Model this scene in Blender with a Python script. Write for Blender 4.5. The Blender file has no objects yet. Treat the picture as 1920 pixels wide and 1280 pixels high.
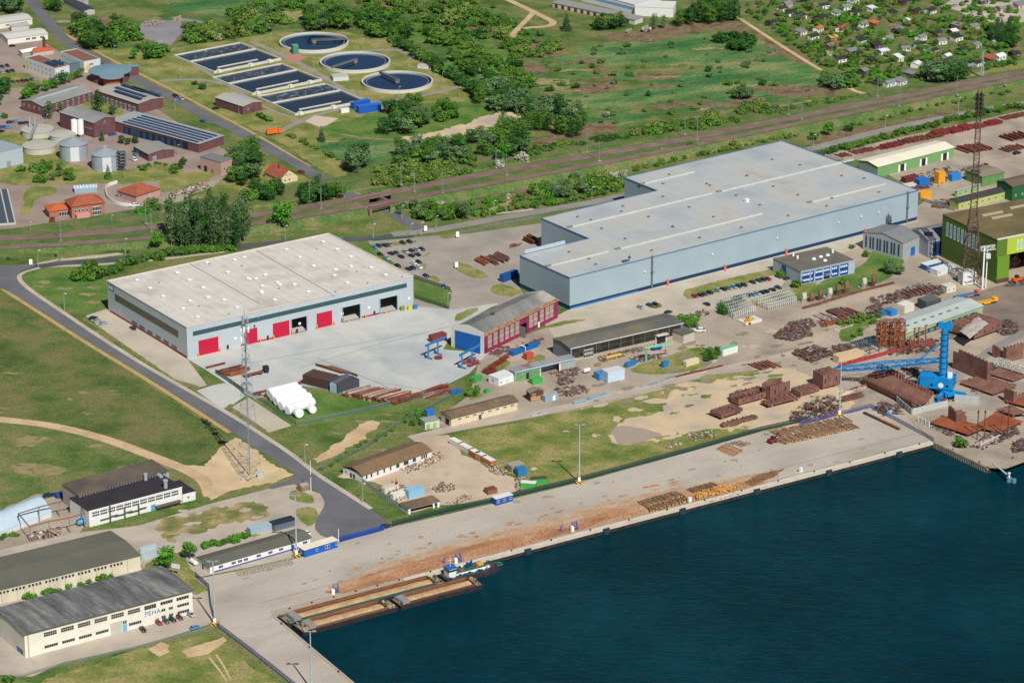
import bpy,math,random
from math import sin,cos,pi,radians,atan2,hypot
from mathutils import Vector,Matrix
from mathutils.geometry import tessellate_polygon
R=random.Random(7)
SC=bpy.context.scene
COL=SC.collection

# ---------------------------------------------------------------- camera, sky, sun
FPX,HOR,CAMH=6200.0,-1700.0,600.0
PITCH=math.atan((640-HOR)/FPX)
CP,SP=cos(PITCH),sin(PITCH)
CAMY=1589.7435897
cam=bpy.data.cameras.new('camera');camo=bpy.data.objects.new('camera',cam);COL.objects.link(camo)
camo.location=(0,-CAMY,CAMH);camo.rotation_euler=(pi/2-PITCH,0,0)
cam.sensor_width=36.0;cam.lens=36.0*FPX/1920;cam.clip_start=5;cam.clip_end=30000
SC.camera=camo
SC.render.resolution_x,SC.render.resolution_y=1024,682
SUN_EL,SUN_AZ=radians(46),atan2(-27.6,10.7)
wd=bpy.data.worlds.new('World');SC.world=wd;wd.use_nodes=True
nt=wd.node_tree;bg=nt.nodes['Background']
sky=nt.nodes.new('ShaderNodeTexSky');sky.sky_type='NISHITA';sky.sun_disc=False
sky.sun_elevation=SUN_EL;sky.sun_rotation=pi/2-SUN_AZ;sky.altitude=100;sky.dust_density=.3;sky.ozone_density=1.6
nt.links.new(sky.outputs[0],bg.inputs[0]);bg.inputs[1].default_value=0.05
sl=bpy.data.lights.new('sun','SUN');sl.energy=5.0;sl.angle=radians(0.5);sl.color=(1.0,0.965,0.905)
so=bpy.data.objects.new('sun',sl);COL.objects.link(so);so.location=(300,-800,900)
sd=Vector((cos(SUN_EL)*cos(SUN_AZ),cos(SUN_EL)*sin(SUN_AZ),sin(SUN_EL)))
so.rotation_euler=sd.to_track_quat('Z','Y').to_euler()
vs=SC.view_settings;vs.view_transform='Standard';vs.look='None';vs.exposure=0.0;vs.gamma=1.0

def G(px,py,z=0.0):
    """survey: a pixel of the photograph (1920 x 1280) turned into a point of the site at height z"""
    u=(px-960)/FPX;v=(py-640)/FPX
    t=(z-CAMH)/(-SP-v*CP)
    return Vector((u*t,(CP-v*SP)*t-CAMY,z))
def S(py):return CP*(py-HOR)/CAMH

# ---------------------------------------------------------------- materials
def lin(h):
    c=[int(h[i:i+2],16)/255 for i in(0,2,4)]
    return[x/12.92 if x<=.04045 else((x+.055)/1.055)**2.4 for x in c]+[1]
MATS={}
def mat(name,cols,sc=.2,det=4,stretch=None,rot=0,rough=.85,fine=.12,fsc=2.0,metal=0,bump=0,bsc=3,local=False,rnd=0,alpha=1,spec=.3,dist=0,rgh=.55):
    """cols: a hex colour or a list of (position, hex) read along a noise"""
    if name in MATS:return MATS[name]
    m=bpy.data.materials.new(name);m.use_nodes=True;MATS[name]=m
    n=m.node_tree;N=n.nodes;b=N['Principled BSDF'];L=n.links.new
    b.inputs['Roughness'].default_value=rough;b.inputs['Metallic'].default_value=metal
    b.inputs['Specular IOR Level'].default_value=spec
    if local:src=N.new('ShaderNodeTexCoord').outputs['Object']
    else:src=N.new('ShaderNodeNewGeometry').outputs['Position']
    mp=N.new('ShaderNodeMapping');L(src,mp.inputs[0])
    mp.inputs['Rotation'].default_value=(0,0,rot)
    if stretch:mp.inputs['Scale'].default_value=stretch
    if rot and not local:mp.vector_type='TEXTURE';mp.inputs['Scale'].default_value=tuple(1/s for s in(stretch or(1,1,1)))
    nz=N.new('ShaderNodeTexNoise');nz.inputs['Scale'].default_value=sc;nz.inputs['Detail'].default_value=det;nz.inputs['Roughness'].default_value=rgh
    nz.inputs['Distortion'].default_value=dist;L(mp.outputs[0],nz.inputs[0])
    rp=N.new('ShaderNodeValToRGB');L(nz.outputs[0],rp.inputs[0])
    if isinstance(cols,str):cols=[(.3,cols),(.7,cols)]
    e=rp.color_ramp.elements
    while len(e)<len(cols):e.new(.5)
    for i,(p,h)in enumerate(cols):e[i].position=p;e[i].color=lin(h)
    out=rp.outputs[0]
    if fine:
        n2=N.new('ShaderNodeTexNoise');n2.inputs['Scale'].default_value=fsc;n2.inputs['Detail'].default_value=3;L(src,n2.inputs[0])
        mr=N.new('ShaderNodeMapRange');L(n2.outputs[0],mr.inputs[0])
        mr.inputs[1].default_value=.3;mr.inputs[2].default_value=.7;mr.inputs[3].default_value=1-fine;mr.inputs[4].default_value=1+fine
        mx=N.new('ShaderNodeVectorMath');mx.operation='MULTIPLY';L(out,mx.inputs[0]);L(mr.outputs[0],mx.inputs[1]);out=mx.outputs[0]
    if rnd:
        oi=N.new('ShaderNodeObjectInfo');mr=N.new('ShaderNodeMapRange');L(oi.outputs['Random'],mr.inputs[0])
        mr.inputs[3].default_value=1-rnd;mr.inputs[4].default_value=1+rnd
        mx=N.new('ShaderNodeVectorMath');mx.operation='MULTIPLY';L(out,mx.inputs[0]);L(mr.outputs[0],mx.inputs[1]);out=mx.outputs[0]
    L(out,b.inputs['Base Color'])
    if bump:
        n3=N.new('ShaderNodeTexNoise');n3.inputs['Scale'].default_value=bsc;n3.inputs['Detail'].default_value=4;L(src,n3.inputs[0])
        bp=N.new('ShaderNodeBump');bp.inputs['Strength'].default_value=bump;bp.inputs['Distance'].default_value=.5
        L(n3.outputs[0],bp.inputs['Height']);L(bp.outputs[0],b.inputs['Normal'])
    if alpha<1:b.inputs['Alpha'].default_value=alpha
    return m
def plain(h,rough=.6,metal=0,fine=.07,spec=.35):
    return mat('paint_'+h+('_m' if metal else ''),h,rough=rough,metal=metal,fine=fine,fsc=.9,spec=spec)
def ribbed(name,base,dark,pitch,ang,amt=.5,sc=.08,rough=.6,fine=.06):
    """profiled sheet: fine stripes across direction ang (world, radians)"""
    if name in MATS:return MATS[name]
    m=mat(name,base,sc=sc,rough=rough,fine=fine);n=m.node_tree;N=n.nodes;L=n.links.new;b=N['Principled BSDF']
    src=b.inputs['Base Color'].links[0].from_socket
    g=N.new('ShaderNodeNewGeometry');d=N.new('ShaderNodeVectorMath');d.operation='DOT_PRODUCT'
    L(g.outputs['Position'],d.inputs[0]);d.inputs[1].default_value=(cos(ang)*2*pi/pitch,sin(ang)*2*pi/pitch,0)
    s=N.new('ShaderNodeMath');s.operation='SINE';L(d.outputs['Value'],s.inputs[0])
    mr=N.new('ShaderNodeMapRange');L(s.outputs[0],mr.inputs[0]);mr.inputs[1].default_value=.3;mr.inputs[2].default_value=1;mr.inputs[3].default_value=0;mr.inputs[4].default_value=amt
    mx=N.new('ShaderNodeMix');mx.data_type='RGBA';L(mr.outputs[0],mx.inputs[0]);L(src,mx.inputs[6]);mx.inputs[7].default_value=lin(dark)
    L(mx.outputs[2],b.inputs['Base Color'])
    return m
MGLASS=mat('window_glass',[(.3,'1c2830'),(.7,'33444e')],sc=.5,rough=.12,fine=0,spec=.6)
MWHITE=plain('e6e6e2');MDARK=plain('26292c');MSTEEL=plain('9aa3a8',.5);MRUST=mat('rusty_steel',[(.3,'5d352b'),(.5,'774635'),(.7,'8c5a44')],sc=.5,rough=.9,fine=.15,rnd=.22)

# ---------------------------------------------------------------- mesh building
class MB:
    def __init__(s):s.v=[];s.f=[];s.m=[]
    def face(s,pts,m=0):
        i=len(s.v);s.v+=[tuple(p)for p in pts];s.f.append(tuple(range(i,i+len(pts))));s.m.append(m);return s
    def box(s,x0,x1,y0,y1,z0,z1,m=0):
        return s.hexa([(x0,y0,z0),(x1,y0,z0),(x1,y1,z0),(x0,y1,z0),(x0,y0,z1),(x1,y0,z1),(x1,y1,z1),(x0,y1,z1)],m)
    def hexa(s,p,m=0):
        i=len(s.v);s.v+=[tuple(q)for q in p]
        for f in((3,2,1,0),(4,5,6,7),(0,1,5,4),(1,2,6,5),(2,3,7,6),(3,0,4,7)):s.f.append(tuple(i+k for k in f));s.m.append(m)
        return s
    def prism(s,poly,z0,z1,m=0,mt=None):
        n=len(poly);i=len(s.v)
        s.v+=[(p[0],p[1],z0)for p in poly]+[(p[0],p[1],z1)for p in poly]
        for k in range(n):s.f.append((i+k,i+(k+1)%n,i+n+(k+1)%n,i+n+k));s.m.append(m)
        for t in tessellate_polygon([[Vector((p[0],p[1],0))for p in poly]]):
            s.f.append(tuple(i+n+k for k in t));s.m.append(m if mt is None else mt);s.f.append(tuple(i+k for k in reversed(t)));s.m.append(m)
        return s
    def extr(s,prof,axis,a0,a1,m=0):
        """profile of (h, z) points pushed along x or y"""
        n=len(prof);i=len(s.v)
        for a in(a0,a1):s.v+=[((a,h,z)if axis=='x' else(h,a,z))for h,z in prof]
        for k in range(n):s.f.append((i+k,i+(k+1)%n,i+n+(k+1)%n,i+n+k));s.m.append(m)
        s.f.append(tuple(range(i,i+n)));s.m.append(m);s.f.append(tuple(range(i+2*n-1,i+n-1,-1)));s.m.append(m)
        return s
    def bar(s,p,q,w,h=None,m=0):
        p,q=Vector(p),Vector(q);d=(q-p)
        if d.length<1e-6:return s
        d.normalize();up=Vector((0,0,1))if abs(d.z)<.95 else Vector((0,1,0))
        a=d.cross(up).normalized()*w/2;b=a.cross(d).normalized()*(h or w)/2
        return s.hexa([p-a-b,p+a-b,p+a+b,p-a+b,q-a-b,q+a-b,q+a+b,q-a+b],m)
    def cyl(s,p,q,r0,r1=None,n=10,m=0,cap=True):
        p,q=Vector(p),Vector(q);r1=r0 if r1 is None else r1;d=(q-p).normalized()
        up=Vector((0,0,1))if abs(d.z)<.9 else Vector((1,0,0));a=d.cross(up).normalized();b=d.cross(a)
        i=len(s.v)
        for c,r in((p,r0),(q,r1)):s.v+=[tuple(c+(a*cos(2*pi*k/n)+b*sin(2*pi*k/n))*r)for k in range(n)]
        for k in range(n):s.f.append((i+k,i+(k+1)%n,i+n+(k+1)%n,i+n+k));s.m.append(m)
        if cap:s.f.append(tuple(range(i,i+n)));s.f.append(tuple(range(i+n,i+2*n)));s.m+=[m,m]
        return s
    def lathe(s,prof,n=32,m=0,c=(0,0)):
        i=len(s.v);k=len(prof)
        for j in range(n):
            a=2*pi*j/n;s.v+=[(c[0]+r*cos(a),c[1]+r*sin(a),z)for r,z in prof]
        for j in range(n):
            for q in range(k-1):
                s.f.append((i+j*k+q,i+(j+1)%n*k+q,i+(j+1)%n*k+q+1,i+j*k+q+1));s.m.append(m)
        return s
    def lattice(s,p,q,w0,w1,n,t,m=0,legs=4):
        """square lattice girder from p to q with n bays"""
        p,q=Vector(p),Vector(q);d=(q-p).normalized();up=Vector((0,0,1))if abs(d.z)<.9 else Vector((1,0,0))
        a=d.cross(up).normalized();b=d.cross(a);rings=[]
        for k in range(n+1):
            c=p.lerp(q,k/n);w=w0+(w1-w0)*k/n
            rings.append([c+(a*cos(2*pi*(j+.5)/legs)+b*sin(2*pi*(j+.5)/legs))*w*.707 for j in range(legs)])
        for k in range(n):
            for j in range(legs):
                s.bar(rings[k][j],rings[k+1][j],t*1.5,m=m);s.bar(rings[k][j],rings[k][(j+1)%legs],t,m=m)
                s.bar(rings[k][j]if(k+j)%2 else rings[k][(j+1)%legs],rings[k+1][(j+1)%legs]if(k+j)%2 else rings[k+1][j],t,m=m)
        return s
    def mesh(s,name,mats):
        me=bpy.data.meshes.new(name);me.from_pydata(s.v,[],s.f)
        for m in(mats if isinstance(mats,(list,tuple))else[mats]):me.materials.append(m)
        if any(s.m):me.polygons.foreach_set('material_index',s.m)
        me.update();return me
    def build(s,name,mats,parent=None,label=None):
        return inst(name,s.mesh(name,mats),parent,label=label)
def inst(name,me,parent=None,loc=(0,0,0),rot=0,sc=None,label=None,mats=None):
    o=bpy.data.objects.new(name,me);COL.objects.link(o);o.parent=parent;o.location=loc
    if isinstance(rot,(int,float)):o.rotation_euler=(0,0,rot)
    else:o.rotation_euler=rot
    if sc is not None:o.scale=sc if isinstance(sc,(tuple,list))else(sc,sc,sc)
    if label:o['label']=label
    if mats:
        for i,m in enumerate(mats):
            if m is not None:o.material_slots[i].link='OBJECT';o.material_slots[i].material=m
    return o
def tag(o,label,cat,group=None):
    o['label']=label;o['category']=cat;o['kind']='thing'
    if group:o['group']=group
    return o
def thing(name,label,cat,loc,rot=0,group=None):
    o=bpy.data.objects.new(name,None);COL.objects.link(o);o.location=loc;o.rotation_euler=(0,0,rot);o.empty_display_size=.5
    return tag(o,label,cat,group)
def copy_tree(o,parent=None):
    c=o.copy();COL.objects.link(c);c.parent=parent
    for ch in list(o.children):copy_tree(ch,c)
    return c
def place(proto,loc,rot,label,group=None,sc=None,first=False):
    c=proto if first else copy_tree(proto)
    c.location=loc;c.rotation_euler=(0,0,rot);c['label']=label
    if group:c['group']=group
    elif 'group' in c.keys():del c['group']
    if sc:c.scale=sc if isinstance(sc,(tuple,list))else(sc,sc,sc)
    return c
ORD='first second third fourth fifth sixth seventh eighth ninth tenth eleventh twelfth thirteenth fourteenth fifteenth sixteenth'.split()

# ---------------------------------------------------------------- ground sheets
LV={}
def chaikin(p,n,closed=True):
    for _ in range(n):
        q=[]
        for i in range(len(p)if closed else len(p)-1):
            a,b=p[i],p[(i+1)%len(p)];q+=[a*.75+b*.25,a*.25+b*.75]
        p=q if closed else[p[0]]+q+[p[-1]]
    return p
def ragged(p,amp,step,rr):
    """breaks an outline up so a patch of sand or grass has a worn, uneven edge"""
    if amp>.55 and step>1.2:
        p=ragged(p,amp*1.6,step*4,rr)if len(p)<400 and max((p[i]-p[i-1]).length for i in range(len(p)))>step*4 else p
    q=[]
    for i in range(len(p)):
        a,b=p[i],p[(i+1)%len(p)];d=b-a;n=max(1,int(d.length/step));nn=Vector((-d.y,d.x,0)).normalized()if d.length>0 else Vector()
        for k in range(n):q.append(a+d*(k/n)+nn*rr.uniform(-amp,amp))
    return q
def sheet(name,pts,m,z=.02,smooth=0,rag=0,step=3,metres=False,kind='structure'):
    p=[Vector((a,b,0))for a,b in pts]if metres else[G(a,b)for a,b in pts]
    if smooth:p=chaikin(p,smooth)
    if rag:p=ragged(p,rag,step,R)
    mb=MB();mb.v=[(q.x,q.y,z)for q in p]
    c=[Vector((q.x,q.y,0))for q in p]
    for t in tessellate_polygon([c]):
        a,b,d=(c[k]for k in t)
        mb.f.append(tuple(t)if(b-a).cross(d-a).z>0 else tuple(reversed(t)));mb.m.append(0)
    o=mb.build(name,m);o['kind']=kind;return o
def strip(name,pts,w,m,z=.04,smooth=2,off=0,kind='structure',zs=None):
    """a band of constant width w (metres) along a surveyed line; off shifts it sideways"""
    p=chaikin([G(a,b)for a,b in pts],smooth,False)if smooth else[G(a,b)for a,b in pts]
    mb=MB();lv=[];rv=[]
    for i,q in enumerate(p):
        t=(p[min(i+1,len(p)-1)]-p[max(i-1,0)]).normalized();n=Vector((-t.y,t.x,0))
        lv.append(q+n*(off+w/2));rv.append(q+n*(off-w/2))
    k=len(p);mb.v=[(q.x,q.y,z)for q in rv+lv]
    for i in range(k-1):mb.f.append((i,i+1,k+i+1,k+i));mb.m.append(0)
    o=mb.build(name,m);o['kind']=kind;return o
# ---------------------------------------------------------------- ground, water, roads
GRASS=mat('meadow_grass',[(.36,'42582a'),(.45,'566a34'),(.52,'677140'),(.59,'7b764d'),(.66,'666d3d')],sc=.035,det=10,fine=.32,fsc=.9,rgh=.68,bump=.6,bsc=.6,rough=.95,spec=.1)
FIELD=mat('field_grass',[(.36,'46542f'),(.45,'556435'),(.51,'636a3b'),(.58,'736d4a'),(.66,'586a36')],sc=.03,det=10,fine=.3,fsc=.9,rgh=.7,bump=.6,bsc=.6,rough=.95,spec=.1)
DRY=mat('dry_grass',[(.36,'586a33'),(.45,'6e773e'),(.52,'7f8049'),(.59,'958a5d'),(.67,'7a7b44')],sc=.05,det=10,fine=.27,fsc=.9,rgh=.68,bump=.5,bsc=.6,rough=.95,spec=.1)
LUSH=mat('lush_grass',[(.3,'41612a'),(.45,'527235'),(.56,'657b3d'),(.68,'767e49')],sc=.06,det=9,fine=.28,fsc=.9,rgh=.65,bump=.6,rough=.95,spec=.1)
DEEP=mat('deep_green_reed',[(.28,'32542f'),(.42,'40663a'),(.5,'537543'),(.57,'6f7f50'),(.63,'87835a'),(.72,'5d7a45')],sc=.035,det=10,rgh=.72,fine=.3,fsc=.5,stretch=(.45,1,1),rot=radians(25),bump=.9,bsc=.4,rough=.95,spec=.1)
BROWN=mat('withered_reed',[(.3,'56502f'),(.44,'6d5c47'),(.56,'7f6c58'),(.68,'5f6439')],sc=.1,det=8,fine=.22,fsc=.4,bump=.8,bsc=.4,rough=.95,spec=.1)
STRAW=mat('straw_reed',[(.3,'6f7345'),(.45,'8b8157'),(.55,'9a8b62'),(.68,'6d7444')],sc=.12,det=7,fine=.2,fsc=.4,bump=.8,bsc=.4,rough=.95,spec=.1)
QUAYM=mat('quay_concrete',[(.3,'9a9083'),(.46,'aaa194'),(.57,'b2a99c'),(.7,'a1978a')],sc=.03,det=9,fine=.07,fsc=.8,stretch=(.5,1,1),rot=radians(36))
PALE=mat('pale_concrete',[(.27,'989e9f'),(.43,'a9adab'),(.55,'b5b6b1'),(.66,'bdbbb3'),(.78,'a5abac')],sc=.03,det=9,fine=.06,fsc=.7,dist=1)
PAVE=mat('beige_paving',[(.3,'a59b8a'),(.5,'b1a796'),(.7,'bbb09e')],sc=.06,det=7,fine=.07,fsc=.8)
YARD=mat('trodden_yard',[(.28,'857a6d'),(.43,'978b7c'),(.55,'a49785'),(.7,'b1a390')],sc=.035,det=9,fine=.12,fsc=.8,dist=.6)
GRAVEL=mat('grey_gravel',[(.3,'8b837a'),(.5,'989085'),(.7,'a59c8f')],sc=.05,det=8,fine=.1,fsc=1)
DIRT=mat('bare_dirt',[(.25,'a58c6b'),(.45,'b79d79'),(.6,'c6ad88'),(.78,'b0a089')],sc=.06,det=9,fine=.13,fsc=.7,bump=.3)
CLAYM=mat('brown_soil',[(.3,'6b5644'),(.5,'7c6650'),(.7,'8c765c')],sc=.08,det=8,fine=.15,bump=.4)
ASPH=mat('asphalt',[(.3,'5d5d60'),(.5,'66666a'),(.7,'6f6e71')],sc=.05,det=8,fine=.06,fsc=1.2)
ASPN=mat('fresh_asphalt',[(.3,'47484c'),(.5,'505156'),(.7,'58595d')],sc=.05,det=6,fine=.06,fsc=1.2)
ASPO=mat('worn_asphalt',[(.3,'7d7974'),(.5,'88837d'),(.7,'938d86')],sc=.05,det=8,fine=.07,fsc=1.2)
BRICKP=mat('brick_paving',[(.3,'85756b'),(.5,'938278'),(.7,'9e8d80')],sc=.05,det=7,fine=.08,fsc=1)
BALL=mat('track_ballast',[(.3,'6a564c'),(.5,'786359'),(.7,'867168')],sc=.1,det=6,fine=.15,fsc=1.5)
BARK=mat('bark_litter',[(.28,'8d6246'),(.45,'a67855'),(.58,'b48a69'),(.72,'b09782')],sc=.12,det=9,fine=.15,fsc=.9,stretch=(.4,1,1),rot=radians(34))
RAILM=plain('7a6a62',.4,fine=.05)

def wpt(a,b,z=0):q=G(a,b,z);return(q.x,q.y)
QW,QC,QE1,QE2=(665,1280),(513,1152.5),(1750,829.5),(1850,877)
far=9000
gp=[(-far,far),(far,far),(far,-600),wpt(2100,800),wpt(1886,879),wpt(*QE2),wpt(*QE1),wpt(*QC),wpt(*QW),wpt(1000,1562),(200,-far),(-far,-far)]
sheet('ground',gp,GRASS,0,metres=True)

WATER=mat('harbour_water',[(.3,'02252d'),(.5,'022c36'),(.7,'05353f')],sc=.012,det=4,fine=.12,fsc=.18,rough=.16,spec=.07)
def rip():
    n=WATER.node_tree;N=n.nodes;L=n.links.new;b=N['Principled BSDF'];b.inputs['IOR'].default_value=1.33
    g=N.new('ShaderNodeNewGeometry');hs=[]
    for(ax,ay,rot,sc,det,st,amp)in((.35,1,radians(8),.32,4,1,.8),(.5,1,radians(-18),.75,3,1,.45),(.6,1,radians(3),.06,3,1,.6)):
        mp=N.new('ShaderNodeMapping');L(g.outputs['Position'],mp.inputs[0]);mp.inputs['Rotation'].default_value=(0,0,rot);mp.inputs['Scale'].default_value=(ax,ay,1)
        z=N.new('ShaderNodeTexNoise');z.inputs['Scale'].default_value=sc;z.inputs['Detail'].default_value=det;z.inputs['Distortion'].default_value=.6;L(mp.outputs[0],z.inputs[0])
        k=N.new('ShaderNodeMath');k.operation='MULTIPLY';L(z.outputs[0],k.inputs[0]);k.inputs[1].default_value=amp;hs.append(k)
    s=hs[0]
    for h in hs[1:]:
        a=N.new('ShaderNodeMath');a.operation='ADD';L(s.outputs[0],a.inputs[0]);L(h.outputs[0],a.inputs[1]);s=a
    bp=N.new('ShaderNodeBump');bp.inputs['Strength'].default_value=1;bp.inputs['Distance'].default_value=.9;L(s.outputs[0],bp.inputs['Height']);L(bp.outputs[0],b.inputs['Normal'])
rip()
sheet('water',[(-far,-far),(far,-far),(far,100),(700,260),(-300,-100)],WATER,-2.6,metres=True)

# --- yards and pavements
sheet('quay',[(514,1152.5),(1749,829.8),(1698,778),(1620,768),(1500,797),(1430,808),(1300,845),(1090,903),(940,940),(735,988),(632,1018),(570,1043),(470,1065),(368,1085),(392,1105),(403,1168),(545,1280),(660,1372),(775,1372),(666,1280)],QUAYM,.06)
sheet('yard',[(905,655),(1030,612),(1100,600),(1645,448),(1740,372),(1620,300),(1500,300),(1700,255),(1850,222),(2000,190),(2200,400),(2100,798),(1886,878),(1851,876),(1751,829),(1695,775),(1610,768),(1500,797),(1440,805),(1330,790),(1180,760),(980,782),(830,812),(800,800),(880,740)],YARD,.02)
sheet('yard',[(350,672),(776,574),(850,580),(935,568),(860,610),(830,655),(915,662),(880,700),(800,740),(740,750),(560,722),(480,748),(430,722),(384,692)],PALE,.05)
sheet('yard',[(690,452),(800,443),(880,438),(1020,418),(1020,500),(965,520),(985,560),(940,572),(845,590),(780,576),(700,470)],GRAVEL,.03)
sheet('yard',[(1020,605),(1070,578),(1640,436),(1665,450),(1490,500),(1460,545),(1390,568),(1330,582),(1210,604),(1110,628),(1040,632)],PAVE,.05)
sheet('yard',[(1285,610),(1325,582),(1390,612),(1430,640),(1530,600),(1620,570),(1700,545),(1760,560),(1640,640),(1480,700),(1330,690),(1300,650)],YARD,.045)
sheet('pavement',[(160,592),(203,578),(352,674),(388,722),(362,729),(335,718),(184,611)],PAVE,.04)
sheet('pavement',[(368,732),(400,722),(432,716),(460,742),(432,762),(415,766)],PALE,.06)
sheet('pavement',[(433,763),(466,745),(547,798),(503,811)],PAVE,.05)
sheet('yard',[(640,888),(800,815),(838,815),(872,850),(925,882),(965,893),(1000,915),(905,938),(830,950),(765,962),(715,912),(700,905),(630,893)],mat('dusty_yard',[(.25,'a2907c'),(.45,'b4a18b'),(.6,'bfad96'),(.75,'a8957f')],sc=.06,det=9,fine=.1),.07,rag=.6)
strip('track',[(770,822),(850,803),(990,779),(1090,758),(1240,720),(1400,682),(1470,668),(1560,640)],7,mat('track_concrete',[(.3,'a3958a'),(.5,'ae9f91'),(.7,'b8a999')],sc=.06,fine=.08),.09)
# --- lower left estate
sheet('yard',[(-40,1040),(130,1000),(260,985),(390,945),(545,905),(600,925),(612,945),(590,985),(600,1002),(632,1016),(570,1040),(480,1060),(370,1082),(400,1105),(404,1165),(360,1180),(250,1213),(120,1240),(60,1268),(-40,1262)],mat('old_concrete',[(.28,'9a8f82'),(.48,'aa9e90'),(.62,'b5a999'),(.78,'9d9385')],sc=.05,det=8,fine=.09),.03)
sheet('grass',[(292,990),(330,965),(420,945),(495,938),(516,955),(500,972),(425,985),(375,1002),(345,1000),(320,1015),(300,1008)],mat('scrubby_grass',[(.36,'5f6a3a'),(.45,'747345'),(.53,'8f8258'),(.6,'a5926d'),(.68,'72713f')],sc=.09,det=8,fine=.3),.06,smooth=1,rag=2,step=2)
for k in range(14):
    x,y=R.uniform(310,500),R.uniform(950,1005);w=R.uniform(6,24);sheet('dirt',[(x-w,y+w*.2),(x-w*.3,y-3),(x+w,y-w*.2),(x+w*.3,y+3)],mat('old_concrete','')if k%2 else DRY,.062+.0002*k,smooth=1,rag=.9,step=1.3)
sheet('grass',[(541,922),(562,916),(592,935),(586,945),(545,938)],DRY,.07,smooth=1,rag=.4)
sheet('grass',[(548,955),(588,948),(600,970),(580,990),(560,975)],DRY,.065,smooth=1,rag=.5)
sheet('grass',[(262,1062),(300,1040),(345,1035),(360,1070),(400,1100),(360,1120),(320,1090),(270,1090)],DRY,.05,smooth=1,rag=.8)
sheet('dirt',[(-30,985),(10,950),(70,925),(120,930),(165,985),(140,1000),(-30,1040)],YARD,.025,rag=.8)
sheet('dirt',[(340,1220),(362,1212),(420,1193),(425,1200),(390,1226),(352,1232)],DIRT,.05,rag=.5)
sheet('dirt',[(278,1216),(300,1204),(316,1208),(318,1222),(300,1230)],DIRT,.05,rag=.5)
for q in((392,1232,425,1276),(405,1226,432,1272)):strip('track',[(q[0],q[1]),((q[0]+q[2])/2+2,(q[1]+q[3])/2),(q[2],q[3])],.9,DIRT,.055)
sheet('grass',[(0,1268),(60,1276),(240,1222),(380,1190),(460,1222),(530,1290),(300,1400),(-60,1400)],DRY,.015,rag=1.2)
# --- left field, sandy track and mast ground
sheet('grass',[(-60,545),(0,548),(60,578),(160,645),(250,705),(340,762),(440,826),(420,850),(350,880),(250,838),(120,800),(-60,780)],FIELD,.012,rag=.5)
strip('path',[(-40,782),(20,788),(100,797),(200,822),(290,857),(350,880),(385,900),(395,930)],6.5,DIRT,.035,smooth=3)
sheet('dirt',[(330,868),(375,872),(432,820),(450,818),(500,862),(548,888),(520,905),(440,922),(395,938),(380,912)],mat('pale_sand',[(.3,'b09a79'),(.5,'c3ab86'),(.7,'cfb892')],sc=.08,det=8,fine=.1),.03,rag=.8,step=2)
for pts in([(12,832),(45,815),(95,820),(80,832),(40,838)],[(10,872),(60,866),(140,878),(110,890),(40,893)],[(226,878),(250,868),(256,872),(240,882)],[(280,868),(312,866),(340,880),(300,878)]):
    sheet('dirt',pts,mat('worn_patch',[(.34,'5f6938'),(.46,'817850'),(.55,'93825f'),(.64,'686d3c')],sc=.1,det=8,fine=.2),.02,smooth=2,rag=1.2,step=2)
WORN=mat('worn_patch','')
for k in range(46):
    x,y=R.choice([(R.uniform(0,330),R.uniform(815,905)),(R.uniform(0,300),R.uniform(600,780)),(R.uniform(520,760),R.uniform(770,850)),(R.uniform(60,200),R.uniform(510,570)),(R.uniform(330,740),R.uniform(410,440)),(R.uniform(220,520),R.uniform(1210,1275))])
    w=R.uniform(4,26);h_=R.uniform(1,4);sheet('dirt',[(x-w,y+R.uniform(-1,1)),(x-w*.4,y-h_),(x+w*.5,y-h_*R.uniform(.3,1)),(x+w,y),(x+w*.3,y+h_),(x-w*.5,y+h_*.6)],WORN,.0205+.0001*k,smooth=1,rag=.9,step=1.3)
strip('verge',[(0,543),(50,575),(163,648),(250,700),(340,757),(425,812)],2.6,mat('dry_verge',[(.3,'9b8258'),(.5,'b29468'),(.7,'8d8252')],sc=.15,det=7,fine=.15),.02,off=1.6)
sheet('grass',[(490,752),(560,732),(640,735),(740,752),(775,757),(700,778),(570,800),(553,798)],LUSH,.03,rag=.3)
sheet('dirt',[(585,862),(600,850),(640,822),(690,788),(716,792),(690,818),(645,845),(600,868)],DIRT,.025,smooth=1,rag=1,step=2)
# --- long field beside the quay
sheet('grass',[(850,815),(990,788),(1100,765),(1240,730),(1340,702),(1440,692),(1480,720),(1440,806),(1300,846),(1095,900),(1010,918),(965,890),(925,880),(872,848)],DRY,.05,rag=.5)
sheet('sand',[(1147,805),(1180,784),(1215,778),(1245,768),(1242,742),(1330,716),(1400,700),(1450,690),(1500,695),(1590,730),(1612,767),(1500,796),(1430,807),(1340,800),(1275,815),(1240,828),(1215,825),(1160,836),(1148,820)],mat('building_sand',[(.28,'a3968a'),(.4,'b3a490'),(.52,'c2ac8c'),(.6,'c9b292'),(.7,'ab9f90')],sc=.05,det=8,fine=.09,bump=.3),.07,smooth=1,rag=1.2,step=2)
sheet('sand',[(1146,802),(1170,796),(1215,806),(1245,815),(1210,826),(1160,836),(1148,822)],mat('grey_rubble_fines','9c8d80',fine=.12),.09,smooth=1,rag=1)
for x,y,w,h in((1190,768,16,4),(1157,786,10,6),(1345,738,40,7),(1230,752,30,5),(1300,722,40,6)):
    sheet('sand',[(x-w,y),(x-w*.4,y-h),(x+w*.7,y-h*.8),(x+w,y),(x+w*.3,y+h),(x-w*.5,y+h*.7)],mat('building_sand',''),.075,smooth=1,rag=.7,step=2)
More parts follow.
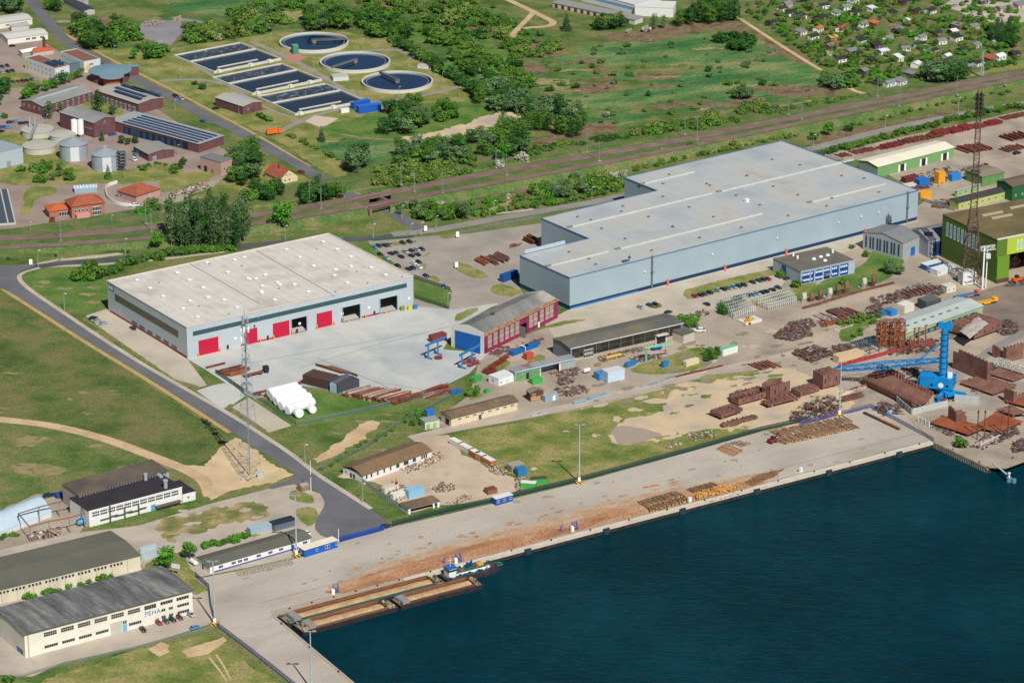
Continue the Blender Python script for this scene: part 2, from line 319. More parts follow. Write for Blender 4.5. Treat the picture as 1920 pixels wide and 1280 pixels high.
for k in range(60):
    x,y=R.choice([(R.uniform(1150,1340),R.uniform(745,835)),(R.uniform(1240,1460),R.uniform(690,745)),(R.uniform(1000,1150),R.uniform(800,880)),(R.uniform(1300,1480),R.uniform(796,815))]);w=R.uniform(3,20);h_=R.uniform(1,4)
    sheet('grass' if k%4 else 'sand',[(x-w,y+w*.15),(x-w*.4,y-h_),(x+w*.5,y-h_),(x+w,y-w*.2),(x+w*.3,y+h_*.8),(x-w*.5,y+h_)],DRY if k%4 else mat('building_sand',''),.0915+.0001*k,smooth=1,rag=.9,step=1.3)
# --- bark litter where timber is loaded on the quay
LITT=mat('thin_litter',[(.3,'a5805f'),(.5,'ae9274'),(.62,'b2a08c'),(.75,'a99c8c')],sc=.2,det=10,rgh=.7,fine=.15,fsc=1,stretch=(.4,1,1),rot=radians(34))
sheet('litter',[(600,1108),(690,1066),(850,1018),(1000,980),(1160,936),(1300,908),(1450,882),(1470,892),(1400,922),(1200,968),(930,1037),(700,1101),(640,1116)],LITT,.083,smooth=1,rag=1.2,step=1)
sheet('litter',[(630,1105),(700,1072),(860,1028),(1000,992),(1060,982),(1180,945),(1300,925),(1400,900),(1440,895),(1400,920),(1280,945),(1180,968),(1050,1003),(930,1036),(800,1070),(700,1098),(650,1112)],BARK,.09,smooth=1,rag=1.1,step=.8)
sheet('litter',[(700,1078),(640,1098),(600,1112),(650,1110),(720,1092)],BARK,.087,smooth=1,rag=1,step=.8)
for i in range(44):
    x=R.uniform(640,1300);y=1075-(x-700)*.262+R.uniform(-30,-4);w=R.uniform(3,15)
    sheet('litter',[(x-w,y+w*.2),(x,y-2.5),(x+w,y-w*.22),(x+w*.3,y+2)],BARK,.08+i*.0004,smooth=1,rag=.5,step=1)
for o_,w_,m_ in((3.4,.3,RAILM),(13.5,.3,mat('joint_seal','77746f'))):strip('crane_rail',[QC,QE1],w_,m_,.1,smooth=0,off=o_)
for k in range(17):
    a_=G(*QC).lerp(G(*QE1),(k+.6)/17.5);d_=Vector((-(G(*QE1)-G(*QC)).y,(G(*QE1)-G(*QC)).x,0)).normalized()
    if k>1:sheet('joint',[(a_.x+d_.x*s+t*.574,a_.y+d_.y*s-t*.819*0+t*.4)for s,t in((4,0),(30-k*.3,0),(30-k*.3,.25),(4,.25))],mat('slab_joint','94897d',fine=.1),.072,metres=True)
for k in range(60):
    x=R.uniform(430,1700);y=1152-(x-513)*.261-R.uniform(8,95);w=R.uniform(2,12);h_=R.uniform(.8,3)
    sheet('stain',[(x-w,y+w*.22),(x-w*.3,y-h_),(x+w*.8,y-w*.2),(x+w*.3,y+h_)],mat('oil_stain',[(.3,'8f8375'),(.7,'9f9385')],sc=.5,fine=.1),.074+.0001*k,smooth=1,rag=.3,step=1)
for k in range(70):
    x=R.uniform(1060,1780);y=700-(x-1300)*.2+R.uniform(-60,40);w=R.uniform(4,22);h_=R.uniform(1.5,5)
    sheet('stain',[(x-w,y+w*.22),(x-w*.3,y-h_),(x+w*.8,y-w*.2),(x+w*.3,y+h_)],mat(*(('yard_stain_dark',[(.3,'7d7063'),(.7,'8f8172')])if k%3 else('yard_stain_pale',[(.3,'ab9d8b'),(.7,'bbad98')])),sc=.3,fine=.14),.094+.0001*k,smooth=1,rag=.8,step=1.2)
# --- roads
sheet('road',[(-60,500),(40,497),(75,493),(58,500),(40,508),(30,517),(42,535),(112,581),(200,640),(276,687),(346,726),(415,767),(480,808),(541,848),(588,885),(642,920),(684,946),(738,986),(632,1015),(600,1002),(588,988),(598,965),(610,945),(604,928),(588,917),(560,906),(525,912),(508,918),(502,912),(545,900),(556,890),(530,872),(482,842),(426,803),(337,745),(250,690),(165,640),(60,572),(0,537),(-60,520)],ASPH,.1,smooth=1)
strip('road',[(30,505),(120,493),(250,484),(420,466),(560,450),(700,449),(790,432)],6.5,ASPN,.09)
strip('pavement',[(70,500),(180,497),(300,487),(420,472)],2.5,PAVE,.05,off=0)
sheet('pavement',[(66,494),(122,483),(104,490),(70,497)],PAVE,.05)
sheet('pavement',[(110,486),(220,474),(235,477),(180,484),(115,489)],PAVE,.05)
strip('pavement',[(72,501),(40,509),(27,520),(44,540),(112,586),(200,645),(276,692),(346,732),(420,774),(480,812),(541,852),(588,890),(642,924),(690,955)],2.6,PAVE,.11,off=1.6)
strip('road',[(30,-40),(57,0),(82,32),(107,62),(140,90),(192,116),(237,138),(287,164),(375,212),(475,260),(530,293),(567,313),(610,340),(660,368),(700,380),(735,396),(762,417),(800,432)],8.5,ASPH,.08)
strip('verge',[(118,62),(192,104),(290,152),(390,205),(480,252),(580,312)],2.2,mat('dry_verge',''),.05)
strip('road',[(735,440),(800,434),(880,420),(960,405),(1100,382),(1180,365),(1320,330),(1520,280),(1680,238),(1840,208),(2000,180)],8,ASPO,.1)
strip('road',[(107,42),(120,40),(160,42)],6,ASPO,.06)
strip('pavement',[(905,402),(960,398),(1000,392)],2.5,PAVE,.07)
# --- railway
RUP=[(-80,450),(0,447),(110,443),(300,426),(480,403),(560,392),(660,375),(720,364),(800,348),(960,317),(1100,294),(1300,259),(1440,230),(1640,192),(1800,158),(1920,136),(2050,110)]
RLO=[(-80,468),(0,465),(280,448),(480,419),(560,407),(690,385),(750,374),(830,360),(960,337),(1060,318),(1260,281),(1440,243),(1640,204),(1800,169),(1920,146),(2050,118)]
EMB=3.2
def rail_bank():
    """the grassed bank the two lines run on, open where the road passes under them"""
    def hgt(x):return.5+EMB*max(0,min(1,(x+330)/170))*max(.35,min(1,(620-x)/420))
    lo=[G(a,b+5,hgt(G(a,b).x))for a,b in RLO];up=[G(a,b-7,hgt(G(a,b).x))for a,b in RUP]
    lo=chaikin(lo,2,False);up=chaikin(up,2,False)
    for p in lo+up:p.z=0
    def at(line,x):
        for a,b in zip(line,line[1:]):
            if a.x<=x<=b.x:return a.lerp(b,(x-a.x)/(b.x-a.x))
        return line[-1]
    return lo,up,at,hgt
BLO,BUP,b_at,b_h=rail_bank()
GAPL,GAPR=G(692,388).x,G(733,382).x
def bank_piece(x0,x1):
    n=max(4,int((x1-x0)/10));mb=MB()
    for i in range(n+1):
        x=x0+(x1-x0)*i/n;a=b_at(BLO,x);b=b_at(BUP,x);h=b_h(x);d=(b-a).normalized();sl=h*1.5+.4
        mb.v+=[tuple(a-d*sl-Vector((0,0,.05))),(a.x,a.y,h),(b.x,b.y,h),tuple(b+d*sl-Vector((0,0,.05)))]
    for i in range(n):
        for k in range(3):q=i*4+k;mb.f.append((q,q+4,q+5,q+1));mb.m.append(0)
    for q in(0,n*4):mb.f.append((q,q+1,q+2,q+3));mb.m.append(0)
    o=mb.build('railway_bank',mat('bank_grass',[(.3,'3b5727'),(.43,'4d6630'),(.53,'5f6d3b'),(.62,'756e4b'),(.7,'526b33')],sc=.06,det=10,rgh=.7,fine=.3,fsc=.8,bump=.5));o['kind']='structure'
def bed(px,w,m,dz,name):
    p=[G(a,b,0)for a,b in px];p=[G(a,b,b_h(q.x))for(a,b),q in zip(px,p)];p=chaikin(p,2,False)
    mb=MB();k=len(p);rr=[];ll=[]
    for i,q in enumerate(p):
        t=(p[min(i+1,k-1)]-p[max(i-1,0)]);t.z=0;t.normalize();nn=Vector((-t.y,t.x,0));rr.append(q-nn*w/2);ll.append(q+nn*w/2)
    mb.v=[(q.x,q.y,b_h(q.x)+dz)for q in rr+ll]
    for i in range(k-1):mb.f.append((i,i+1,k+i+1,k+i));mb.m.append(0)
    o=mb.build(name,m);o['kind']='structure';return p
bank_piece(-460,GAPL);bank_piece(GAPR,520)
def lay_track(px,w):
    p=bed(px,w,BALL,.12,'track_bed')
    for offs in(-.75,.75):
        mb=MB();k=len(p);q2=[]
        for i,q in enumerate(p):
            t=(p[min(i+1,k-1)]-p[max(i-1,0)]);t.z=0;t.normalize();q2.append(Vector((q.x-t.y*offs,q.y+t.x*offs,b_h(q.x)+.22)))
        for a,b in zip(q2,q2[1:]):mb.bar(a,b,.16,.14)
        o=mb.build('rail',RAILM);o['kind']='structure'
    return p
lay_track(RUP,8.5);lay_track(RLO,6.2)
# --- plant grounds, top left
RZ2=[.042]
sheet('yard',[(-60,30),(40,48),(92,86),(130,108),(210,150),(330,228),(420,280),(448,305),(420,330),(330,378),(300,400),(120,424),(-60,432)],BRICKP,.02)
for pts in([(-60,140),(45,133),(80,152),(60,165),(-60,168)],[(150,195),(200,185),(235,215),(245,228),(200,222),(165,205)],[(0,245),(40,250),(110,262),(112,300),(200,325),(330,300),(355,330),(260,345),(140,345),(60,350),(-60,335),(-60,250)],[(300,340),(345,325),(420,318),(380,345),(310,362),(300,355)],[(45,355),(70,348),(104,350),(104,365),(70,370),(60,400),(38,406)],[(300,385),(420,330),(490,300),(560,330),(640,345),(690,372),(500,398),(310,415)],[(210,215),(245,222),(240,232),(215,225)]):
    RZ2[0]+=.0016;sheet('grass',pts,DRY,RZ2[0],smooth=1,rag=.7)
sheet('yard',[(300,372),(390,340),(420,332),(400,350),(320,385)],GRAVEL,.06,rag=.6)
sheet('grass',[(180,95),(340,90),(520,62),(640,60),(720,75),(890,160),(880,192),(800,205),(720,222),(640,262),(655,345),(600,318),(500,258),(330,180),(215,125)],DRY,.02,rag=.8)
sheet('grass',[(590,240),(700,212),(760,200),(870,190),(950,200),(900,232),(780,255),(640,262)],LUSH,.03,smooth=1,rag=1.5)
for pts,w in(([(300,152),(370,148),(420,158)],4),([(340,108),(420,155),(500,205),(560,225)],2.5),([(470,78),(530,103),(600,140),(660,178),(700,193)],4.5),([(530,103),(640,100),(730,92),(760,97),(868,155),(865,163),(770,185),(700,193),(600,212),(540,238),(520,250)],4.5)):
    RZ2[0]+=.002;strip('path',pts,w,mat('path_asphalt',[(.3,'86807a'),(.7,'938c84')],sc=.1,fine=.1),RZ2[0])
sheet('pavement',[(534,106),(560,102),(576,108),(560,116),(540,117)],mat('pink_paving','b0796a',fine=.1),.07)
sheet('pavement',[(572,228),(590,217),(635,222),(612,236),(598,238)],mat('pale_slab','c0b09c',fine=.08),.07)
sheet('dirt',[(255,52),(275,42),(340,35),(400,42),(350,58),(330,75),(318,88),(295,80),(262,72)],mat('grey_cinder',[(.3,'78747a'),(.6,'8a8588'),(.75,'a59a90')],sc=.06,det=8,fine=.12),.03,smooth=1,rag=1.2,step=2)
sheet('dirt',[(172,32),(205,30),(210,58),(190,50)],CLAYM,.03,smooth=1,rag=.8)
# --- wild meadow between plant and allotments
RZ=[.004]
SCRUBG=mat('scrub_ground',[(.3,'2f4d27'),(.43,'40602b'),(.53,'526d34'),(.62,'6c6d40'),(.7,'64583f')],sc=.06,det=10,rgh=.68,fine=.3,fsc=.8,bump=.6)
for pts,m in(([(640,5),(800,0),(960,30),(1060,78),(1010,150),(1010,215),(900,205),(890,160),(760,80),(700,60)],SCRUBG),([(330,-5),(640,-5),(640,40),(560,55),(440,72),(345,84),(300,40)],SCRUBG),([(640,300),(730,300),(960,235),(1010,262),(1060,280),(960,308),(760,350),(690,366),(640,340)],SCRUBG),([(1160,250),(1300,230),(1450,195),(1560,182),(1560,196),(1320,252),(1180,276)],SCRUBG),([(735,392),(880,374),(1170,322),(1170,352),(960,392),(800,416)],SCRUBG),([(1060,95),(1180,78),(1290,62),(1400,62),(1540,130),(1560,180),(1440,190),(1250,160),(1120,140)],DEEP),([(1060,180),(1200,165),(1400,160),(1560,160),(1570,178),(1300,208),(1150,235),(1080,240),(1000,215)],DEEP),([(1030,105),(1090,102),(1160,130),(1130,150),(1060,140)],DEEP),([(880,205),(960,190),(1000,205),(940,228),(880,232)],DEEP),([(590,265),(700,262),(760,268),(740,300),(640,302),(600,285)],DEEP),
               ([(1098,68),(1200,58),(1290,42),(1370,38),(1400,52),(1420,70),(1340,52),(1250,75),(1180,80)],BROWN),([(1350,36),(1390,38),(1520,118),(1500,122),(1440,85)],BROWN),([(1080,102),(1110,108),(1160,130),(1150,142),(1120,140)],BROWN),([(1060,160),(1150,148),(1172,162),(1120,180),(1085,176)],BROWN),([(1170,140),(1260,130),(1290,142),(1210,155)],BROWN),([(1278,195),(1380,190),(1430,175),(1440,200),(1330,208)],BROWN),([(990,262),(1130,225),(1160,240),(1120,262),(1040,280)],BROWN),([(1440,155),(1560,165),(1590,178),(1450,182)],BROWN),([(640,5),(780,0),(800,15),(700,25)],BROWN),([(880,100),(960,85),(1060,75),(1060,100),(960,125)],BROWN),([(780,60),(900,62),(930,90),(880,95)],GRASS),
               ([(1050,270),(1140,258),(1240,250),(1150,268),(1040,282)],STRAW),([(1430,205),(1520,188),(1600,184),(1520,202),(1440,215)],STRAW),([(500,18),(580,18),(570,40),(520,42)],STRAW),([(1120,128),(1200,118),(1290,122),(1340,132),(1230,140)],GRASS),([(1150,205),(1220,190),(1330,186),(1310,200),(1200,220)],GRASS),([(1210,200),(1290,188),(1320,196),(1240,208)],BROWN),([(1060,210),(1150,195),(1170,205),(1090,228)],LUSH),([(1380,165),(1440,158),(1470,168),(1400,176)],BROWN),([(770,100),(850,120),(940,160),(930,178),(850,150)],DEEP),([(640,60),(760,70),(900,110),(960,140),(980,100),(900,70),(780,40)],LUSH),([(800,40),(900,45),(960,60),(880,66)],BROWN),([(930,120),(990,112),(1040,130),(1000,142)],BROWN),([(990,150),(1050,145),(1080,160),(1030,172)],STRAW),([(700,340),(800,318),(900,300),(880,330),(760,352)],LUSH),([(1180,306),(1300,280),(1400,258),(1410,264),(1320,284),(1190,316)],BROWN),([(880,376),(1000,352),(1100,336),(1090,345),(1000,364),(900,386)],BROWN),([(1520,262),(1640,232),(1800,200),(1810,210),(1650,244),(1540,274)],BROWN),([(300,0),(480,0),(470,30),(330,30)],DEEP),([(460,0),(640,-5),(630,20),(480,22)],LUSH),([(880,398),(960,372),(985,375),(920,400)],STRAW)):
    RZ[0]+=.0018;sheet('reed',pts,m,RZ[0],smooth=2,rag=3.2,step=3,kind='stuff')
for k in range(80):
    x,y=R.choice([(R.uniform(1060,1540),R.uniform(75,150)),(R.uniform(1060,1560),R.uniform(150,225)),(R.uniform(920,1100),R.uniform(100,200))]);w=R.uniform(8,50);h_=R.uniform(.7,3);RZ[0]+=.0004
    sheet('reed',[(x-w,y+w*.05),(x-w*.4,y-h_),(x+w*.5,y-h_*.7),(x+w,y-w*.05),(x+w*.3,y+h_*.8),(x-w*.5,y+h_)],R.choice([STRAW,DEEP,BROWN,LUSH,DEEP]),RZ[0],smooth=1,rag=1.5,step=2,kind='stuff')
sheet('dirt',[(740,262),(800,250),(900,225),(960,205),(990,228),(1000,245),(960,240),(880,250),(780,268)],mat('building_sand',''),.05,smooth=1,rag=2,step=2)
strip('path',[(640,252),(700,262),(780,262),(860,250)],2.5,mat('worn_patch',''),.045)
strip('path',[(930,-10),(970,8),(1000,22),(1025,35),(1040,42),(1030,50),(990,52),(975,55),(960,72)],5,DIRT,.05)
strip('path',[(1000,22),(995,30),(980,45),(955,70)],4,DIRT,.058)
strip('path',[(1380,30),(1440,70),(1500,108),(1540,132)],3,DIRT,.05)
strip('path',[(1592,165),(1610,174),(1640,178),(1700,165)],3.5,DIRT,.05)
# --- allotments
sheet('ground',[(1370,-40),(2000,-40),(2000,128),(1640,172),(1560,140),(1470,72),(1380,28)],mat('garden_mosaic',[(.28,'3e5a27'),(.42,'54702f'),(.52,'5f6d3a'),(.6,'7d6c4e'),(.68,'907f62'),(.78,'5b7a35')],sc=.09,det=6,fine=.3,fsc=.6,bump=.5,rgh=.65),.02)
sheet('yard',[(1765,12),(1800,-10),(1930,-20),(1980,40),(1920,42),(1830,42),(1800,22)],PAVE,.05)
sheet('verge',[(1800,145),(1920,112),(1990,105),(1990,118),(1860,148)],DRY,.04)
for x,y in((1745,38),(1580,45),(1660,95),(1785,92),(1815,118),(1700,60),(1530,45),(1640,130),(1560,80)):
    sheet('garden_bed',[(x-14,y+3),(x+4,y-4),(x+15,y-2),(x-2,y+5)],R.choice([CLAYM,DRY,LUSH,CLAYM]),.045+R.random()*.004,rag=.5)
# --- car park grass, islands, verges
sheet('yard',[(354,670),(774,573),(640,445),(620,448),(210,540)],PALE,.055);sheet('yard',[(1790,545),(1866,531),(2060,492),(1980,400),(1800,440)],YARD,.05)
sheet('grass',[(40,520),(62,508),(130,500),(220,490),(225,500),(200,520),(203,575),(165,582),(120,580),(60,540)],LUSH,.02,rag=.4)
sheet('grass',[(150,598),(158,594),(192,618),(330,712),(375,724),(362,729),(328,718),(180,614)],mat('kerb_plants',[(.3,'4d5f2e'),(.7,'8b8254')],sc=.3,fine=.25),.07,rag=.4)
sheet('grass',[(416,768),(430,758),(445,757),(436,764),(500,806),(497,812)],mat('kerb_plants',''),.07,rag=.3)
sheet('grass',[(776,522),(842,546),(848,545),(842,580),(776,560)],LUSH,.06,rag=.3)
sheet('grass',[(654,458),(695,458),(760,510),(745,515)],LUSH,.06,rag=.4)
for pts in([(847,497),(858,488),(925,518),(895,524),(862,512)],[(918,540),(935,530),(965,540),(985,548),(950,558),(922,550)],[(800,520),(812,515),(828,526),(822,530)],[(790,492),(800,495),(800,505),(788,505)],[(795,478),(806,472),(806,478),(790,482)],[(820,442),(860,438),(850,446),(832,448)],[(690,458),(780,450),(780,455),(700,465)],[(1279,552),(1290,540),(1440,505),(1480,502),(1440,520),(1330,553),(1290,563)],[(1210,572),(1235,567),(1244,574),(1225,580)],[(850,590),(890,576),(900,580),(856,606)],[(1385,570),(1440,555),(1490,535),(1530,520),(1530,560),(1420,575)],[(1530,530),(1620,500),(1640,460),(1700,480),(1680,520),(1560,560),(1500,565)],[(1020,612),(1060,600),(1110,598),(1060,608),(1028,616)],[(900,692),(935,672),(960,678),(948,690),(915,705)],[(985,675),(1020,660),(1025,690),(995,695)],[(1180,690),(1260,665),(1300,650),(1340,655),(1350,668),(1320,690),(1250,702),(1190,700)],[(1580,600),(1620,590),(1690,570),(1640,600),(1600,640),(1570,640)],[(880,740),(900,735),(910,742),(880,752)]):
    sheet('grass',pts,DRY if pts[0][0]<1500 else LUSH,.075+R.random()*.004,smooth=1,rag=.5,step=2)
for pts in([(470,680),(760,628)],[(595,671),(750,735)],[(560,690),(700,648),(930,590)],[(700,715),(850,740)]):
    strip('joint',pts,.35,mat('joint_seal','77746f'),.075,smooth=0)
sheet('road',[(1795,560),(1920,520),(2050,540),(2050,640),(1920,620),(1840,625),(1760,640),(1800,600)],mat('oily_asphalt',[(.3,'6e6259'),(.55,'7f7267'),(.75,'8d8073')],sc=.06,det=8,fine=.1),.06,rag=.5)
strip('road',[(1780,720),(1850,660),(1925,620)],6,ASPO,.05)
# --- quay wall: light coping, sheet piling, fender blocks, bollards
COPE=mat('coping_concrete',[(.3,'b9b1a1'),(.7,'cbc3b2')],sc=.2,fine=.08);PILEM=mat('pile_wall',[(.3,'2a2523'),(.7,'4a3d36')],sc=.4,fine=.15)
def quay(label,pa,pb,cope,pile,fend,boll,wide=2.4):
    a,b=G(*pa),G(*pb);L=(b-a).length;t=thing('quay_wall',label,'quay wall',a,atan2(b.y-a.y,b.x-a.x))
    MB().box(0,L,.02,wide,-1.1,.22).build('coping',cope,t)
    w=MB().box(0,L,.25,.8,-6,-1.1)
    n=int(L/1.6)
    for k in range(n):w.box(k*1.6+.2,k*1.6+.8,-.05,.25,-6,-1.15)
    w.build('sheet_piling',pile,t)
    for k in range(fend):
        x=L*(k+.5)/fend
        f=MB().box(x-1.6,x+1.6,-.75,-.02,-3.4,.12);f.box(x-1.1,x+1.1,-.95,-.75,-3.2,-.1);f.build('fender',plain('2f3a42'),t)
    for k in range(boll):
        x=L*(k+.5)/boll+3
        MB().cyl((x,1.2,.2),(x,1.2,.65),.28,.22,8).cyl((x,1.2,.65),(x,1.2,.8),.42,.42,8).build('bollard',MDARK,t)
    return t
quay('long pale concrete quay wall with dark fender blocks beside the harbour water',(760,1088),QE1,COPE,PILEM,7,14)
quay('short stretch of quay wall behind the moored sand barges',QC,(760,1088),mat('stained_coping','a39684'),PILEM,0,6)
quay('quay wall at the bottom of the harbour running down past the barge bows',(790,1385),QC,mat('stained_coping',''),PILEM,0,5,1.2)
quay('old weathered concrete quay wall of the shipyard pier beside the green bush',QE1[:1]+(829.5,),QE2,mat('old_quay_stone',[(.3,'7d7262'),(.7,'a39782')],sc=.3,fine=.15),mat('old_quay_stone',''),0,2,1.4)
quay('rusty sheet pile quay wall at the right edge of the pier',(1851,877),(2100,798.5),mat('old_quay_stone',''),mat('rust_piling',[(.3,'4d352f'),(.7,'6b483e')],sc=.4,fine=.15),0,3,1)
# ---------------------------------------------------------------- buildings
_W={}
def win_mesh(n,style='window'):
    """a window one metre square with n panes, scaled where it is set; faces -y"""
    if(n,style)not in _W:
        mb=MB();fr=.07 if n<3 else.05
        mb.box(0,1,-.05,0,0,1,1)
        k=fr/max(1,n)*2
        for a in range(n+1):
            x=a/n;mb.box(max(0,x-k/2),min(1,x+k/2),-.09,-.05,0,1,0)
        for z0,z1 in((0,fr),(1-fr,1))+(((.47,.53),)if style=='bar' else()):mb.box(0,1,-.1,-.05,z0,z1,0)
        _W[(n,style)]=mb.mesh('window',[MWHITE,MGLASS])
    return _W[(n,style)]
_D={}
def door_mesh(ribs):
    if ribs not in _D:
        mb=MB().box(0,1,-.06,0,0,1)
        for k in range(ribs):mb.box(.02,.98,-.1,-.06,(k+.15)/ribs,(k+.75)/ribs)
        _D[ribs]=mb.mesh('door',[MWHITE])
    return _D[ribs]
class Bld:
    """a building on the ground: front wall runs from pixel p0 to pixel p1 (left to right), local x along it, y away from it"""
    def __init__(s,name,label,cat,p0,p1,W,H,wall,roof,rt='flat',rh=1.5,z=0,zb=0,ov=.35,group=None,open_=(),par=0,Wr=None,th=.22,fascia=None,base=None):
        a=G(*p0,z);b=G(*p1,z);d=b-a;s.L=hypot(d.x,d.y);s.rot=atan2(d.y,d.x);s.H=H
        s.root=thing(name,label,cat,(a.x,a.y,zb),s.rot,group)
        if isinstance(W,tuple):
            q=G(*W,Wr if Wr is not None else H)-a;s.W=-q.x*sin(s.rot)+q.y*cos(s.rot)
        else:s.W=W
        L,W=s.L,s.W;s.rt=rt;s.rh=rh
        prof=[(0,0),(L,0),(L,W),(0,W)]
        mb=MB()
        if open_ or rt=='shell':
            t=.4;x=0
            for(u0,u1,h)in sorted(open_):
                if u0>x:mb.box(x,u0,0,t,0,H)
                if h<H-.05:mb.box(u0,u1,0,t,h,H)
                x=u1
            if x<L:mb.box(x,L,0,t,0,H)
            mb.box(0,t,t,W,0,H).box(L-t,L,t,W,0,H).box(t,L-t,W-t,W,0,H)
        else:mb.prism(prof,0,H)
        if rt=='gx':
            for x0,x1 in((0,.3),(L-.3,L)):mb.extr([(0,H),(W,H),(W/2,H+rh)],'x',x0,x1)
        if rt=='gy':
            for y0,y1 in((0,.3),(W-.3,W)):mb.extr([(0,H),(L,H),(L/2,H+rh)],'y',y0,y1)
        if rt=='mf':
            for x0,x1 in((0,.3),(L-.3,L)):mb.extr([(0,H),(W,H),(W,H+.01),(0,H+rh)],'x',x0,x1)
            mb.box(.3,L-.3,0,.3,H,H+rh-.05)
        if rt=='mb':
            for x0,x1 in((0,.3),(L-.3,L)):mb.extr([(0,H),(W,H),(W,H+rh)],'x',x0,x1)
            mb.box(.3,L-.3,W-.3,W,H,H+rh-.05)
        if par:
            for q in((0,L,0,.3),(0,L,W-.3,W),(0,.3,.3,W-.3),(L-.3,L,.3,W-.3)):mb.box(*q,H,H+par)
        s.wall=mb.build('wall',wall,s.root)
        if base:MB().box(-.06,L+.06,-.06,W+.06,0,base[1]).build('plinth',base[0],s.root)
        o=ov;r=MB();th=th
        if rt in('flat','shell'):
            if par:r.box(.3,L-.3,.3,W-.3,H,H+.12)
            else:r.box(-o,L+o,-o,W+o,H+.002,H+th)
        elif rt=='gx':
            k=rh/(W/2)
            r.extr([(-o,H-o*k),(W/2,H+rh),(W+o,H-o*k),(W+o,H-o*k+th),(W/2,H+rh+th),(-o,H-o*k+th)],'x',-o,L+o)
        elif rt=='gy':
            k=rh/(L/2)
            r.extr([(-o,H-o*k),(L/2,H+rh),(L+o,H-o*k),(L+o,H-o*k+th),(L/2,H+rh+th),(-o,H-o*k+th)],'y',-o,W+o)
        elif rt in('mf','mb'):
            k=rh/W;z0,z1=(H+rh,H)if rt=='mf' else(H,H+rh);sg=(z1-z0)/W
            r.extr([(-o,z0-o*sg),(W+o,z1+o*sg),(W+o,z1+o*sg+th),(-o,z0-o*sg+th)],'x',-o,L+o)
        elif rt=='hip':
            e=min(W,L)/2;A=[(-o,-o),(L+o,-o),(L+o,W+o),(-o,W+o)]
            if L>=W:p,q=(e,W/2,H+rh),(L-e,W/2,H+rh)
            else:p,q=(L/2,e,H+rh),(L/2,W-e,H+rh)
            c=[(x,y,H)for x,y in A];d=[(x,y,H-.15)for x,y in A]
            if L>=W:fs=[[c[0],c[1],q,p],[c[1],c[2],q],[c[2],c[3],p,q],[c[3],c[0],p]]
            else:fs=[[c[0],c[1],p],[c[1],c[2],q,p],[c[2],c[3],q],[c[3],c[0],p,q]]
            for f in fs:r.face(f)
            for i in range(4):r.face([d[i],d[(i+1)%4],c[(i+1)%4],c[i]])
            r.face(d[::-1])
        elif rt=='arch':
            n=10;pr=[(W*i/n,H+rh*sin(pi*i/n))for i in range(n+1)]
            r.extr([(y,z+th)for y,z in pr]+[(y,z-.02)for y,z in reversed(pr)],'x',-o,L+o)
            for x0,x1 in((0,.3),(L-.3,L)):r.extr(pr,'x',x0,x1,1)
        s.roof=r.build('roof',[roof,wall]if rt=='arch' else roof,s.root)
        if fascia:MB().box(-o-.05,L+o+.05,-o-.06,-o,H-fascia[1]*.4,H+fascia[1]*.6).build('fascia',fascia[0],s.root)
    def xf(s,side,u):
        if side=='F':return(u,0),0
        if side=='L':return(0,s.W-u),-pi/2
        if side=='R':return(s.L,u),pi/2
        return(s.L-u,s.W),pi
    def win(s,side,u,z,w,h,n=1,glass=None,frame=None,style='window',name='window',out=0):
        (x,y),r=s.xf(side,u)
        if out:x+=out*sin(r);y-=out*cos(r)
        return inst(name,win_mesh(n,style),s.root,(x,y,z),r,(w,1,h),mats=[frame,glass]if frame or glass else None)
    def wins(s,side,u0,u1,z,w,h,n,panes=1,**k):
        for i in range(n):s.win(side,u0+(u1-u0-w)*(i/max(1,n-1)),z,w,h,panes,**k)
    def door(s,side,u,w,h,m,ribs=6,z=0,name='door',label=None):
        (x,y),r=s.xf(side,u);return inst(name,door_mesh(ribs),s.root,(x,y,z),r,(w,1,h),mats=[m],label=label)
    def band(s,side,u0,u1,z0,z1,m,name='wall_band',t=.05):
        (x,y),r=s.xf(side,u0);o=MB().box(0,u1-u0,-t,.002,z0,z1).build(name,m,s.root);o.location=(x,y,0);o.rotation_euler=(0,0,r);return o
    def add(s,name,mb,m):return mb.build(name,m,s.root)
    def on(s,px,py,z):
        """local x, y of a roof pixel at height z"""
        q=G(px,py,z)-s.root.location;return(q.x*cos(s.rot)+q.y*sin(s.rot),-q.x*sin(s.rot)+q.y*cos(s.rot))
    def u(s,px,py=None,z=0):
        """distance along the front wall for a picture column"""
        for i in range(60):
            t=i
        lo,hi=0.0,s.L
        for _ in range(40):
            m=(lo+hi)/2;p=s.root.matrix_basis if False else None
            X=s.root.location.x+cos(s.rot)*m;Y=s.root.location.y+sin(s.rot)*m
            q=Vector((X,Y+CAMY,z-CAMH));dep=q.y*CP-q.z*SP
            if 960+FPX*q.x/dep<px:lo=m
            else:hi=m
        return(lo+hi)/2

RED=plain('b3163a',.5);ROOFW=mat('membrane_roof',[(.25,'b9b1a6'),(.45,'c7c0b6'),(.6,'cdc7bd'),(.8,'bcb4a9')],sc=.04,det=7,fine=.05,fsc=.3)
HALLG=ribbed('hall_cladding',[(.3,'a6afb4'),(.7,'b0b9bd')],'98a2a8',1.0,radians(34.5),.35)
NAVY=plain('1d3f73',.5);BLUE=plain('1f5fb4',.45);GREYW=plain('b5b8b6',.7)
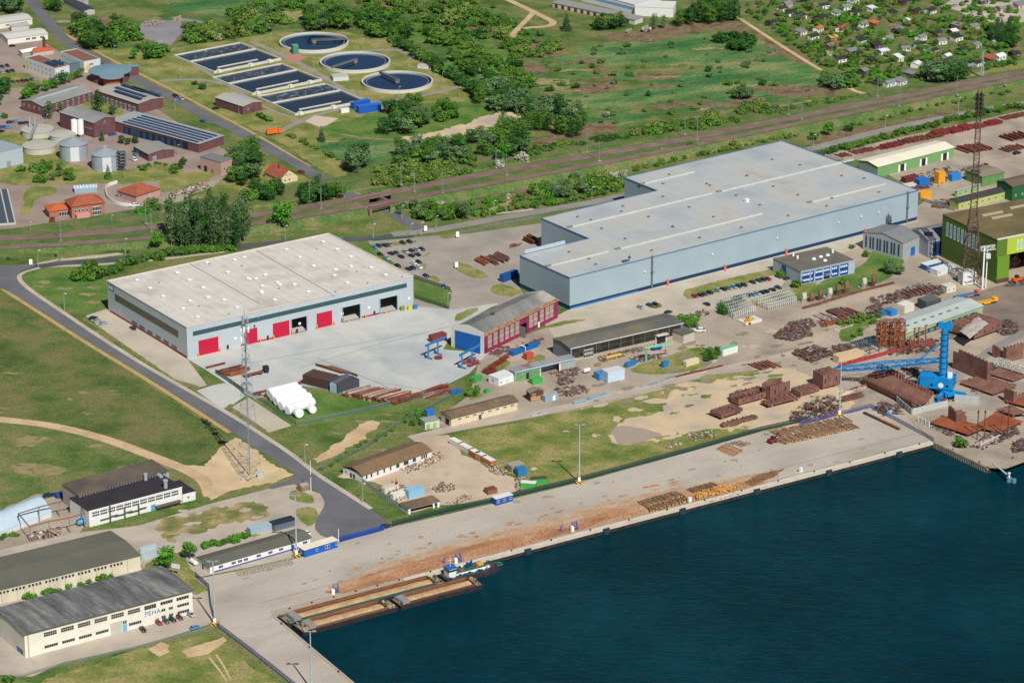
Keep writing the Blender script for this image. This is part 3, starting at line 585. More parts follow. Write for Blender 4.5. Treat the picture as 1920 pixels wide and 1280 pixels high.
# 1 white-roofed hall with red gates -------------------------------------------------
ROOFW=ribbed('membrane_sheets',[(.3,'b3aca1'),(.43,'c3bdb3'),(.54,'cbc6bd'),(.66,'bfb5a8'),(.75,'c9c4bb')],'a9a297',5.5,radians(34.5),.22,.05,.7,.06)
h1=Bld('factory_hall','white roofed factory hall with red roller gates in its long front','hall',(352,672),(775,574),(203,527),16.5,HALLG,ROOFW,'shell',ov=0,th=.15,
         open_=[(u,v,8.2)for u,v in((61.2,70.6),(92.2,103.2),(115.3,126.2))])
MB().box(-.2,h1.L+.2,-.2,.6,16.66,17.1).box(-.2,h1.L+.2,h1.W-.6,h1.W+.2,16.66,17.1).box(-.2,.6,.6,h1.W-.6,16.66,17.1).box(h1.L-.6,h1.L+.2,.6,h1.W-.6,16.66,17.1).build('roof_edge',plain('c8bdb4'),h1.root)
hb=plain('2d4a50',.25)
h1.band('F',3.5,h1.L-4,11.4,13.8,hb,'window_band')
for q in range(14):h1.win('F',3.8+q*(h1.L-8)/14,11.6,(h1.L-8)/14-.3,2,5,glass=plain('345258',.25),frame=plain('40585c'),out=.05)
h1.band('L',8,h1.W-9,8.4,12.2,plain('57564b',.4),'window_band')
h1.band('L',2,h1.W-1,.02,1.1,plain('8d1f38'),'plinth');h1.band('F',31,60,.02,.9,plain('a3163a'),'plinth');h1.band('F',104,115,.02,.9,plain('a3163a'),'plinth')
for k in range(6):h1.win('L',26+k*8.5,1.4,5.5,1.6,3,glass=plain('3c4c55',.3),frame=plain('7d8a90'))
for a,b in((373,410),(460,483),(512,543),(594,623)):
    u0,u1=h1.u(a),h1.u(b);h1.door('F',u0,u1-u0,8.2,RED,9,name='roller_gate')
for x in(61.2,92.2,115.3,70.6,103.2,126.2):h1.add('gate_guide',MB().box(x-.25,x+.25,-.25,-.002,0,8.3),plain('8e959a'))
for x in(370,411,458,486,511,546,592,625,650,683,720,756):
    u=h1.u(x);h1.add('guard_post',MB().cyl((u,-1.4,0),(u,-1.4,2.4),.3,n=8).cyl((u,-1.4,2.4),(u,-1.4,2.5),.34,n=8),plain('e2a52a'))
for x in(425,500,555,640,700):u=h1.u(x);h1.door('F',u,1.3,2.4,plain('5b1c2a'),2)
for x in(440,560,640,690,765):u=h1.u(x);h1.add('wall_sign',MB().box(u,u+1.4,-.08,-.002,4.4,5.6),MWHITE)
h1.band('L',h1.W-3.1-70,h1.W-80+6.5,12.9,16,plain('3f6a94'),'sign_panel')if False else None
sgn=h1.band('L',1.2,7.2,12.6,15.6,plain('355f8c'),'sign_panel')
for k,w in enumerate((1.0,.5,.9,.5)):h1.band('L',1.7+k*1.25,1.7+k*1.25+w,13.2,15.0,MWHITE,'sign_mark',.08)
DOME=plain('dfe5ea',.2);CURB=plain('a9a29a')
dome=MB().box(-1.15,1.15,-1.15,1.15,0,.45,1)
for k in range(3):
    a,b=1.05-.25*k,1.05-.25*(k+1);z0,z1=.45+.22*k,.45+.22*(k+1)-.05*k
    dome.hexa([(-a,-a,z0),(a,-a,z0),(a,a,z0),(-a,a,z0),(-b,-b,z1),(b,-b,z1),(b,b,z1),(-b,b,z1)],0)
dome=dome.mesh('skylight',[DOME,CURB])
for x,y in((257,526),(281,541),(306,556),(332,512),(355,526),(381,540),(343,579),(356,565),(390,558),(420,563),(445,577),(370,595),(480,523),(465,523),(497,516),(520,530),(525,534),(492,537),(491,550),(490,547),(515,563),(552,534),(578,548),(629,506),(627,517),(588,499),(562,483),(537,468),(606,454),(632,468),(658,482),(658,500),(696,502),(723,516),(651,531),(388,493),(427,511),(468,524),(440,488),(458,483)):
    lx,ly=h1.on(x,y,16.7)
    if 3<lx<h1.L-3 and 3<ly<h1.W-3:inst('skylight',dome,h1.root,(lx,ly,16.65))
vent=MB().cyl((0,0,0),(0,0,.9),.35,n=8).cyl((0,0,.9),(0,0,1.25),.7,.25,8).mesh('roof_vent',MSTEEL)
for x,y in((299,531),(393,496),(454,500),(374,575),(524,542),(595,468),(670,511),(690,532),(630,548),(430,590),(485,595),(755,520)):
    lx,ly=h1.on(x,y,16.7);inst('roof_vent',vent,h1.root,(lx,ly,16.65))
for a,b in(((355,494),(488,570)),((481,470),(625,553))):
    p,q=h1.on(*a,16.7),h1.on(*b,16.7);h1.add('roof_seam',MB().bar((p[0],p[1],16.72),(q[0],q[1],16.72),.9,.2),plain('ab9f90'))

# 2 long grey hall ---------------------------------------------------------------------
GREYH=ribbed('grey_cladding',[(.3,'93a5ae'),(.7,'9daeb6')],'8b9da7',1.2,radians(36.3),.35)
ROOFG=mat('grey_roof',[(.25,'8f989c'),(.42,'9da5a8'),(.54,'a6abab'),(.64,'aca9a1'),(.75,'979fa3')],sc=.022,det=8,fine=.05,fsc=.3,stretch=(.4,1,1),rot=radians(36))
ROOFG=ribbed('grey_roof_sheets',[(.28,'999fa1'),(.42,'a4a9aa'),(.54,'acafad'),(.64,'b0aca3'),(.74,'9ba1a3')],'949a9c',9,radians(36),.14,.035,.7,.05)
a=G(1068,582);b=G(1722,358,18);rt=atan2(b.y-a.y,b.x-a.x)
def h2_local(px,py,z=18):
    q=G(px,py,z)-a;return(q.x*cos(rt)+q.y*sin(rt),-q.x*sin(rt)+q.y*cos(rt))
LL=h2_local(1722,358)[0];P=[h2_local(*p)for p in((974,480),(1105,448),(1015,410),(1227,357),(1171,334),(1465,262))]
y1,y2,y3=P[0][1],P[2][1],P[4][1];x2,x3=P[2][0],P[4][0];P1x=0
out=[(0,0),(LL,0),(LL,y3),(x3,y3),(x3,y2),(x2,y2),(x2,y1),(0,y1)]
h2=thing('factory_hall','long grey metal hall with stepped flat roof and blue strip along its foot','hall',(a.x,a.y,0),rt)
MB().prism(out,2.6,18).build('wall',GREYH,h2)
ins=[(x+(.25 if x<1 else-.25 if x>LL-1 else.25),y+(.25 if y<1 else-.25))for x,y in out]
MB().prism(ins,0,2.6).build('plinth',plain('1a3f6a'),h2)
MB().box(0,LL,-.3,.24,2.0,2.59).build('painted_shadow_band',plain('2a3a48'),h2);MB().box(-.3,LL,-.35,.24,0,.5).build('foot_strip',plain('b9b5ab'),h2)  # dark strip under the cladding paints a shadow along the hall
MB().box(.5,46,-.32,.24,.5,1.3).build('blue_sill',plain('4a82b5'),h2)
r=MB().prism([(x,y)for x,y in out],18.003,18.25).build('roof',ROOFG,h2)
e=MB()
for(xa,ya),(xb,yb)in zip(out,out[1:]+out[:1]):e.bar((xa,ya,18.3),(xb,yb,18.3),.5,.35)
e.build('roof_edge',plain('54789c'),h2)
RIDGE=mat('ridge_light',[(.3,'a3a7a3'),(.7,'b0b1aa')],sc=.3,fine=.08)
for p,q in(((1030,497),(1140,472)),((1160,465),(1430,401)),((1070,424),(1335,363)),((1350,358),(1600,300)),((1208,344),(1300,322)),((1520,378),(1660,345))):
    A,B=h2_local(*p,18.3),h2_local(*q,18.3);yy=(A[1]+B[1])/2
    MB().extr([(yy-1.5,18.25),(yy+1.5,18.25),(yy+.9,18.9),(yy-.9,18.9)],'x',A[0],B[0]).build('rooflight_strip',RIDGE,h2)
    MB().box(A[0]-3,A[0]-.3,yy-1.2,yy+1.2,18.25,18.7).build('roof_hatch',plain('85847f'),h2)
vm=MB().box(-.8,.8,-.5,.5,0,.5).box(-.3,.3,-.2,.2,.5,.8).mesh('roof_vent',plain('6d675f'))
for x,y in((1083,407),(1108,413),(1165,397),(1128,429),(1168,387),(1172,448),(1216,407),(1262,426),(1243,369),(1261,425),(1312,446),(1338,407),(1222,470),(1117,496),(1104,486),(1067,473),(1331,348),(1292,389),(1390,427),(1380,367),(1401,330),(1448,300),(1425,385),(1496,366),(1550,387),(1478,405),(1450,350),(1578,330),(1500,310),(1560,372),(1648,361),(1620,335),(1400,330),(1255,328),(1243,345),(1325,345)):
    lx,ly=h2_local(x,y,18.3);inst('roof_vent',vm,h2,(lx,ly,18.25))
lm=MB().cyl((0,0,0),(0,-.5,.1),.12,n=6).cyl((0,-.5,-.35),(0,-.5,.35),.45,.3,8).mesh('wall_lamp',MWHITE)
for x in(50,97,143,188,205,218):inst('wall_lamp',lm,h2,(x if x<LL else LL-4,-.01,11.5))
for x in(LL*.222,LL*.967):MB().box(x-.55,x+.55,-.5,-.003,1,19.2).box(x-.9,x+.9,-1,-.5,9.5,10.3).build('ladder',plain('5f6a72'),h2)
for x in(66,150,LL-40,106):MB().box(x-.7,x+.7,-.8,-.37,0,3.6).build('door_porch',plain('d06858'),h2)
sc_=MB()
A,B=h2_local(974,476),h2_local(1050,458)
for k in range(9):x=A[0]+1+(B[0]-A[0])*k/8;sc_.bar((x,y1-.6,18.2),(x,y1-.6,21),.12)
sc_.box(A[0]+1,B[0]+1,y1-.66,y1-.62,18.8,21);sc_.build('roof_railing',plain('aab7c2'),h2)
sc_=MB()
for k in range(22):
    y=y3*.35+(y3-1-y3*.35)*k/21
    sc_.bar((LL-1,y,18.2),(LL-1,y,20.6),.12)
sc_.bar((LL-1,y3*.35,20.5),(LL-1,y3-1,20.5),.12);sc_.bar((LL-1,y3*.35,19.4),(LL-1,y3-1,19.4),.1);sc_.build('roof_railing',plain('5c6f7d'),h2)
A=h2_local(1180,490,18.3);MB().cyl((A[0],A[1],18.2),(A[0],A[1],22),.15,n=6).box(A[0]-4,A[0]-1,A[1],A[1]+1.6,18.3,19.2).box(A[0]-.7,A[0]+.7,A[1]-.4,A[1]+.4,20,21).build('roof_mast',plain('3e566d'),h2)
A=h2_local(1400,378,18.3);MB().box(A[0]-1,A[0]+1,A[1]-1,A[1]+1,18.2,20).build('roof_box',MWHITE,h2)

# 3 magenta hall with blue door ---------------------------------------------------------
MAG=mat('magenta_plaster',[(.3,'83284f'),(.7,'963159')],sc=.3,fine=.1)
ASB=mat('weathered_roof',[(.2,'55585a'),(.4,'6d6e6c'),(.55,'85827c'),(.7,'a09b92')],sc=.05,det=8,fine=.12,fsc=.5,stretch=(1,.3,1),rot=radians(37))
h3=Bld('workshop_hall','magenta walled workshop hall with grey roof and big blue sliding door','hall',(908,664),(1046,596),(842,652),9.8,MAG,ASB,'gx',rh=3.2,ov=.5,open_=[(31.5,37.5,6.2)],Wr=0)
MB().extr([(-.3,0),(h3.W+.3,0),(h3.W+.3,12.3),(h3.W/2,14.0),(-.3,11.8)],'x',-.9,-.52).build('gable_wall',plain('c9c6bd'),h3.root)
h3.add('sliding_door',MB().box(-1.3,-.92,1.8,h3.W-2.6,.1,8.4).box(-1.2,-.92,1.6,h3.W-2.4,8.4,9.6),plain('1456a2',.5))
for k in range(11):u=(3.2,8.2,13.5,18.2,22.8,27.2,39.5,43.5,49.2,54.2,58)[k];h3.win('F',u,2.4,3.2,6.4,3,frame=plain('cbbfae'),glass=plain('93887e',.4),style='bar')
h3.door('F',47.4,1.6,3,MWHITE,2);h3.door('F',1,1.4,4,plain('6d1f40'),3)
h3.add('door_leaf',MB().box(30.9,31.3,-3.6,-.05,0,6),plain('6b6a6c'));h3.add('eaves_strip',MB().hexa([(0,-.62,9.5),(h3.L,-.62,9.5),(h3.L,1.3,10.4),(0,1.3,10.4),(0,-.62,9.9),(h3.L,-.62,9.9),(h3.L,1.3,10.72),(0,1.3,10.72)]),mat('rusty_tiles',[(.35,'6f5444'),(.5,'8f6b52'),(.62,'a5805f')],sc=.5,fine=.2))
h3.add('roof_vent',MB().box(20,22,h3.W/2-.8,h3.W/2+.8,12.7,14),plain('4a4a49'))
# 4 dark hall with glazed front -----------------------------------------------------------
FELT=mat('felt_roof',[(.25,'4f4f49'),(.45,'5c5b53'),(.6,'66645a'),(.75,'75684e')],sc=.05,det=8,fine=.08,fsc=.4)
h4=Bld('workshop_hall','low workshop hall with brown felt roof and dark glazed front','hall',(1070,681),(1279,633),(1024,638),8.0,plain('7a8287',.7),FELT,'gx',rh=1.2,ov=.5,fascia=(plain('c3c8ca'),.5))
h4.band('F',.3,h4.L-.3,.3,2.2,mat('cream_plinth','a89c86'),'plinth')
GLZ=mat('dirty_glazing',[(.3,'201e1d'),(.5,'302d27'),(.7,'4a4338')],sc=.4,fine=.2,rough=.3)
for k in range(9):h4.win('F',.8+k*(h4.L-1.5)/9,2.3,(h4.L-1.5)/9-.25,5.2,6,glass=GLZ,frame=plain('4a4845'),style='bar')
u=h4.u(1094);h4.win('F',u,1,5.8,4.6,6,glass=plain('3d4348',.3),style='bar',name='gate_window',out=.15)
u=h4.u(1228);h4.add('loading_porch',MB().box(u,u+7,-.6,-.12,0,5).box(u,u+7,-2.5,-.6,4.6,5),plain('c8c2b4'));h4.add('porch_shade_panel',MB().box(u+.6,u+6.2,-.7,-.61,.1,4.3),MDARK)  # dark panel paints the shaded inside of the porch; no hole is cut
h4b=Bld('lean_to','dark roofed lean-to annex at the right end of the glazed hall','annex',(1281,645),(1302,638),(1275,612),5,plain('b9b0a0'),FELT,'mb',rh=.5)
h4c=Bld('container','white container standing before the annex of the glazed hall','container',(1282,642),(1298,638),5,3.6,MWHITE,MWHITE,ov=.03)
h4c.door('F',.5,1.4,2.6,plain('cfd3d3'),3)
# 5 green workshop with canopy ------------------------------------------------------------
GRN=plain('668f5c',.6)
h5=Bld('workshop','green fronted workshop with a shallow roof and open dark carport at its right','workshop',(966,716),(1078,690),(944,694),5.2,plain('9aa0a0'),mat('patched_roof',[(.3,'8d8280'),(.45,'9a8f8c'),(.55,'7f8a8e'),(.65,'8b5d56')],sc=.08,det=2,fine=.08),'mb',rh=.2,ov=.5,open_=[(15.2,26.2,4.4)],fascia=(plain('9fc4d6'),.6))
h5.band('F',.4,15.0,.1,4.4,GRN,'green_front');h5.door('F',6.4,1.8,3.4,MDARK,2);h5.win('F',8.6,.5,4.8,3.6,3,glass=plain('8bb083',.4),frame=plain('7fa577'));h5.win('F',2.6,.5,3.6,3.6,2,glass=plain('8bb083',.4),frame=plain('7fa577'))
h5.band('F',14.7,15.2,0,5,MWHITE,'corner_post');h5.band('F',26.2,26.9,0,5,MWHITE,'corner_post')
h6=Bld('site_hut','small white flat hut left of the green fronted workshop','hut',(935,724),(964,714),(920,702),3.8,plain('dcdfdc'),plain('ccd2d2'),ov=.15)
h6.win('L',2.4,1.4,1.4,1.2,2);h6.door('F',5.2,1.4,2.4,plain('bcd8b8'));h6.win('F',1.2,1.2,1,.8)
# 7 red-brown shed
h7=Bld('shed','red brown timber shed with sloping grey roof beside the track','shed',(994,753),(1019,748),(971,735),4.6,mat('red_timber',[(.3,'5a3230'),(.7,'6f403a')],sc=.6,fine=.15),plain('7d7668',.9),'gy',rh=1.2,ov=.4)
h7.band('F',.4,h7.L-.4,.2,2.2,mat('yellow_boards','a98a5a',fine=.15),'lower_boards');h7.win('F',1,2.4,2,1.4,2)
h7b=Bld('container','grey blue container standing right of the red brown shed','container',(1022,754),(1047,748),3,2.8,plain('8a9aa6'),plain('93a2ac'),ov=.03);h7b.door('F',4.5,1.6,2.4,MWHITE)
# 8 brown-roofed long barrack
BRROOF=mat('mossy_brown_roof',[(.22,'55483b'),(.42,'665546'),(.58,'735e4a'),(.75,'86694a')],sc=.05,det=8,fine=.14,fsc=.5)
h8=Bld('barrack','long cream barrack with brown roof standing along the concrete track','barrack',(846,800),(970,768),(818,775),4.6,mat('cream_wall',[(.3,'c8b89b'),(.7,'d6c7aa')],sc=.3,fine=.08),BRROOF,'gx',rh=1.5,ov=.6)
h8.wins('F',4,h8.L-2,2.6,2,.9,8,2);h8.door('F',16,1.6,2.6,plain('5f4a3c'),2);h8.door('L',4,3,3,MDARK,3);h8.win('L',1.2,1.8,1.4,1.2,2)
# 9 kiosk
h9=Bld('transformer_kiosk','pale green transformer kiosk with flat roof and two louvred doors','kiosk',(797,806),(824,801),5.5,4,plain('b8c7a0'),plain('8f9389'),ov=.25)
h9.door('F',.8,1.8,2.8,plain('8fa58a'),8);h9.door('F',4.2,1.8,2.8,plain('8fa58a'),8)
# 10 white barrack by the dusty yard
RUSTROOF=mat('rusty_brown_roof',[(.25,'5a5144'),(.45,'6c5b48'),(.6,'80654a'),(.75,'946c46')],sc=.06,det=8,fine=.14,fsc=.5,stretch=(.5,1,1),rot=radians(36))
h10=Bld('barrack','white barrack with rusty brown roof beside the dusty demolition yard','barrack',(681,905),(809,859),(631,878),4.0,plain('d6d5cf',.8),RUSTROOF,'gx',rh=1.8,ov=.6,Wr=4.0)
for x in(686,695,707,719,731,743,746,757,760,763,774,777,790,794,798):u=h10.u(x,z=2);h10.win('F',u,1.5,.9,1.7,1,frame=MDARK)
h10.add('gable_boards',MB().extr([(0,3.9),(h10.W,3.9),(h10.W/2,5.7)],'x',-.14,-.01),plain('3e3733'));h10.win('L',1.6,1.4,1.2,1.4,2);h10.door('L',5,1.4,2.4,plain('6d2b2b'),2);h10.door('L',7.2,1.2,2.4,plain('3a2d2a'),2)
# 11 open white-columned shed
h11=Bld('open_shed','low open shed with white columns and brown roof by the palisade fence','shed',(766,964),(824,950),7,2.9,MWHITE,BRROOF,'shell',ov=.4,open_=[(1,12.8,2.4),(13.6,15.1,2.4)])
# 12 office with blue panels
h12=Bld('office_building','two storey office with blue panels and dark flat roof before the grey hall','office',(1501,534),(1602,512),(1458,483),7.4,plain('a3b0b8'),mat('office_roof',[(.3,'5f5b52'),(.7,'6e6a60')],sc=.1,fine=.06),ov=.2,fascia=(plain('9eb0bb'),.7))
for k,(u,w)in enumerate(((.8,5.2),(6.6,2.2),(9.6,5),(15.4,4.2),(20.6,4.9),(26.2,5.6))):
    h12.band('F',u,u+w,.4,6.6,plain('16468c',.4),'blue_panel')
    for z in(1.7,4.9):
        for j in range(max(1,int(w/1.25))):h12.win('F',u+.15+j*1.25,z,.95,1.0,1,glass=plain('cfd8da',.3),frame=MWHITE,out=.06)
h12.add('entrance_canopy',MB().box(15.4,18.8,-2.6,-.1,3,3.3).bar((15.7,-2.4,0),(15.7,-2.4,3),.2).bar((18.5,-2.4,0),(18.5,-2.4,3),.2),plain('707c85'));h12.band('L',8,12,.4,6.6,plain('16468c'),'blue_panel')
for x,y in((1526,486),(1539,482),(1552,479),(1547,489)):lx,ly=h12.on(x,y,7.6);h12.add('roof_dome',MB().lathe([(1.2,7.6),(1.1,8.1),(.6,8.5),(0.01,8.6)],12,c=(lx,ly)),DOME)
for x,y in((1495,485),(1487,480),(1561,474)):lx,ly=h12.on(x,y,7.6);h12.add('roof_vent',MB().box(lx-.5,lx+.5,ly-.4,ly+.4,7.6,9.4),MWHITE)
# 13 grey twin workshop
GABR=plain('7b7b7b',.8)
h13=Bld('workshop','grey gabled workshop with tall dark slit windows in its gable','workshop',(1692,487),(1728,472),(1629,432),9.6,plain('9aa0a2'),mat('grey_sheet_roof',[(.3,'74747a'),(.7,'80807f')],sc=.1,fine=.06),'gx',rh=2.6,ov=.3)
for k in range(10):
    u=1.6+k*(h13.W-4)/9.6+(.5 if k%2 else 0);h13.win('L',u,1.6,1.1,6.8,1,glass=plain('25415e',.3),frame=plain('3b4f60'))
h13.door('F',7.5,4,5,BLUE,4)
h13b=Bld('workshop','second grey workshop with dark blue front joined on the right to the gabled one','workshop',(1740,483),(1830,466),(1692,433),10,plain('9aa0a2'),mat('grey_sheet_roof',''),'gx',rh=2.8,ov=.3)
h13b.band('F',3,h13b.L-5,.2,8.6,NAVY,'blue_front')
for k in range(8):h13b.win('F',4+k*2.6,1,1.8,6.5,2,glass=plain('17263c',.3),frame=plain('223e66'),out=.05)
# 14 big green shipyard hall
GD=plain('587329',.6);GL=plain('a6ba3a',.5);OLIVE=mat('olive_roof',[(.3,'5f5538'),(.5,'6c6040'),(.7,'776a48')],sc=.06,det=7,fine=.08)
h14=Bld('shipyard_hall','huge green shipyard hall with open dark portal and mossy brown roof','hall',(1866,531),(2060,492),(1789,398),24.5,GD,OLIVE,'shell',ov=.2,open_=[(8,44,15)],Wr=24.5)
h14.band('F',6.5,44,15.2,24.3,GL,'fascia_panel',.3);h14.add('roof_edge',MB().box(-.3,h14.L,-.5,.2,24.5,25.4),plain('c4c7b8'))
for k in range(9):h14.win('F',13+k*2.3,16.8,1.2,5.6,1,glass=plain('9fc3d2',.25),out=.3)
for k in range(9):h14.win('L',4+k*3.4,13.2,1.7,8,1,glass=plain('88b4c6',.25))
for x,y in((1860,402),(1878,407),(1912,388)):lx,ly=h14.on(x,y,24.7);h14.add('rooflight',MB().box(lx-7,lx+7,ly-.9,ly+.9,24.7,25.5),plain('a89d88'))
h14.add('pillar',MB().box(0,8,-1.0,-.35,0,15),plain('628a2a'));h14.add('pillar_base',MB().box(-.1,8.1,-1.3,-1.02,0,2.4),plain('5c3d33'))
# 15 long low grey-green shed
h15=Bld('storage_shed','long low shed with pale grey sheet roof and light green wall','shed',(1696,640),(1842,588),(1652,607),4.4,plain('94b083'),mat('pale_sheet_roof',[(.3,'9ea8a4'),(.6,'adb5af'),(.75,'8f9893')],sc=.08,det=7,fine=.08),'gx',rh=1.5,ov=.5,Wr=4.4)
h15.band('F',8,h15.L-6,.1,2.6,plain('2c4a44'),'dark_front');h15.wins('F',10,h15.L-10,.9,2.6,1.4,9,2,out=.05)
for k in range(7):x=6+k*6.5;h15.add('rooflight',MB().box(x,x+2.6,h15.W*.25,h15.W*.25+.8,5.2,5.75),plain('5d6663'))
# 16 white-roofed green hall, upper right
h16=Bld('factory_hall','green hall with cream white wavy roof behind the long grey hall','hall',(1645,333),(1788,296),(1614,300),6.6,plain('6f9a62'),mat('cream_roof',[(.3,'d2cab4'),(.7,'dfd8c4')],sc=.1,fine=.05),'gx',rh=1.4,ov=.4,Wr=6.6)
for x in(1688,1728,1768):u=h16.u(x,z=2);h16.door('F',u,3.2,4.4,MDARK,1);h16.door('F',u-1.5,1.4,4.4,MWHITE,2);h16.door('F',u+3.3,1.4,4.4,MWHITE,2)
h16.band('L',.3,h16.W-.3,.2,5.2,plain('8f989c'),'side_panel')
OLV=plain('a8b06a');
for nm,lab,p0,p1,q,H,w,rf,rt_,rh in(
    ('workshop','dark green workshop with grey roof right of the cream roofed hall',(1841,350),(1882,341),(1788,325),6,plain('5c8a45'),plain('857b6c'),'gx',.8),
    ('site_office','long olive yellow barrack with black roof beneath the floodlight mast',(1797,394),(1886,372),(1775,375),4.6,OLV,plain('3a393b',.9),'gx',1.4),
    ('site_office','small pale green barrack with grey flat roof behind the black roofed one',(1794,370),(1838,357),(1782,360),3.6,plain('8db27e'),plain('aaa69b'),'flat',0),
    ('workshop','deep green hall with brown roof cut off by the right edge of the picture',(1897,378),(2010,352),(1888,335),9,plain('1f5a34'),plain('6a5b4a'),'gx',1.5)):
    o=Bld(nm,lab,'barrack' if nm=='site_office' else 'workshop',p0,p1,q,H,w,rf,rt_,rh=rh,ov=.4,Wr=H)
    o.wins('F',2,o.L-2,H*.3,1.6,1.3,max(2,int(o.L/5)),2)
# ---------------------------------------------------------------- buildings: lower left
CREAM=mat('cream_panels',[(.3,'d0ccbd'),(.6,'dcd8ca'),(.75,'d5cfbd')],sc=.08,det=6,fine=.04,fsc=.5)
STREAK=mat('streaked_asbestos',[(.3,'474848'),(.44,'5a5b5a'),(.55,'727370'),(.68,'908f8a')],sc=.22,det=10,fine=.14,fsc=.6,rgh=.62,stretch=(1,.12,1),rot=radians(37))
b1=Bld('office_factory','cream factory block with blue lettering, window strips and streaked grey roof','factory',(48,1233),(362,1149),(301,1061),10.8,CREAM,STREAK,'gx',rh=.8,ov=.45)
GW=plain('2c3238',.25)
def grp(b,a,c,z,h,n=5,off=0,**k):
    u0,u1=b.u(a),b.u(c);b.win('F',u0,z,u1-u0,h,n,glass=GW,frame=plain('c5c0ac'),**k)
for a,c in((84,108),(116,140),(147.5,171),(179,202.5),(210,233.5),(241,264)):grp(b1,a,c,7.2,2.0,6,style='bar')
for a,c in((84,109),(117,141),(148.5,172.5),(180,204),(242,265.5)):grp(b1,a,c,2.0,1.3,6)
for a,c in((302,325),(332,355)):grp(b1,a,c,7.6,1.5,5);
for a,c in((303,311),(317,325),(333,355)):grp(b1,a,c,4.5,1.3,2 if c-a<12 else 5);grp(b1,a,c,1.4,1.3,2 if c-a<12 else 5)
grp(b1,272,294,7.2,2.0,5)
u0,u1=b1.u(208),b1.u(230);b1.door('F',u0,u1-u0,5.4,plain('b4b5a8'),12,name='roller_gate');b1.door('F',u1+.2,1.9,5.2,plain('6fa3c4'),2);b1.win('F',u1+.2,3.6,1.9,1.6,2,out=.08)
b1.door('F',b1.u(292),1.6,2.2,plain('8b8c84'),2);b1.band('L',2,4.5,0,3.2,plain('9b9d90'),'side_gate');b1.band('L',b1.W-8,b1.W-2,.4,2.6,plain('5b7286'),'side_window')
b1.add('corner_joint',MB().box(1.2,1.9,-.04,-.002,0,10.5),mat('brown_stain','b9a98e'));b1.add('roof_edge',MB().box(-.5,b1.L+.5,-.55,-.47,10.45,11.0),plain('5a5448'))
fc=bpy.data.curves.new('lettering','FONT');fc.body='PEHA';fc.size=2.9;fc.extrude=.04;fc.space_character=1.12
fo=bpy.data.objects.new('lettering',fc);COL.objects.link(fo);dg=bpy.context.evaluated_depsgraph_get();fm=bpy.data.meshes.new_from_object(fo.evaluated_get(dg));bpy.data.objects.remove(fo)
fm.materials.clear();fm.materials.append(plain('2f78b8'));inst('lettering',fm,b1.root,(b1.u(272),-.06,4.4),(pi/2,0,0))
b2=Bld('warehouse','long cream warehouse with plain dark grey roof behind the lettered factory','warehouse',(-60,1147),(264,1067),(209,995),6.8,mat('stained_panels',[(.25,'a9a08c'),(.45,'c6bea8'),(.7,'d2cab4')],sc=.15,det=7,fine=.08,stretch=(1,1,.3)),mat('dark_felt',[(.25,'55554c'),(.5,'605f55'),(.75,'6b695d')],sc=.05,det=7,fine=.07),'gx',rh=1.0,ov=.5,Wr=6.8)
for x in(206,176,145.5,115,84.5,53,22,-8):
    u=b2.u(x,z=5)
    for k in range(4):b2.win('F',u+k*1.65,4.5,1.1,1.3,1,glass=GW,frame=plain('b5ad98'))
for k in range(11):b2.add('wall_joint',MB().box(8+k*7.4,8.25+k*7.4,-.05,-.002,0,6.4),plain('9a917c'))
b3=Bld('barrack','low white barrack with dark felt roof behind the blue gate cabin','barrack',(394,1075),(582,1021),(562,990),3.7,plain('dadbd7',.8),mat('dark_felt',''),'gx',rh=1.1,ov=.6,Wr=3.7)
for x in(410,434,446,457,481,503,523,568):u=b3.u(x,z=2);b3.win('F',u,1.3,2.2,1.3,3,glass=GW)
b3.door('F',b3.u(548),1.2,2.5,plain('345a9c'));b3.win('L',2,1.3,1.4,1.2,2);b3.win('L',6,1.3,1.4,1.2,2);b3.door('L',4.3,1.2,2.4,plain('41464a'));b3.band('F',2,b3.L-3,.02,.7,plain('3f4f93'),'painted_plinth');b3.add('roof_seam',MB().bar((b3.L-8,-.4,3.95),(b3.L-8,b3.W/2,5.1),.7,.3),plain('2d2f33'))
b4=Bld('gate_cabin','blue gate cabin with cream flat roof at the quay entrance','cabin',(571,1045),(633,1026),4.2,3.6,plain('1a58b0',.5),mat('cream_roof',''),ov=.35)
b4.win('F',6,1.3,1.2,1.2,1);b4.win('F',11,1.2,2.4,1.6,2);b4.win('F',16.6,1.4,1.6,1.6,2);b4.win('L',1,1.2,1.2,1.4)
b5=Bld('workshop','white fronted workshop with black flat roof and outside air ducts','workshop',(168,988),(342,942),(141,931),7.6,plain('d9d9d5',.8),mat('bitumen_roof',[(.3,'2b292c'),(.7,'353236')],sc=.1,fine=.1),ov=.1,th=.3,fascia=(plain('dfe0dc'),.6))
for z in(4.6,5.9):
    for k in range(11):b5.win('F',1.6+k*(b5.L-3)/11,z,(b5.L-3)/11-.5,.95,4,glass=GW)
for x,z in((.215,7.8),(.37,5.6),(.52,5.6)):
    u=b5.L*x;d=MB();d.bar((u,-.6,.2),(u,-.6,z+1.4 if z>7 else z),.55);d.bar((u,-.6,2.8),(u+4,-.6,2.8),.4);d.bar((u,-.6,2.4),(u-5,-.6,2.4),.35);b5.add('air_duct',d,plain('8d969b',.4,1))
b5.door('F',b5.L*.66,2.4,3,plain('5aa0c0'));b5.add('roof_chimney',MB().cyl((b5.L*.86,3,7.6),(b5.L*.86,3,11.2),.9,n=10).cyl((b5.L*.86,3,11.2),(b5.L*.86,3,11.9),1.2,n=10),MSTEEL)
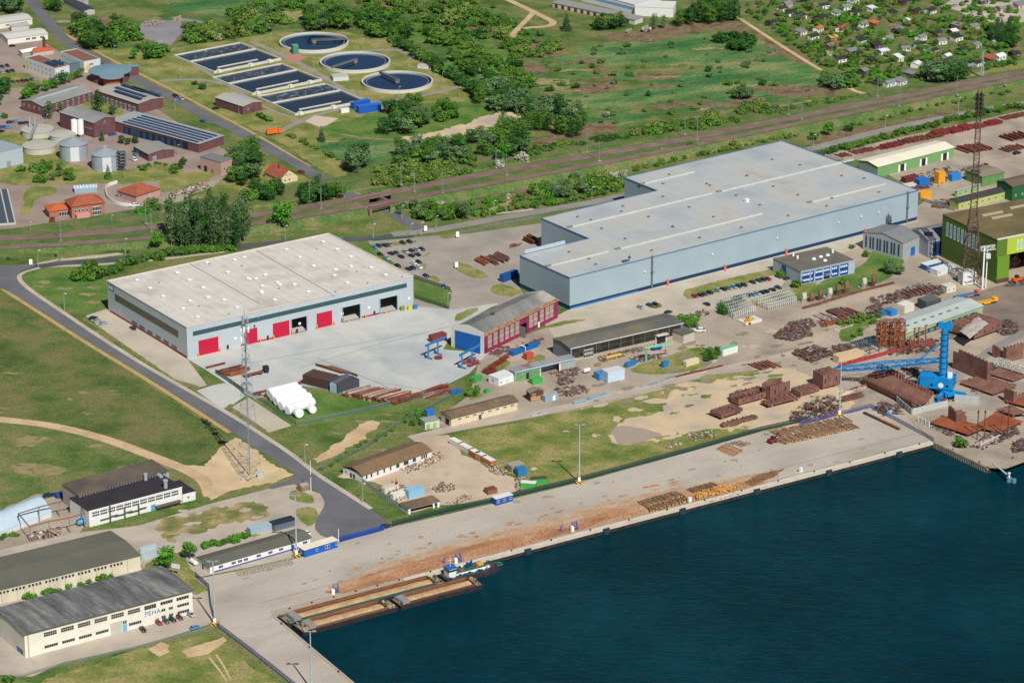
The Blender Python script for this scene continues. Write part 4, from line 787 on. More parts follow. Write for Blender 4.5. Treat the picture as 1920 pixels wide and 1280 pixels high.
b5.add('roof_chimney',MB().cyl((b5.L*.8,b5.W-2,7.6),(b5.L*.8,b5.W-2,11.2),.9,n=10),MSTEEL);b5.add('roof_tank',MB().cyl((b5.L*.95,b5.W-4,8.4),(b5.L*.95,b5.W-1,8.4),.9,n=10),MSTEEL)
b5.add('low_canopy',MB().box(b5.L*.7,b5.L*.97,-2.6,-.02,1.8,2.0),plain('5c4a44'))
b6=Bld('workshop','rear workshop wing with mottled brown roof and louvred clerestory behind the black roof','workshop',(150,962),(318,915),15,8.6,plain('a09c94',.8),mat('mottled_roof',[(.3,'4d4642'),(.5,'5f564c'),(.7,'70624f')],sc=.07,det=8,fine=.1),'mb',rh=.6,ov=.3)
for k in range(30):b6.win('F',1+k*(b6.L-2)/30,7.7,(b6.L-2)/30-.35,.7,1,glass=GW,frame=plain('b9bbb6'))
b7=Bld('annex','small white annex with dark roof at the right end of the black roofed workshop','annex',(343,942),(367,936),(325,903),4.2,plain('d9d9d5',.8),mat('bitumen_roof',''),ov=.1);b7.win('F',2.4,1.6,1,1)
b8=Bld('arched_hall','silver arched metal hall cut off by the left edge of the picture','hall',(-60,1030),(97,968),15,2.4,plain('c8cfd3',.5),mat('silver_sheet',[(.3,'9fb4c0'),(.7,'b6c6ce')],sc=.1,fine=.05,rough=.4),'arch',rh=5,ov=.1)
# steel frame beside it
fr=thing('pipe_rack','rusty open steel frame with tall posts beside the silver arched hall','steel frame',G(45,1012));o=fr.location.copy()
pts=[(57,1015),(93,1005),(131,998),(36,990),(74,978),(112,968),(146,962),(160,990)]
TOPS=[]
for x,y in pts:
    q=G(x,y)-o;MB().bar(q,q+Vector((0,0,7.4)),.45).build('post',plain('8d7b70',.8),fr);TOPS.append(q+Vector((0,0,7.2)))
for i,j in((0,1),(1,2),(2,7),(3,4),(4,5),(5,6),(0,3),(6,7)):MB().bar(TOPS[i],TOPS[j],.4).build('beam',plain('7d5b50',.8),fr)
sheds=[('container','grey blue container behind the low white barrack',(470,1003),(512,992),3.5,2.8,'93a7b2','9fb0ba'),('carport','dark solar roofed carport behind the right end of the low white barrack',(515,996),(556,985),5,3,'5b666e','26323c')]
for nm,lab,p0,p1,W,H,w,r in sheds:Bld(nm,lab,nm,p0,p1,W,H,plain(w),plain(r,.3),ov=.15)
wl=thing('screen_wall','pale blue concrete screen wall joining the dark roofed warehouse','wall',G(265,1050));q=G(296,1043)-wl.location;MB().bar((0,0,1.4),q+Vector((0,0,1.4)),.3,2.8).build('panel',plain('9fb4be'),wl)
wl=thing('screen_wall','second pale screen wall just behind the dark roofed warehouse end','wall',G(263,1036));q=G(293,1028)-wl.location;MB().bar((0,0,1.4),q+Vector((0,0,1.4)),.3,2.8).build('panel',plain('9fb4be'),wl)

# ---------------------------------------------------------------- sewage works and houses, upper left
BRICK=mat('dark_red_brick',[(.3,'5f4144'),(.7,'704d4f')],sc=.3,fine=.1);SLATE=mat('slate_sheet',[(.3,'7d7f7d'),(.7,'8e8e8a')],sc=.1,fine=.06)
TILE=mat('red_tiles',[(.3,'8a4a35'),(.7,'9c5840')],sc=.4,fine=.14);TILEO=mat('orange_tiles',[(.3,'a8522f'),(.7,'b9623a')],sc=.4,fine=.14);PINKP=mat('pink_plaster','b08f86',fine=.06)
SOLAR=plain('1c3b5a',.2)
def B(*a,**k):return Bld(*a,**k)
w1=B('office_building','long white single storey building with pale roof at the left edge','building',(15,84),(90,74),(81,52),4,plain('d9d6c9'),plain('c3c0b8'),'gx',rh=1,ov=.4)
for u in(.45,.6,.8):w1.win('F',w1.L*u,1.3,3,1.6,2)
w1.wins('L',1,w1.W-1,1.3,1.4,1.4,3)
w2=B('office_building','white single storey building with pale roof in the upper left corner','building',(-40,60),(61,46),(50,24),4,plain('d2cfc3'),plain('bdbab2'),'gx',rh=1,ov=.4);w2.wins('F',20,w2.L-4,1.3,2,1.4,6,2)
B('link_building','pale flat roofed link between the two white buildings at the left','building',(22,60),(55,57),7,3.6,plain('b9b7ae'),plain('b4b1aa'))
B('garage','small garage with white gable roof beside the orange roof','garage',(42,108),(72,102),(32,97),3.2,plain('9a9184'),plain('d2d5d2'),'gx',rh=1.2,ov=.4)
w3=B('shed','small house with bright orange hipped roof and a brick chimney','house',(62,107),(101,101),9,3,plain('b7ab98'),mat('coral_tiles','b4553a',fine=.1),'hip',rh=1.8)
w3.add('chimney',MB().box(9.2,10.8,3,4.6,0,11),plain('6b3a34'))
for i,(lab,p0,p1,q)in enumerate((('modern white office wing with brown flat roof and solar panels',(104,150),(131,144),(56,107)),('modern white office block with brown flat roof and yellow panels',(158,137),(189,131),(120,97)))):
    o=B('office_building',lab,'office',p0,p1,q,7.2,plain('c8cbcb'),mat('brown_gravel_roof','7c5648',fine=.08),ov=.1,par=.5)
    for k in range(7):
        for z in(1.2,4.4):o.win('L',2+k*(o.W-4)/7,z,1.6,1.7,2,glass=plain('3c4e5c',.2))
    o.win('F',4,4.4,3,1.2,2);o.band('F' if i else 'L',1.5,5,.5,5,plain('c9b76a'),'yellow_panel')
    if not i:
        for x,y in((96,120),(108,117)):lx,ly=o.on(x,y,8);o.add('solar_panel',MB().hexa([(lx-1.4,ly-6,7.6),(lx+1.4,ly-6,8.3),(lx+1.4,ly+6,8.3),(lx-1.4,ly+6,7.6),(lx-1.4,ly-6,7.7),(lx+1.4,ly-6,8.45),(lx+1.4,ly+6,8.45),(lx-1.4,ly+6,7.75)]),SOLAR)
B('stair_block','blue grey glazed stair block between the two white office wings','office',(128,138),(155,133),8,6.4,plain('5c6f76',.3),plain('6f7f7c'))
o=B('brick_wing','long dark brick wing with grey ridge roof leading to the round hall','office',(80,217),(174,189),(40,189),6,BRICK,SLATE,'gx',rh=2,ov=.4);o.wins('F',2,o.L-2,3.6,1.4,1.4,9,2);o.wins('F',2,o.L-2,1,1.4,1.4,9,2);o.wins('L',2,o.W-2,3.2,1.2,1.6,4)
o.add('rooflight',MB().box(4,o.L-4,o.W/2-.7,o.W/2+.7,7.7,8.5),plain('a9b7bd',.3))
rd=thing('round_hall','fan shaped brick entrance hall with blue grey roof beside the road','hall',G(207,150),radians(20))
MB().cyl((0,0,0),(0,0,6.5),12,n=28).build('wall',BRICK,rd);MB().lathe([(14,6.4),(14,6.8),(.01,8.4)],28).build('roof',plain('6f8a96',.4),rd)
MB().cyl((-2,-13,0),(-2,-13,6.2),5.5,n=20).build('porch',mat('orange_brick','a0603f',fine=.1),rd);MB().lathe([(8,6.2),(8,6.5),(.01,7)],24,c=(-2,-13)).build('porch_roof',plain('7a8b93',.4),rd)
MB().box(9,20,4,9,0,6).build('side_wing',BRICK,rd);MB().box(8.6,20.4,3.6,9.4,6.003,6.4).build('side_roof',plain('6f8a96',.4),rd)
o=B('brick_wing','brick wing with two blue solar fields on its pale roof','building',(260,214),(306,202),(205,162),6.6,BRICK,plain('a19d94'),'gy',rh=1,ov=.4);o.wins('L',3,o.W-3,.6,2.4,3.4,9,2)
for p,q in(((228,163),(270,184)),((222,170),(262,188)),((236,158),(268,174)),((258,162),(298,182))):
    A_,B_=o.on(*p,7.6),o.on(*q,7.6);o.add('solar_panel',MB().box(min(A_[0],B_[0]),min(A_[0],B_[0])+2.6,min(A_[1],B_[1]),max(A_[1],B_[1]),8.2,8.5),SOLAR)
o=B('vehicle_shed','long vehicle shed with stripes of solar panels and dark gates','shed',(373,287),(420,271),(271,207),5.6,BRICK,plain('98999a'),'mb',rh=1.2,ov=.4)
o.band('L',12,o.W-9,.1,4.8,plain('1d2733'),'gate_front')
for k in range(10):o.door('L',13+k*(o.W-24)/10,2.6,4.2,plain('2c4a6e'),3)
for k in range(5):x=1+k*(o.L-2)/5;zz=5.85;o.add('solar_panel',MB().hexa([(x,2,5.95),(x+2.0,2,5.95),(x+2.0,o.W-10,6.95),(x,o.W-10,6.95),(x,2,6.15),(x+2.0,2,6.15),(x+2.0,o.W-10,7.2),(x,o.W-10,7.2)]),SOLAR)
o=B('brick_hall','tall dark brick hall with grey gable roof beside the white silos','hall',(177,259),(217,248),(103,213),9.6,BRICK,SLATE,'gy',rh=1.8,ov=.4);o.wins('L',o.W*.5,o.W-2,5,1.4,.9,6);o.win('F',o.L/2-.6,7.4,1.2,1.6)
o=B('brick_shed','small brick shed with pale gable roof beside the white van','shed',(279,303),(327,294),(250,274),4.6,BRICK,plain('8d8a80'),'gy',rh=1.4,ov=.4);o.door('F',3,2.4,3,plain('7e8a90'));o.door('L',4,2.6,3.2,plain('51799a'))
o=B('pump_house','dark brick pump house with pale gable roof on the lawn by the road','building',(456,216),(491,207),(415,180),5.6,BRICK,plain('a6a49c'),'gy',rh=1.2,ov=.4);o.win('F',3,2.6,1.4,1.4);o.door('F',7,2,3,plain('51484a'))
o=B('grey_hall','blue grey sheet metal hall at the left edge below the round tanks','hall',(-60,332),(44,306),22,9,plain('a9b3ba'),plain('93a0aa'),'mf',rh=1.2,ov=.2);o.door('F',o.L-12,3,3.6,plain('8a949c'));
o=B('pink_tower','pink plastered square tower with flat grey roof','tower',(415,330),(436,323),(382,292),8.4,PINKP,plain('747676'),ov=.25);o.door('L',3,2.4,3.6,MDARK);o.win('F',2,3,1.2,1.8);o.win('F',5,3,1.2,1.8);o.door('L',9,1.6,2.8,mat('orange_brick',''))
o=B('cottage','cottage with steep red tiled roof and pale yellow gable','house',(526,346),(558,339),(497,322),3.4,plain('d0c29a'),TILE,'gy',rh=4.6,ov=.4);o.win('F',2.6,1.2,1.2,1.3);o.win('F',5.6,1.2,1.2,1.3);o.win('F',4,4.4,.9,1);o.win('F',6,4.4,.9,1);o.win('L',3,1,1.4,1.4);o.win('L',8,1,1.4,1.4)
o.add('chimney',MB().box(4.4,5.2,8,9,7,9.2),plain('8a4a3c'))
o=B('pump_house','pink plastered house with large brown red hipped roof behind a curved white wall','house',(256,381),(300,367),(216,358),4.4,PINKP,TILE,'hip',rh=4,ov=.6);o.win('L',2,.8,2.4,2.4,2);o.win('L',7,1.2,1,1.4);o.win('F',10,1.2,.9,2,1,glass=plain('6ea2b8'))
o=B('station_house','brick pump station with brown red hipped roof and white gate','house',(135,411),(197,403),13,7.6,mat('pale_brick','a2695a',fine=.1),TILE,'hip',rh=4,ov=.6)
for k in range(4):o.win('F',1.8+k*2.2,3.4,1.2,2,1)
o.win('F',12.2,.6,5,5.2,5,style='bar');o.add('pink_porch',MB().box(2,10,-3.2,-.02,0,3.0),plain('c58f88'))
o=B('station_house','low annex with bright orange hipped roof left of the brick pump station','house',(93,410),(134,405),11,4.4,mat('pale_brick',''),TILEO,'hip',rh=2.6,ov=.5);o.win('F',5.6,.6,6,2.6,4)
gh=B('greenhouse','small glass house with white bars behind the brick pump station','greenhouse',(140,363),(182,360),6.5,2.6,plain('8fa3ad',.2),plain('9db4bf',.2),'gx',rh=1,ov=.1)
for k in range(8):gh.add('glazing_bar',MB().bar((k*gh.L/7,-.1,2.85),(k*gh.L/7,gh.W/2,3.9),.3),MWHITE)
cw=thing('garden_wall','curved white garden wall round the pink house','wall',G(198,352));cp=chaikin([G(a,b)-cw.location for a,b in((220,344),(200,350),(197,362),(203,376),(222,385),(252,388))],2,False)
wm=MB()
for p,q in zip(cp,cp[1:]):wm.bar(p+Vector((0,0,1)),q+Vector((0,0,1)),.35,2)
wm.build('panel',plain('d3d3cc'),cw)
pl=B('covered_basin','long rectangular basin with dark cover at the left edge','basin',(-60,427),(30,421),(43,352),1.0,plain('b5b3a8'),plain('46525a',.5),ov=-.8);pl.add('middle_rib',MB().box(pl.L*.82,pl.L*.82+.8,1,pl.W-1,1.2,1.6),plain('b5b3a8'))
# tanks
for i,(x,y,r,h,lab)in enumerate(((71,252,10,3.4,'upper flat white concrete settling tank with a gangway'),(74,282,10,3.4,'lower flat white concrete settling tank left of the grey digesters'),(118,263,8,3.8,'pale concrete tank half hidden behind the grey digesters'))):
    t=thing('settling_tank',lab,'tank',G(x,y));MB().cyl((0,0,0),(0,0,h),r,n=32).build('wall',plain('b9b6aa',.8),t);MB().lathe([(r+.2,h+.002),(r+.2,h+.3),(r-1,h+.35),(.01,h+.9)],32).build('cover',plain('aaa79c',.8),t)
    if i==0:MB().bar((-1.5,-24,h+1),(-1.5,6,h+1),1.6,.3).bar((-2.3,-24,h+2),(-2.3,6,h+2),.12).bar((-.7,-24,h+2),(-.7,6,h+2),.12).build('gangway',plain('8a8f93'),t);MB().cyl((-5,2,h),(-5,2,h+7),.5,n=8).cyl((-2,2.5,h),(-2,2.5,h+7),.5,n=8).build('stack_pipe',MSTEEL,t)
for x,y,lab in((139,296,'grey sheet clad digester tower with conical roof, left of the two'),(199,315,'grey sheet clad digester tower with conical roof, right of the two')):
    t=thing('digester',lab,'tank',G(x,y));m_=MB().cyl((0,0,0),(0,0,9.5),8.6,n=24);m_.build('wall',mat('digester_sheet',[(.3,'8a939b'),(.7,'9ea6ac')],sc=.2,fine=.05,rough=.45),t)
    MB().lathe([(9,9.4),(9,9.7),(1.2,12.6),(1.2,13.2),(.01,13.3)],24).build('roof',plain('8c949b',.4),t);MB().box(-1,1,-1,1,12.8,14).build('roof_hatch',MSTEEL,t)
    MB().box(-1,4.4,-8.95,-7.4,.3,9.2).build('white_panel',plain('cdd1d2'),t)
t=thing('stair_tower','dark steel stair tower beside the right digester','tower',G(228,318));mm=MB()
for sx in(-2.5,2.5):
    for sy in(-2,2):mm.bar((sx,sy,0),(sx,sy,11),.25)
for k in range(6):mm.box(-2.5,2.5,-2,2,k*2+.9,k*2+1.1);mm.bar((-2.5,-2,k*2-1 if k else 0),(2.5,-2,k*2+1),.2)
mm.build('frame',plain('4d5862'),t)
for x,lab in((140,'left of the two slim white silos against the brick hall'),(152,'right of the two slim white silos against the brick hall')):
    t=thing('silo',lab,'silo',G(x,257));MB().cyl((0,0,2),(0,0,11),1.9,n=16).build('shell',MWHITE,t);MB().cyl((0,0,0),(0,0,2),.5,1.9,n=16).build('cone',plain('b9c0c4'),t);MB().cyl((0,0,11),(0,0,11.6),1.9,.6,16).build('cap',plain('c9ced0'),t)
# clarifiers
SEW=mat('clarifier_water',[(.3,'08203a'),(.7,'0d2c4c')],sc=.05,fine=.1,rough=.06,spec=.5);SEWD=mat('basin_water',[(.3,'14202c'),(.7,'1d2b38')],sc=.1,fine=.15,rough=.12,spec=.5);FOAM=mat('foamy_water',[(.35,'27313d'),(.55,'3a4450'),(.75,'8d949a')],sc=.25,det=8,fine=.2,rough=.4);CONC=plain('c3c0b4',.85)
for(x,y,w,ang,lab)in((589,83,130,172,'round clarifier basin farthest back with a scraper bridge to the right'),(666,120,132,128,'middle round clarifier basin with a dark scraper bridge'),(745,157,134,238,'nearest round clarifier basin with its bridge pointing to the lower left')):
    r=w/2/S(y);t=thing('clarifier',lab,'basin',G(x,y))
    MB().lathe([(r-.9,.1),(r-.9,2.2),(r,2.2),(r,-.1)],64).build('rim',CONC,t);MB().lathe([(r-3.2,.9),(r-3.2,1.5),(r-2.9,1.5),(r-2.9,.9)],64).build('weir',plain('8d9aa6'),t)
    MB().lathe([(r-.9,1.0),(.01,1.0)],64).build('water',SEW,t)
    a_=radians(-ang);d=Vector((cos(a_),sin(a_),0))*(1 if ang!=172 else-1)
    bm=MB();n_=Vector((-d.y,d.x,0))
    bm.bar(d*-2+Vector((0,0,2.6)),d*r+Vector((0,0,2.6)),1.6,.3)
    for s_ in(-.8,.8):bm.bar(d*-2+n_*s_+Vector((0,0,3.6)),d*r+n_*s_+Vector((0,0,3.6)),.14);bm.bar(d*-2+n_*s_+Vector((0,0,3.1)),d*r+n_*s_+Vector((0,0,3.1)),.1)
    bm.build('scraper_bridge',plain('6a7074'),t);MB().cyl((0,0,.5),(0,0,2.6),1.6,n=14).build('centre_well',plain('7b7c76'),t)
for k,(c,lab)in enumerate((([(341,100),(467,80),(527,109),(401,134)],'rectangular aeration basin farthest back, nearest the road'),([(414,141),(546,119),(604,148),(473,175)],'middle rectangular aeration basin with white walls'),([(490,178),(622,155),(684,188),(553,213)],'nearest rectangular aeration basin, beside the blue containers'))):
    p=[G(*q,1.6)for q in c];o_=p[3].copy();o_.z=0;ux=p[2]-p[3];L_=ux.length;ux.normalize();uy=Vector((-ux.y,ux.x,0));W_=(p[0]-p[3]).dot(uy)
    t=thing('aeration_basin',lab,'basin',o_,atan2(ux.y,ux.x));m_=MB()
    for q in((0,L_,0,.7),(0,L_,W_-.7,W_),(0,.7,.7,W_-.7),(L_-.7,L_,.7,W_-.7)):m_.box(*q,-.1,1.6)
    m_.build('rim',CONC,t);MB().box(.7,L_-.7,W_*.6,W_*.6+1.4,.1,1.5).build('walkway',CONC,t)
    MB().box(.7,L_-.7,.7,W_*.6,.1,.7).build('water',SEWD,t);MB().box(.7,L_-.7,W_*.6+1.4,W_-.7,.1,.8).build('foaming_water',FOAM,t)
    MB().box(L_*.15,L_*.75,W_*.16,W_*.16+.7,.1,1.3).build('baffle',CONC,t)
    for u in(.05,.52,.8):MB().box(L_*u,L_*u+3,-1.5,1.4,.2,2.0).build('sluice_box',plain('cfcec6'),t)
    for u in(.1,.5,.9):MB().bar((L_*u,W_*.62,1.4),(L_*u,W_*.62,4.4),.12).box(L_*u-.3,L_*u+.3,W_*.62-.15,W_*.62+.15,4.3,4.5).build('lamp',MSTEEL,t)
for nm,lab,p0,p1,W,H,w,r in(('container','bright blue container front one of two beside the aeration basins',(673,214),(715,208),4,4.6,'1b55b0','2a66c0'),('container','bright blue container behind the other near the aeration basins',(664,206),(695,199),4,4,'1b55b0','2360b8'),('pump_box','white concrete pump box between the middle round and rectangular basins',(625,153),(654,151),8,2.6,'c9c8bf','b2b2aa'),('kiosk','green silo like kiosk in front of the farthest round basin',(550,103),(560,102),4,6,'44806a','5a9780'),('pump_box','low white pump box beside the path right of the round basins',(782,128),(808,131),5,1.8,'c9c8bf','b2b2aa'),('storage_tank','white horizontal tank on the lawn before the blue containers',(640,213),(655,211),2.5,2.4,'dcdcd4','dcdcd4')):
    Bld(nm,lab,nm.replace('_',' '),p0,p1,W,H,plain(w),plain(r),ov=.05)
# top edge row of garages and depot
o=B('garage_row','long low row of garages with grey roof at the top of the picture','garages',(1036,14),(1190,47),9,3.4,plain('c3bfb2'),plain('8d8b86'),'mb',rh=.6,ov=.4)
for k in range(12):o.door('F',2+k*(o.L-4)/12,2.8,2.6,plain('6b3f33'),3)
o=B('depot_hall','white depot hall with blue window band behind the garage row','hall',(1090,2),(1190,28),26,7,plain('cfd4d6'),plain('c3c6c8'),ov=.2);o.band('F',1,o.L-1,3,5,plain('7f9fc0',.3),'window_band')
o=B('depot_hall','white flat roofed depot annex beside the tall trees at the top','hall',(1190,30),(1262,33),18,6.5,plain('d4d5d2'),plain('d0cfc8'),ov=.2);o.door('L',4,4,5,plain('aab4ba'))
o=B('barn','narrow dark roofed barn beyond the road at the top left','barn',(158,30),(178,27),34,3.6,plain('a9aaa6'),plain('3c4046'),'gy',rh=.8,ov=.3)
o=B('barn','narrow pale roofed barn beyond the road behind the dark one','barn',(150,14),(166,9),14,3.6,plain('a9aaa6'),plain('9a958c'),'gy',rh=.8,ov=.3)
# allotment huts
HUTS=[(1489,30,13,'k','w'),(1507,36,8,'k','w'),(1549,16,9,'k','w'),(1590,19,10,'g','w'),(1507,66,8,'g','w'),(1529,75,9,'k','w'),(1565,77,9,'y','o'),(1600,63,9,'k','b'),(1624,51,9,'g','w'),(1644,49,7,'o','b'),(1708,44,6,'l','w'),(1722,27,7,'k','b'),(1750,26,8,'k','w'),(1647,91,9,'k','d'),(1660,102,10,'l','w'),(1700,96,10,'g','w'),(1601,103,10,'g','c'),(1580,117,10,'k','w'),(1732,77,8,'g','w'),(1730,90,10,'k','w'),(1768,83,10,'g','w'),(1760,69,9,'k','b'),(1792,65,7,'l','d'),(1799,77,9,'k','w'),(1830,55,9,'g','c'),(1880,113,9,'l','w'),(1862,116,7,'r','d'),(1840,124,9,'k','w'),(1907,107,9,'k','d'),(1822,130,8,'g','d'),(1672,163,11,'g','l'),(1694,160,9,'g','l'),(1655,160,7,'k','d'),(1714,146,6,'g','d'),(1724,127,5,'l','w'),(1667,8,10,'b','y'),(1450,48,8,'k','d'),(1614,106,6,'k','d'),(1480,14,8,'g','c'),(1888,22,16,'g','c'),(1920,16,14,'g','c'),(1846,8,9,'g','d'),(1700,10,8,'k','b'),(1560,92,6,'g','b')]
HUTS+=[(1470,22,8,'k','w'),(1520,5,8,'g','d'),(1545,40,7,'k','b'),(1575,30,7,'g','w'),(1610,30,7,'k','c'),(1640,22,7,'l','w'),(1680,30,7,'k','w'),(1690,62,7,'g','d'),(1540,60,6,'o','w'),(1620,82,7,'k','w'),(1670,78,7,'g','w'),(1755,100,7,'k','w'),(1780,112,6,'l','c'),(1810,100,7,'k','d'),(1835,90,7,'g','w'),(1640,120,7,'k','b'),(1690,115,6,'l','w'),(1625,140,6,'g','d'),(1780,40,7,'k','w'),(1585,60,6,'r','w'),(1605,8,8,'g','w'),(1800,55,6,'g','b')]
HC=dict(k='2f2e30',w='dcdad2',g='77787a',y='b39a4e',o='b3653a',b='6d4434',l='c9ccca',d='4d4743',c='b5a98f',r='a84a36')
HN=dict(k='black',w='white',g='grey',y='yellow',o='orange',b='brown',l='pale',d='dark',c='cream',r='red')
cnt={}
for x,y,w,rf,wl in HUTS:cnt[(rf,wl)]=cnt.get((rf,wl),0)+1
for x,y,w,rf,wl in sorted(HUTS):
    k=(rf,wl);d=R.uniform(-.15,.15);a_=G(x-w*1.4/2*1.1,y+1);
    lab = f'{HN[wl]} allotment hut with {HN[rf]} roof'
    grp_=None
    if cnt[k]>1:
        n_ = cnt.setdefault(('n',) + k, 0); cnt[('n',) + k] += 1; lab += f', {ORD[n_]} such from the left'
    else:lab+=' in the allotments'
    b_=Bld('garden_hut',lab,'hut',(x-w*.75,y+2),(x+w*.75,y-1.5+d*10),R.uniform(4.2,6.5),R.uniform(2.3,2.9),plain(HC[wl]),plain(HC[rf],.8),R.choice(['gx','mb','gx']),rh=R.uniform(.7,1.3),ov=.35,group='garden huts in the allotments')
    b_.win('F',b_.L*.55,.9,b_.L*.25,1.1,2);b_.door('F',b_.L*.2,.9,1.9,plain(HC['d']),2)
for x,y,lab in((1742,100,'small white framed greenhouse between the allotment huts'),(1870,83,'long glass greenhouse at the right of the allotments')):
    g_=Bld('greenhouse',lab,'greenhouse',(x-8,y+2),(x+8,y-1),3,1.8,plain('9fb2ae',.2),plain('b3c4c0',.2),'gx',rh=.9,ov=.05)
    for k in range(5):g_.add('glazing_bar',MB().bar((k*g_.L/4,-.06,0),(k*g_.L/4,-.06,1.8),.12),MWHITE)
# ---------------------------------------------------------------- trees and shrubs
def leafmat(name,d,m,l,rnd=.22):
    return mat(name,[(.25,d),(.48,m),(.7,l)],sc=3.2,det=3,fine=.14,fsc=1.1,local=True,rnd=rnd,rough=.9,spec=.08)
LEAF=dict(dark=leafmat('leaf_dark','26461f','33592a','466e33'),mid=leafmat('leaf_mid','3a5e22','4c722b','668a39'),grey=leafmat('leaf_grey','435c3e','567449','708a5b'),olive=leafmat('leaf_olive','4e642a','637a38','828f4a'),bright=leafmat('leaf_bright','396d20','4a8426','619c35',.12),blossom=leafmat('blossom','647353','a8a790','c4c0b0',.1),conifer=leafmat('leaf_conifer','2d452f','3c583e','506e4b'),birch=leafmat('leaf_birch','3a5230','4c673d','67804d',.3))
BARKM=mat('tree_bark',[(.3,'4a4036'),(.7,'655a4d')],sc=4,local=True);BIRCHB=mat('birch_bark',[(.35,'8f8a80'),(.7,'b9b5aa')],sc=6,local=True)
def crown(seed,lobes,n,s0,s1,jit=.7):
    rr=random.Random(seed);v=[];f=[];tot=sum(l[3]**2 for l in lobes);
    for(cx,cy,cz,r,rz)in lobes:
        for _ in range(int(n*r*r/tot)):
            while 1:
                d=Vector((rr.uniform(-1,1),rr.uniform(-1,1),rr.uniform(-.75,1)))
                if.05<d.length<1:break
            d.normalize();k=rr.uniform(.62,1.06);p=Vector((cx+d.x*r*k,cy+d.y*r*k,cz+d.z*rz*k))
            if p.z<.01:p.z=rr.uniform(.01,.06)
            nn=(d+Vector((rr.uniform(-1,1),rr.uniform(-1,1),rr.uniform(-.6,1)))*jit).normalized()
            a=nn.orthogonal().normalized();b=nn.cross(a);an=rr.uniform(0,6.3);a,b=a*cos(an)+b*sin(an),b*cos(an)-a*sin(an)
            s=rr.uniform(s0,s1);i=len(v);e=rr.uniform(.5,.9)
            v+=[tuple(p-a*s),tuple(p-b*s*e),tuple(p+a*s),tuple(p+b*s*e)];f.append((i,i+1,i+2,i+3))
    me=bpy.data.meshes.new('crown');me.from_pydata(v,[],f);me.update();me.materials.append(LEAF['mid']);return me
def trunk(seed,z1,r,limbs):
    rr=random.Random(seed);mb=MB().cyl((0,0,-.02),(0,0,z1*.6),r,r*.75,7).cyl((0,0,z1*.6),(rr.uniform(-.02,.02),0,z1),r*.75,r*.3,6)
    for k in range(limbs):
        a=rr.uniform(0,6.3);z=z1*rr.uniform(.35,.7);mb.cyl((0,0,z),(cos(a)*z1*.4,sin(a)*z1*.4,z+z1*.35),r*.4,r*.15,5)
    return mb.mesh('trunk',BARKM)
TREE={}
def kinds():
    for sd in range(5):
        rr=random.Random(100+sd)
        L=[(0,0,.62,.3,.3)]
        for k in range(13):a=rr.uniform(0,6.3);q=rr.uniform(.1,.32);z=rr.uniform(.3,.85);L.append((cos(a)*q,sin(a)*q,z,rr.uniform(.12,.2)*(1.1-abs(z-.5)*.5),rr.uniform(.1,.17)))
        TREE['round',sd]=(crown(sd,L,950,.028,.052),trunk(sd,.6,.03,6))
        L=[]
        for k in range(14):z=.2+.72*k/13;w=.17*sin(pi*(.18+.8*(z-.15)))+.03;a=rr.uniform(0,6.3);L.append((cos(a)*w*.55,sin(a)*w*.55,z,w*rr.uniform(.8,1.15),.09))
        TREE['tall',sd]=(crown(20+sd,L,800,.02,.036),trunk(sd,.85,.016,6))
        L=[(0,0,.08+.86*k/9,.25*(1-k/10.2),.07)for k in range(10)]
        TREE['cone',sd]=(crown(40+sd,L,800,.02,.04,.5),trunk(sd,.9,.022,3))
        L=[(0,0,.35,.42,.42)]
        for k in range(9):a=rr.uniform(0,6.3);q=rr.uniform(.2,.5);L.append((cos(a)*q,sin(a)*q,rr.uniform(.2,.65),rr.uniform(.2,.34),rr.uniform(.2,.33)))
        TREE['bush',sd]=(crown(60+sd,L,520,.06,.11),None)
kinds()
CNAME=dict(round='deciduous_tree',tall='birch_tree',cone='conifer',bush='shrub');CCAT=dict(round='tree',tall='tree',cone='tree',bush='shrub')
PLANTS=[]
def tree(kind,col,x,y,h,label,group=None,wide=1.0,name=None):
    PLANTS.append((h*wide*S(y),kind,col,x,y,h,label,group,wide,name or CNAME[kind],R.randrange(5),R.uniform(0,6.28)))
def plant(kind,col,x,y,h,label,group,wide,nm,sd,rz):
    cr,tk=TREE[kind,sd];p=G(x,y);s=(h*wide,h*wide,h)
    if tk is None:
        o=inst(nm,cr,None,p,rz,s,mats=[LEAF[col]]);tag(o,label,CCAT[kind],group);return o
    t=thing(nm,label,CCAT[kind],p,rz,group);t.scale=s
    inst('crown',cr,t,mats=[LEAF[col]]);inst('trunk',tk,t,mats=[BIRCHB if kind=='tall' and col=='birch' else None]);return t
def inside(x,y,P):
    c=False;j=len(P)-1
    for i in range(len(P)):
        if(P[i][1]>y)!=(P[j][1]>y)and x<(P[j][0]-P[i][0])*(y-P[i][1])/(P[j][1]-P[i][1])+P[i][0]:c=not c
        j=i
    return c
def grove(spec,P,n,h0,h1,label,group,gap=5,wide=(.95,1.45),name=None):
    """spec: list of (kind, colour); trees scattered over the pixel outline P, not closer than gap"""
    if P[0][1]<340 and P[0][0]>340:n=int(n*1.6);gap*=.8
    xs=[p[0]for p in P];ys=[p[1]for p in P];pts=[];tr=0
    while len(pts)<n and tr<n*60:
        tr+=1;x,y=R.uniform(min(xs),max(xs)),R.uniform(min(ys),max(ys))
        if not inside(x,y,P)or any((x-a)**2+((y-b)*2.4)**2<gap*gap for a,b in pts):continue
        pts.append((x,y))
    for x,y in pts:
        k,c=R.choice(spec);tree(k,c,x,y,R.uniform(h0,h1),label.replace('KIND','shrub' if k=='bush' else 'tree'),group,R.uniform(*wide),name)
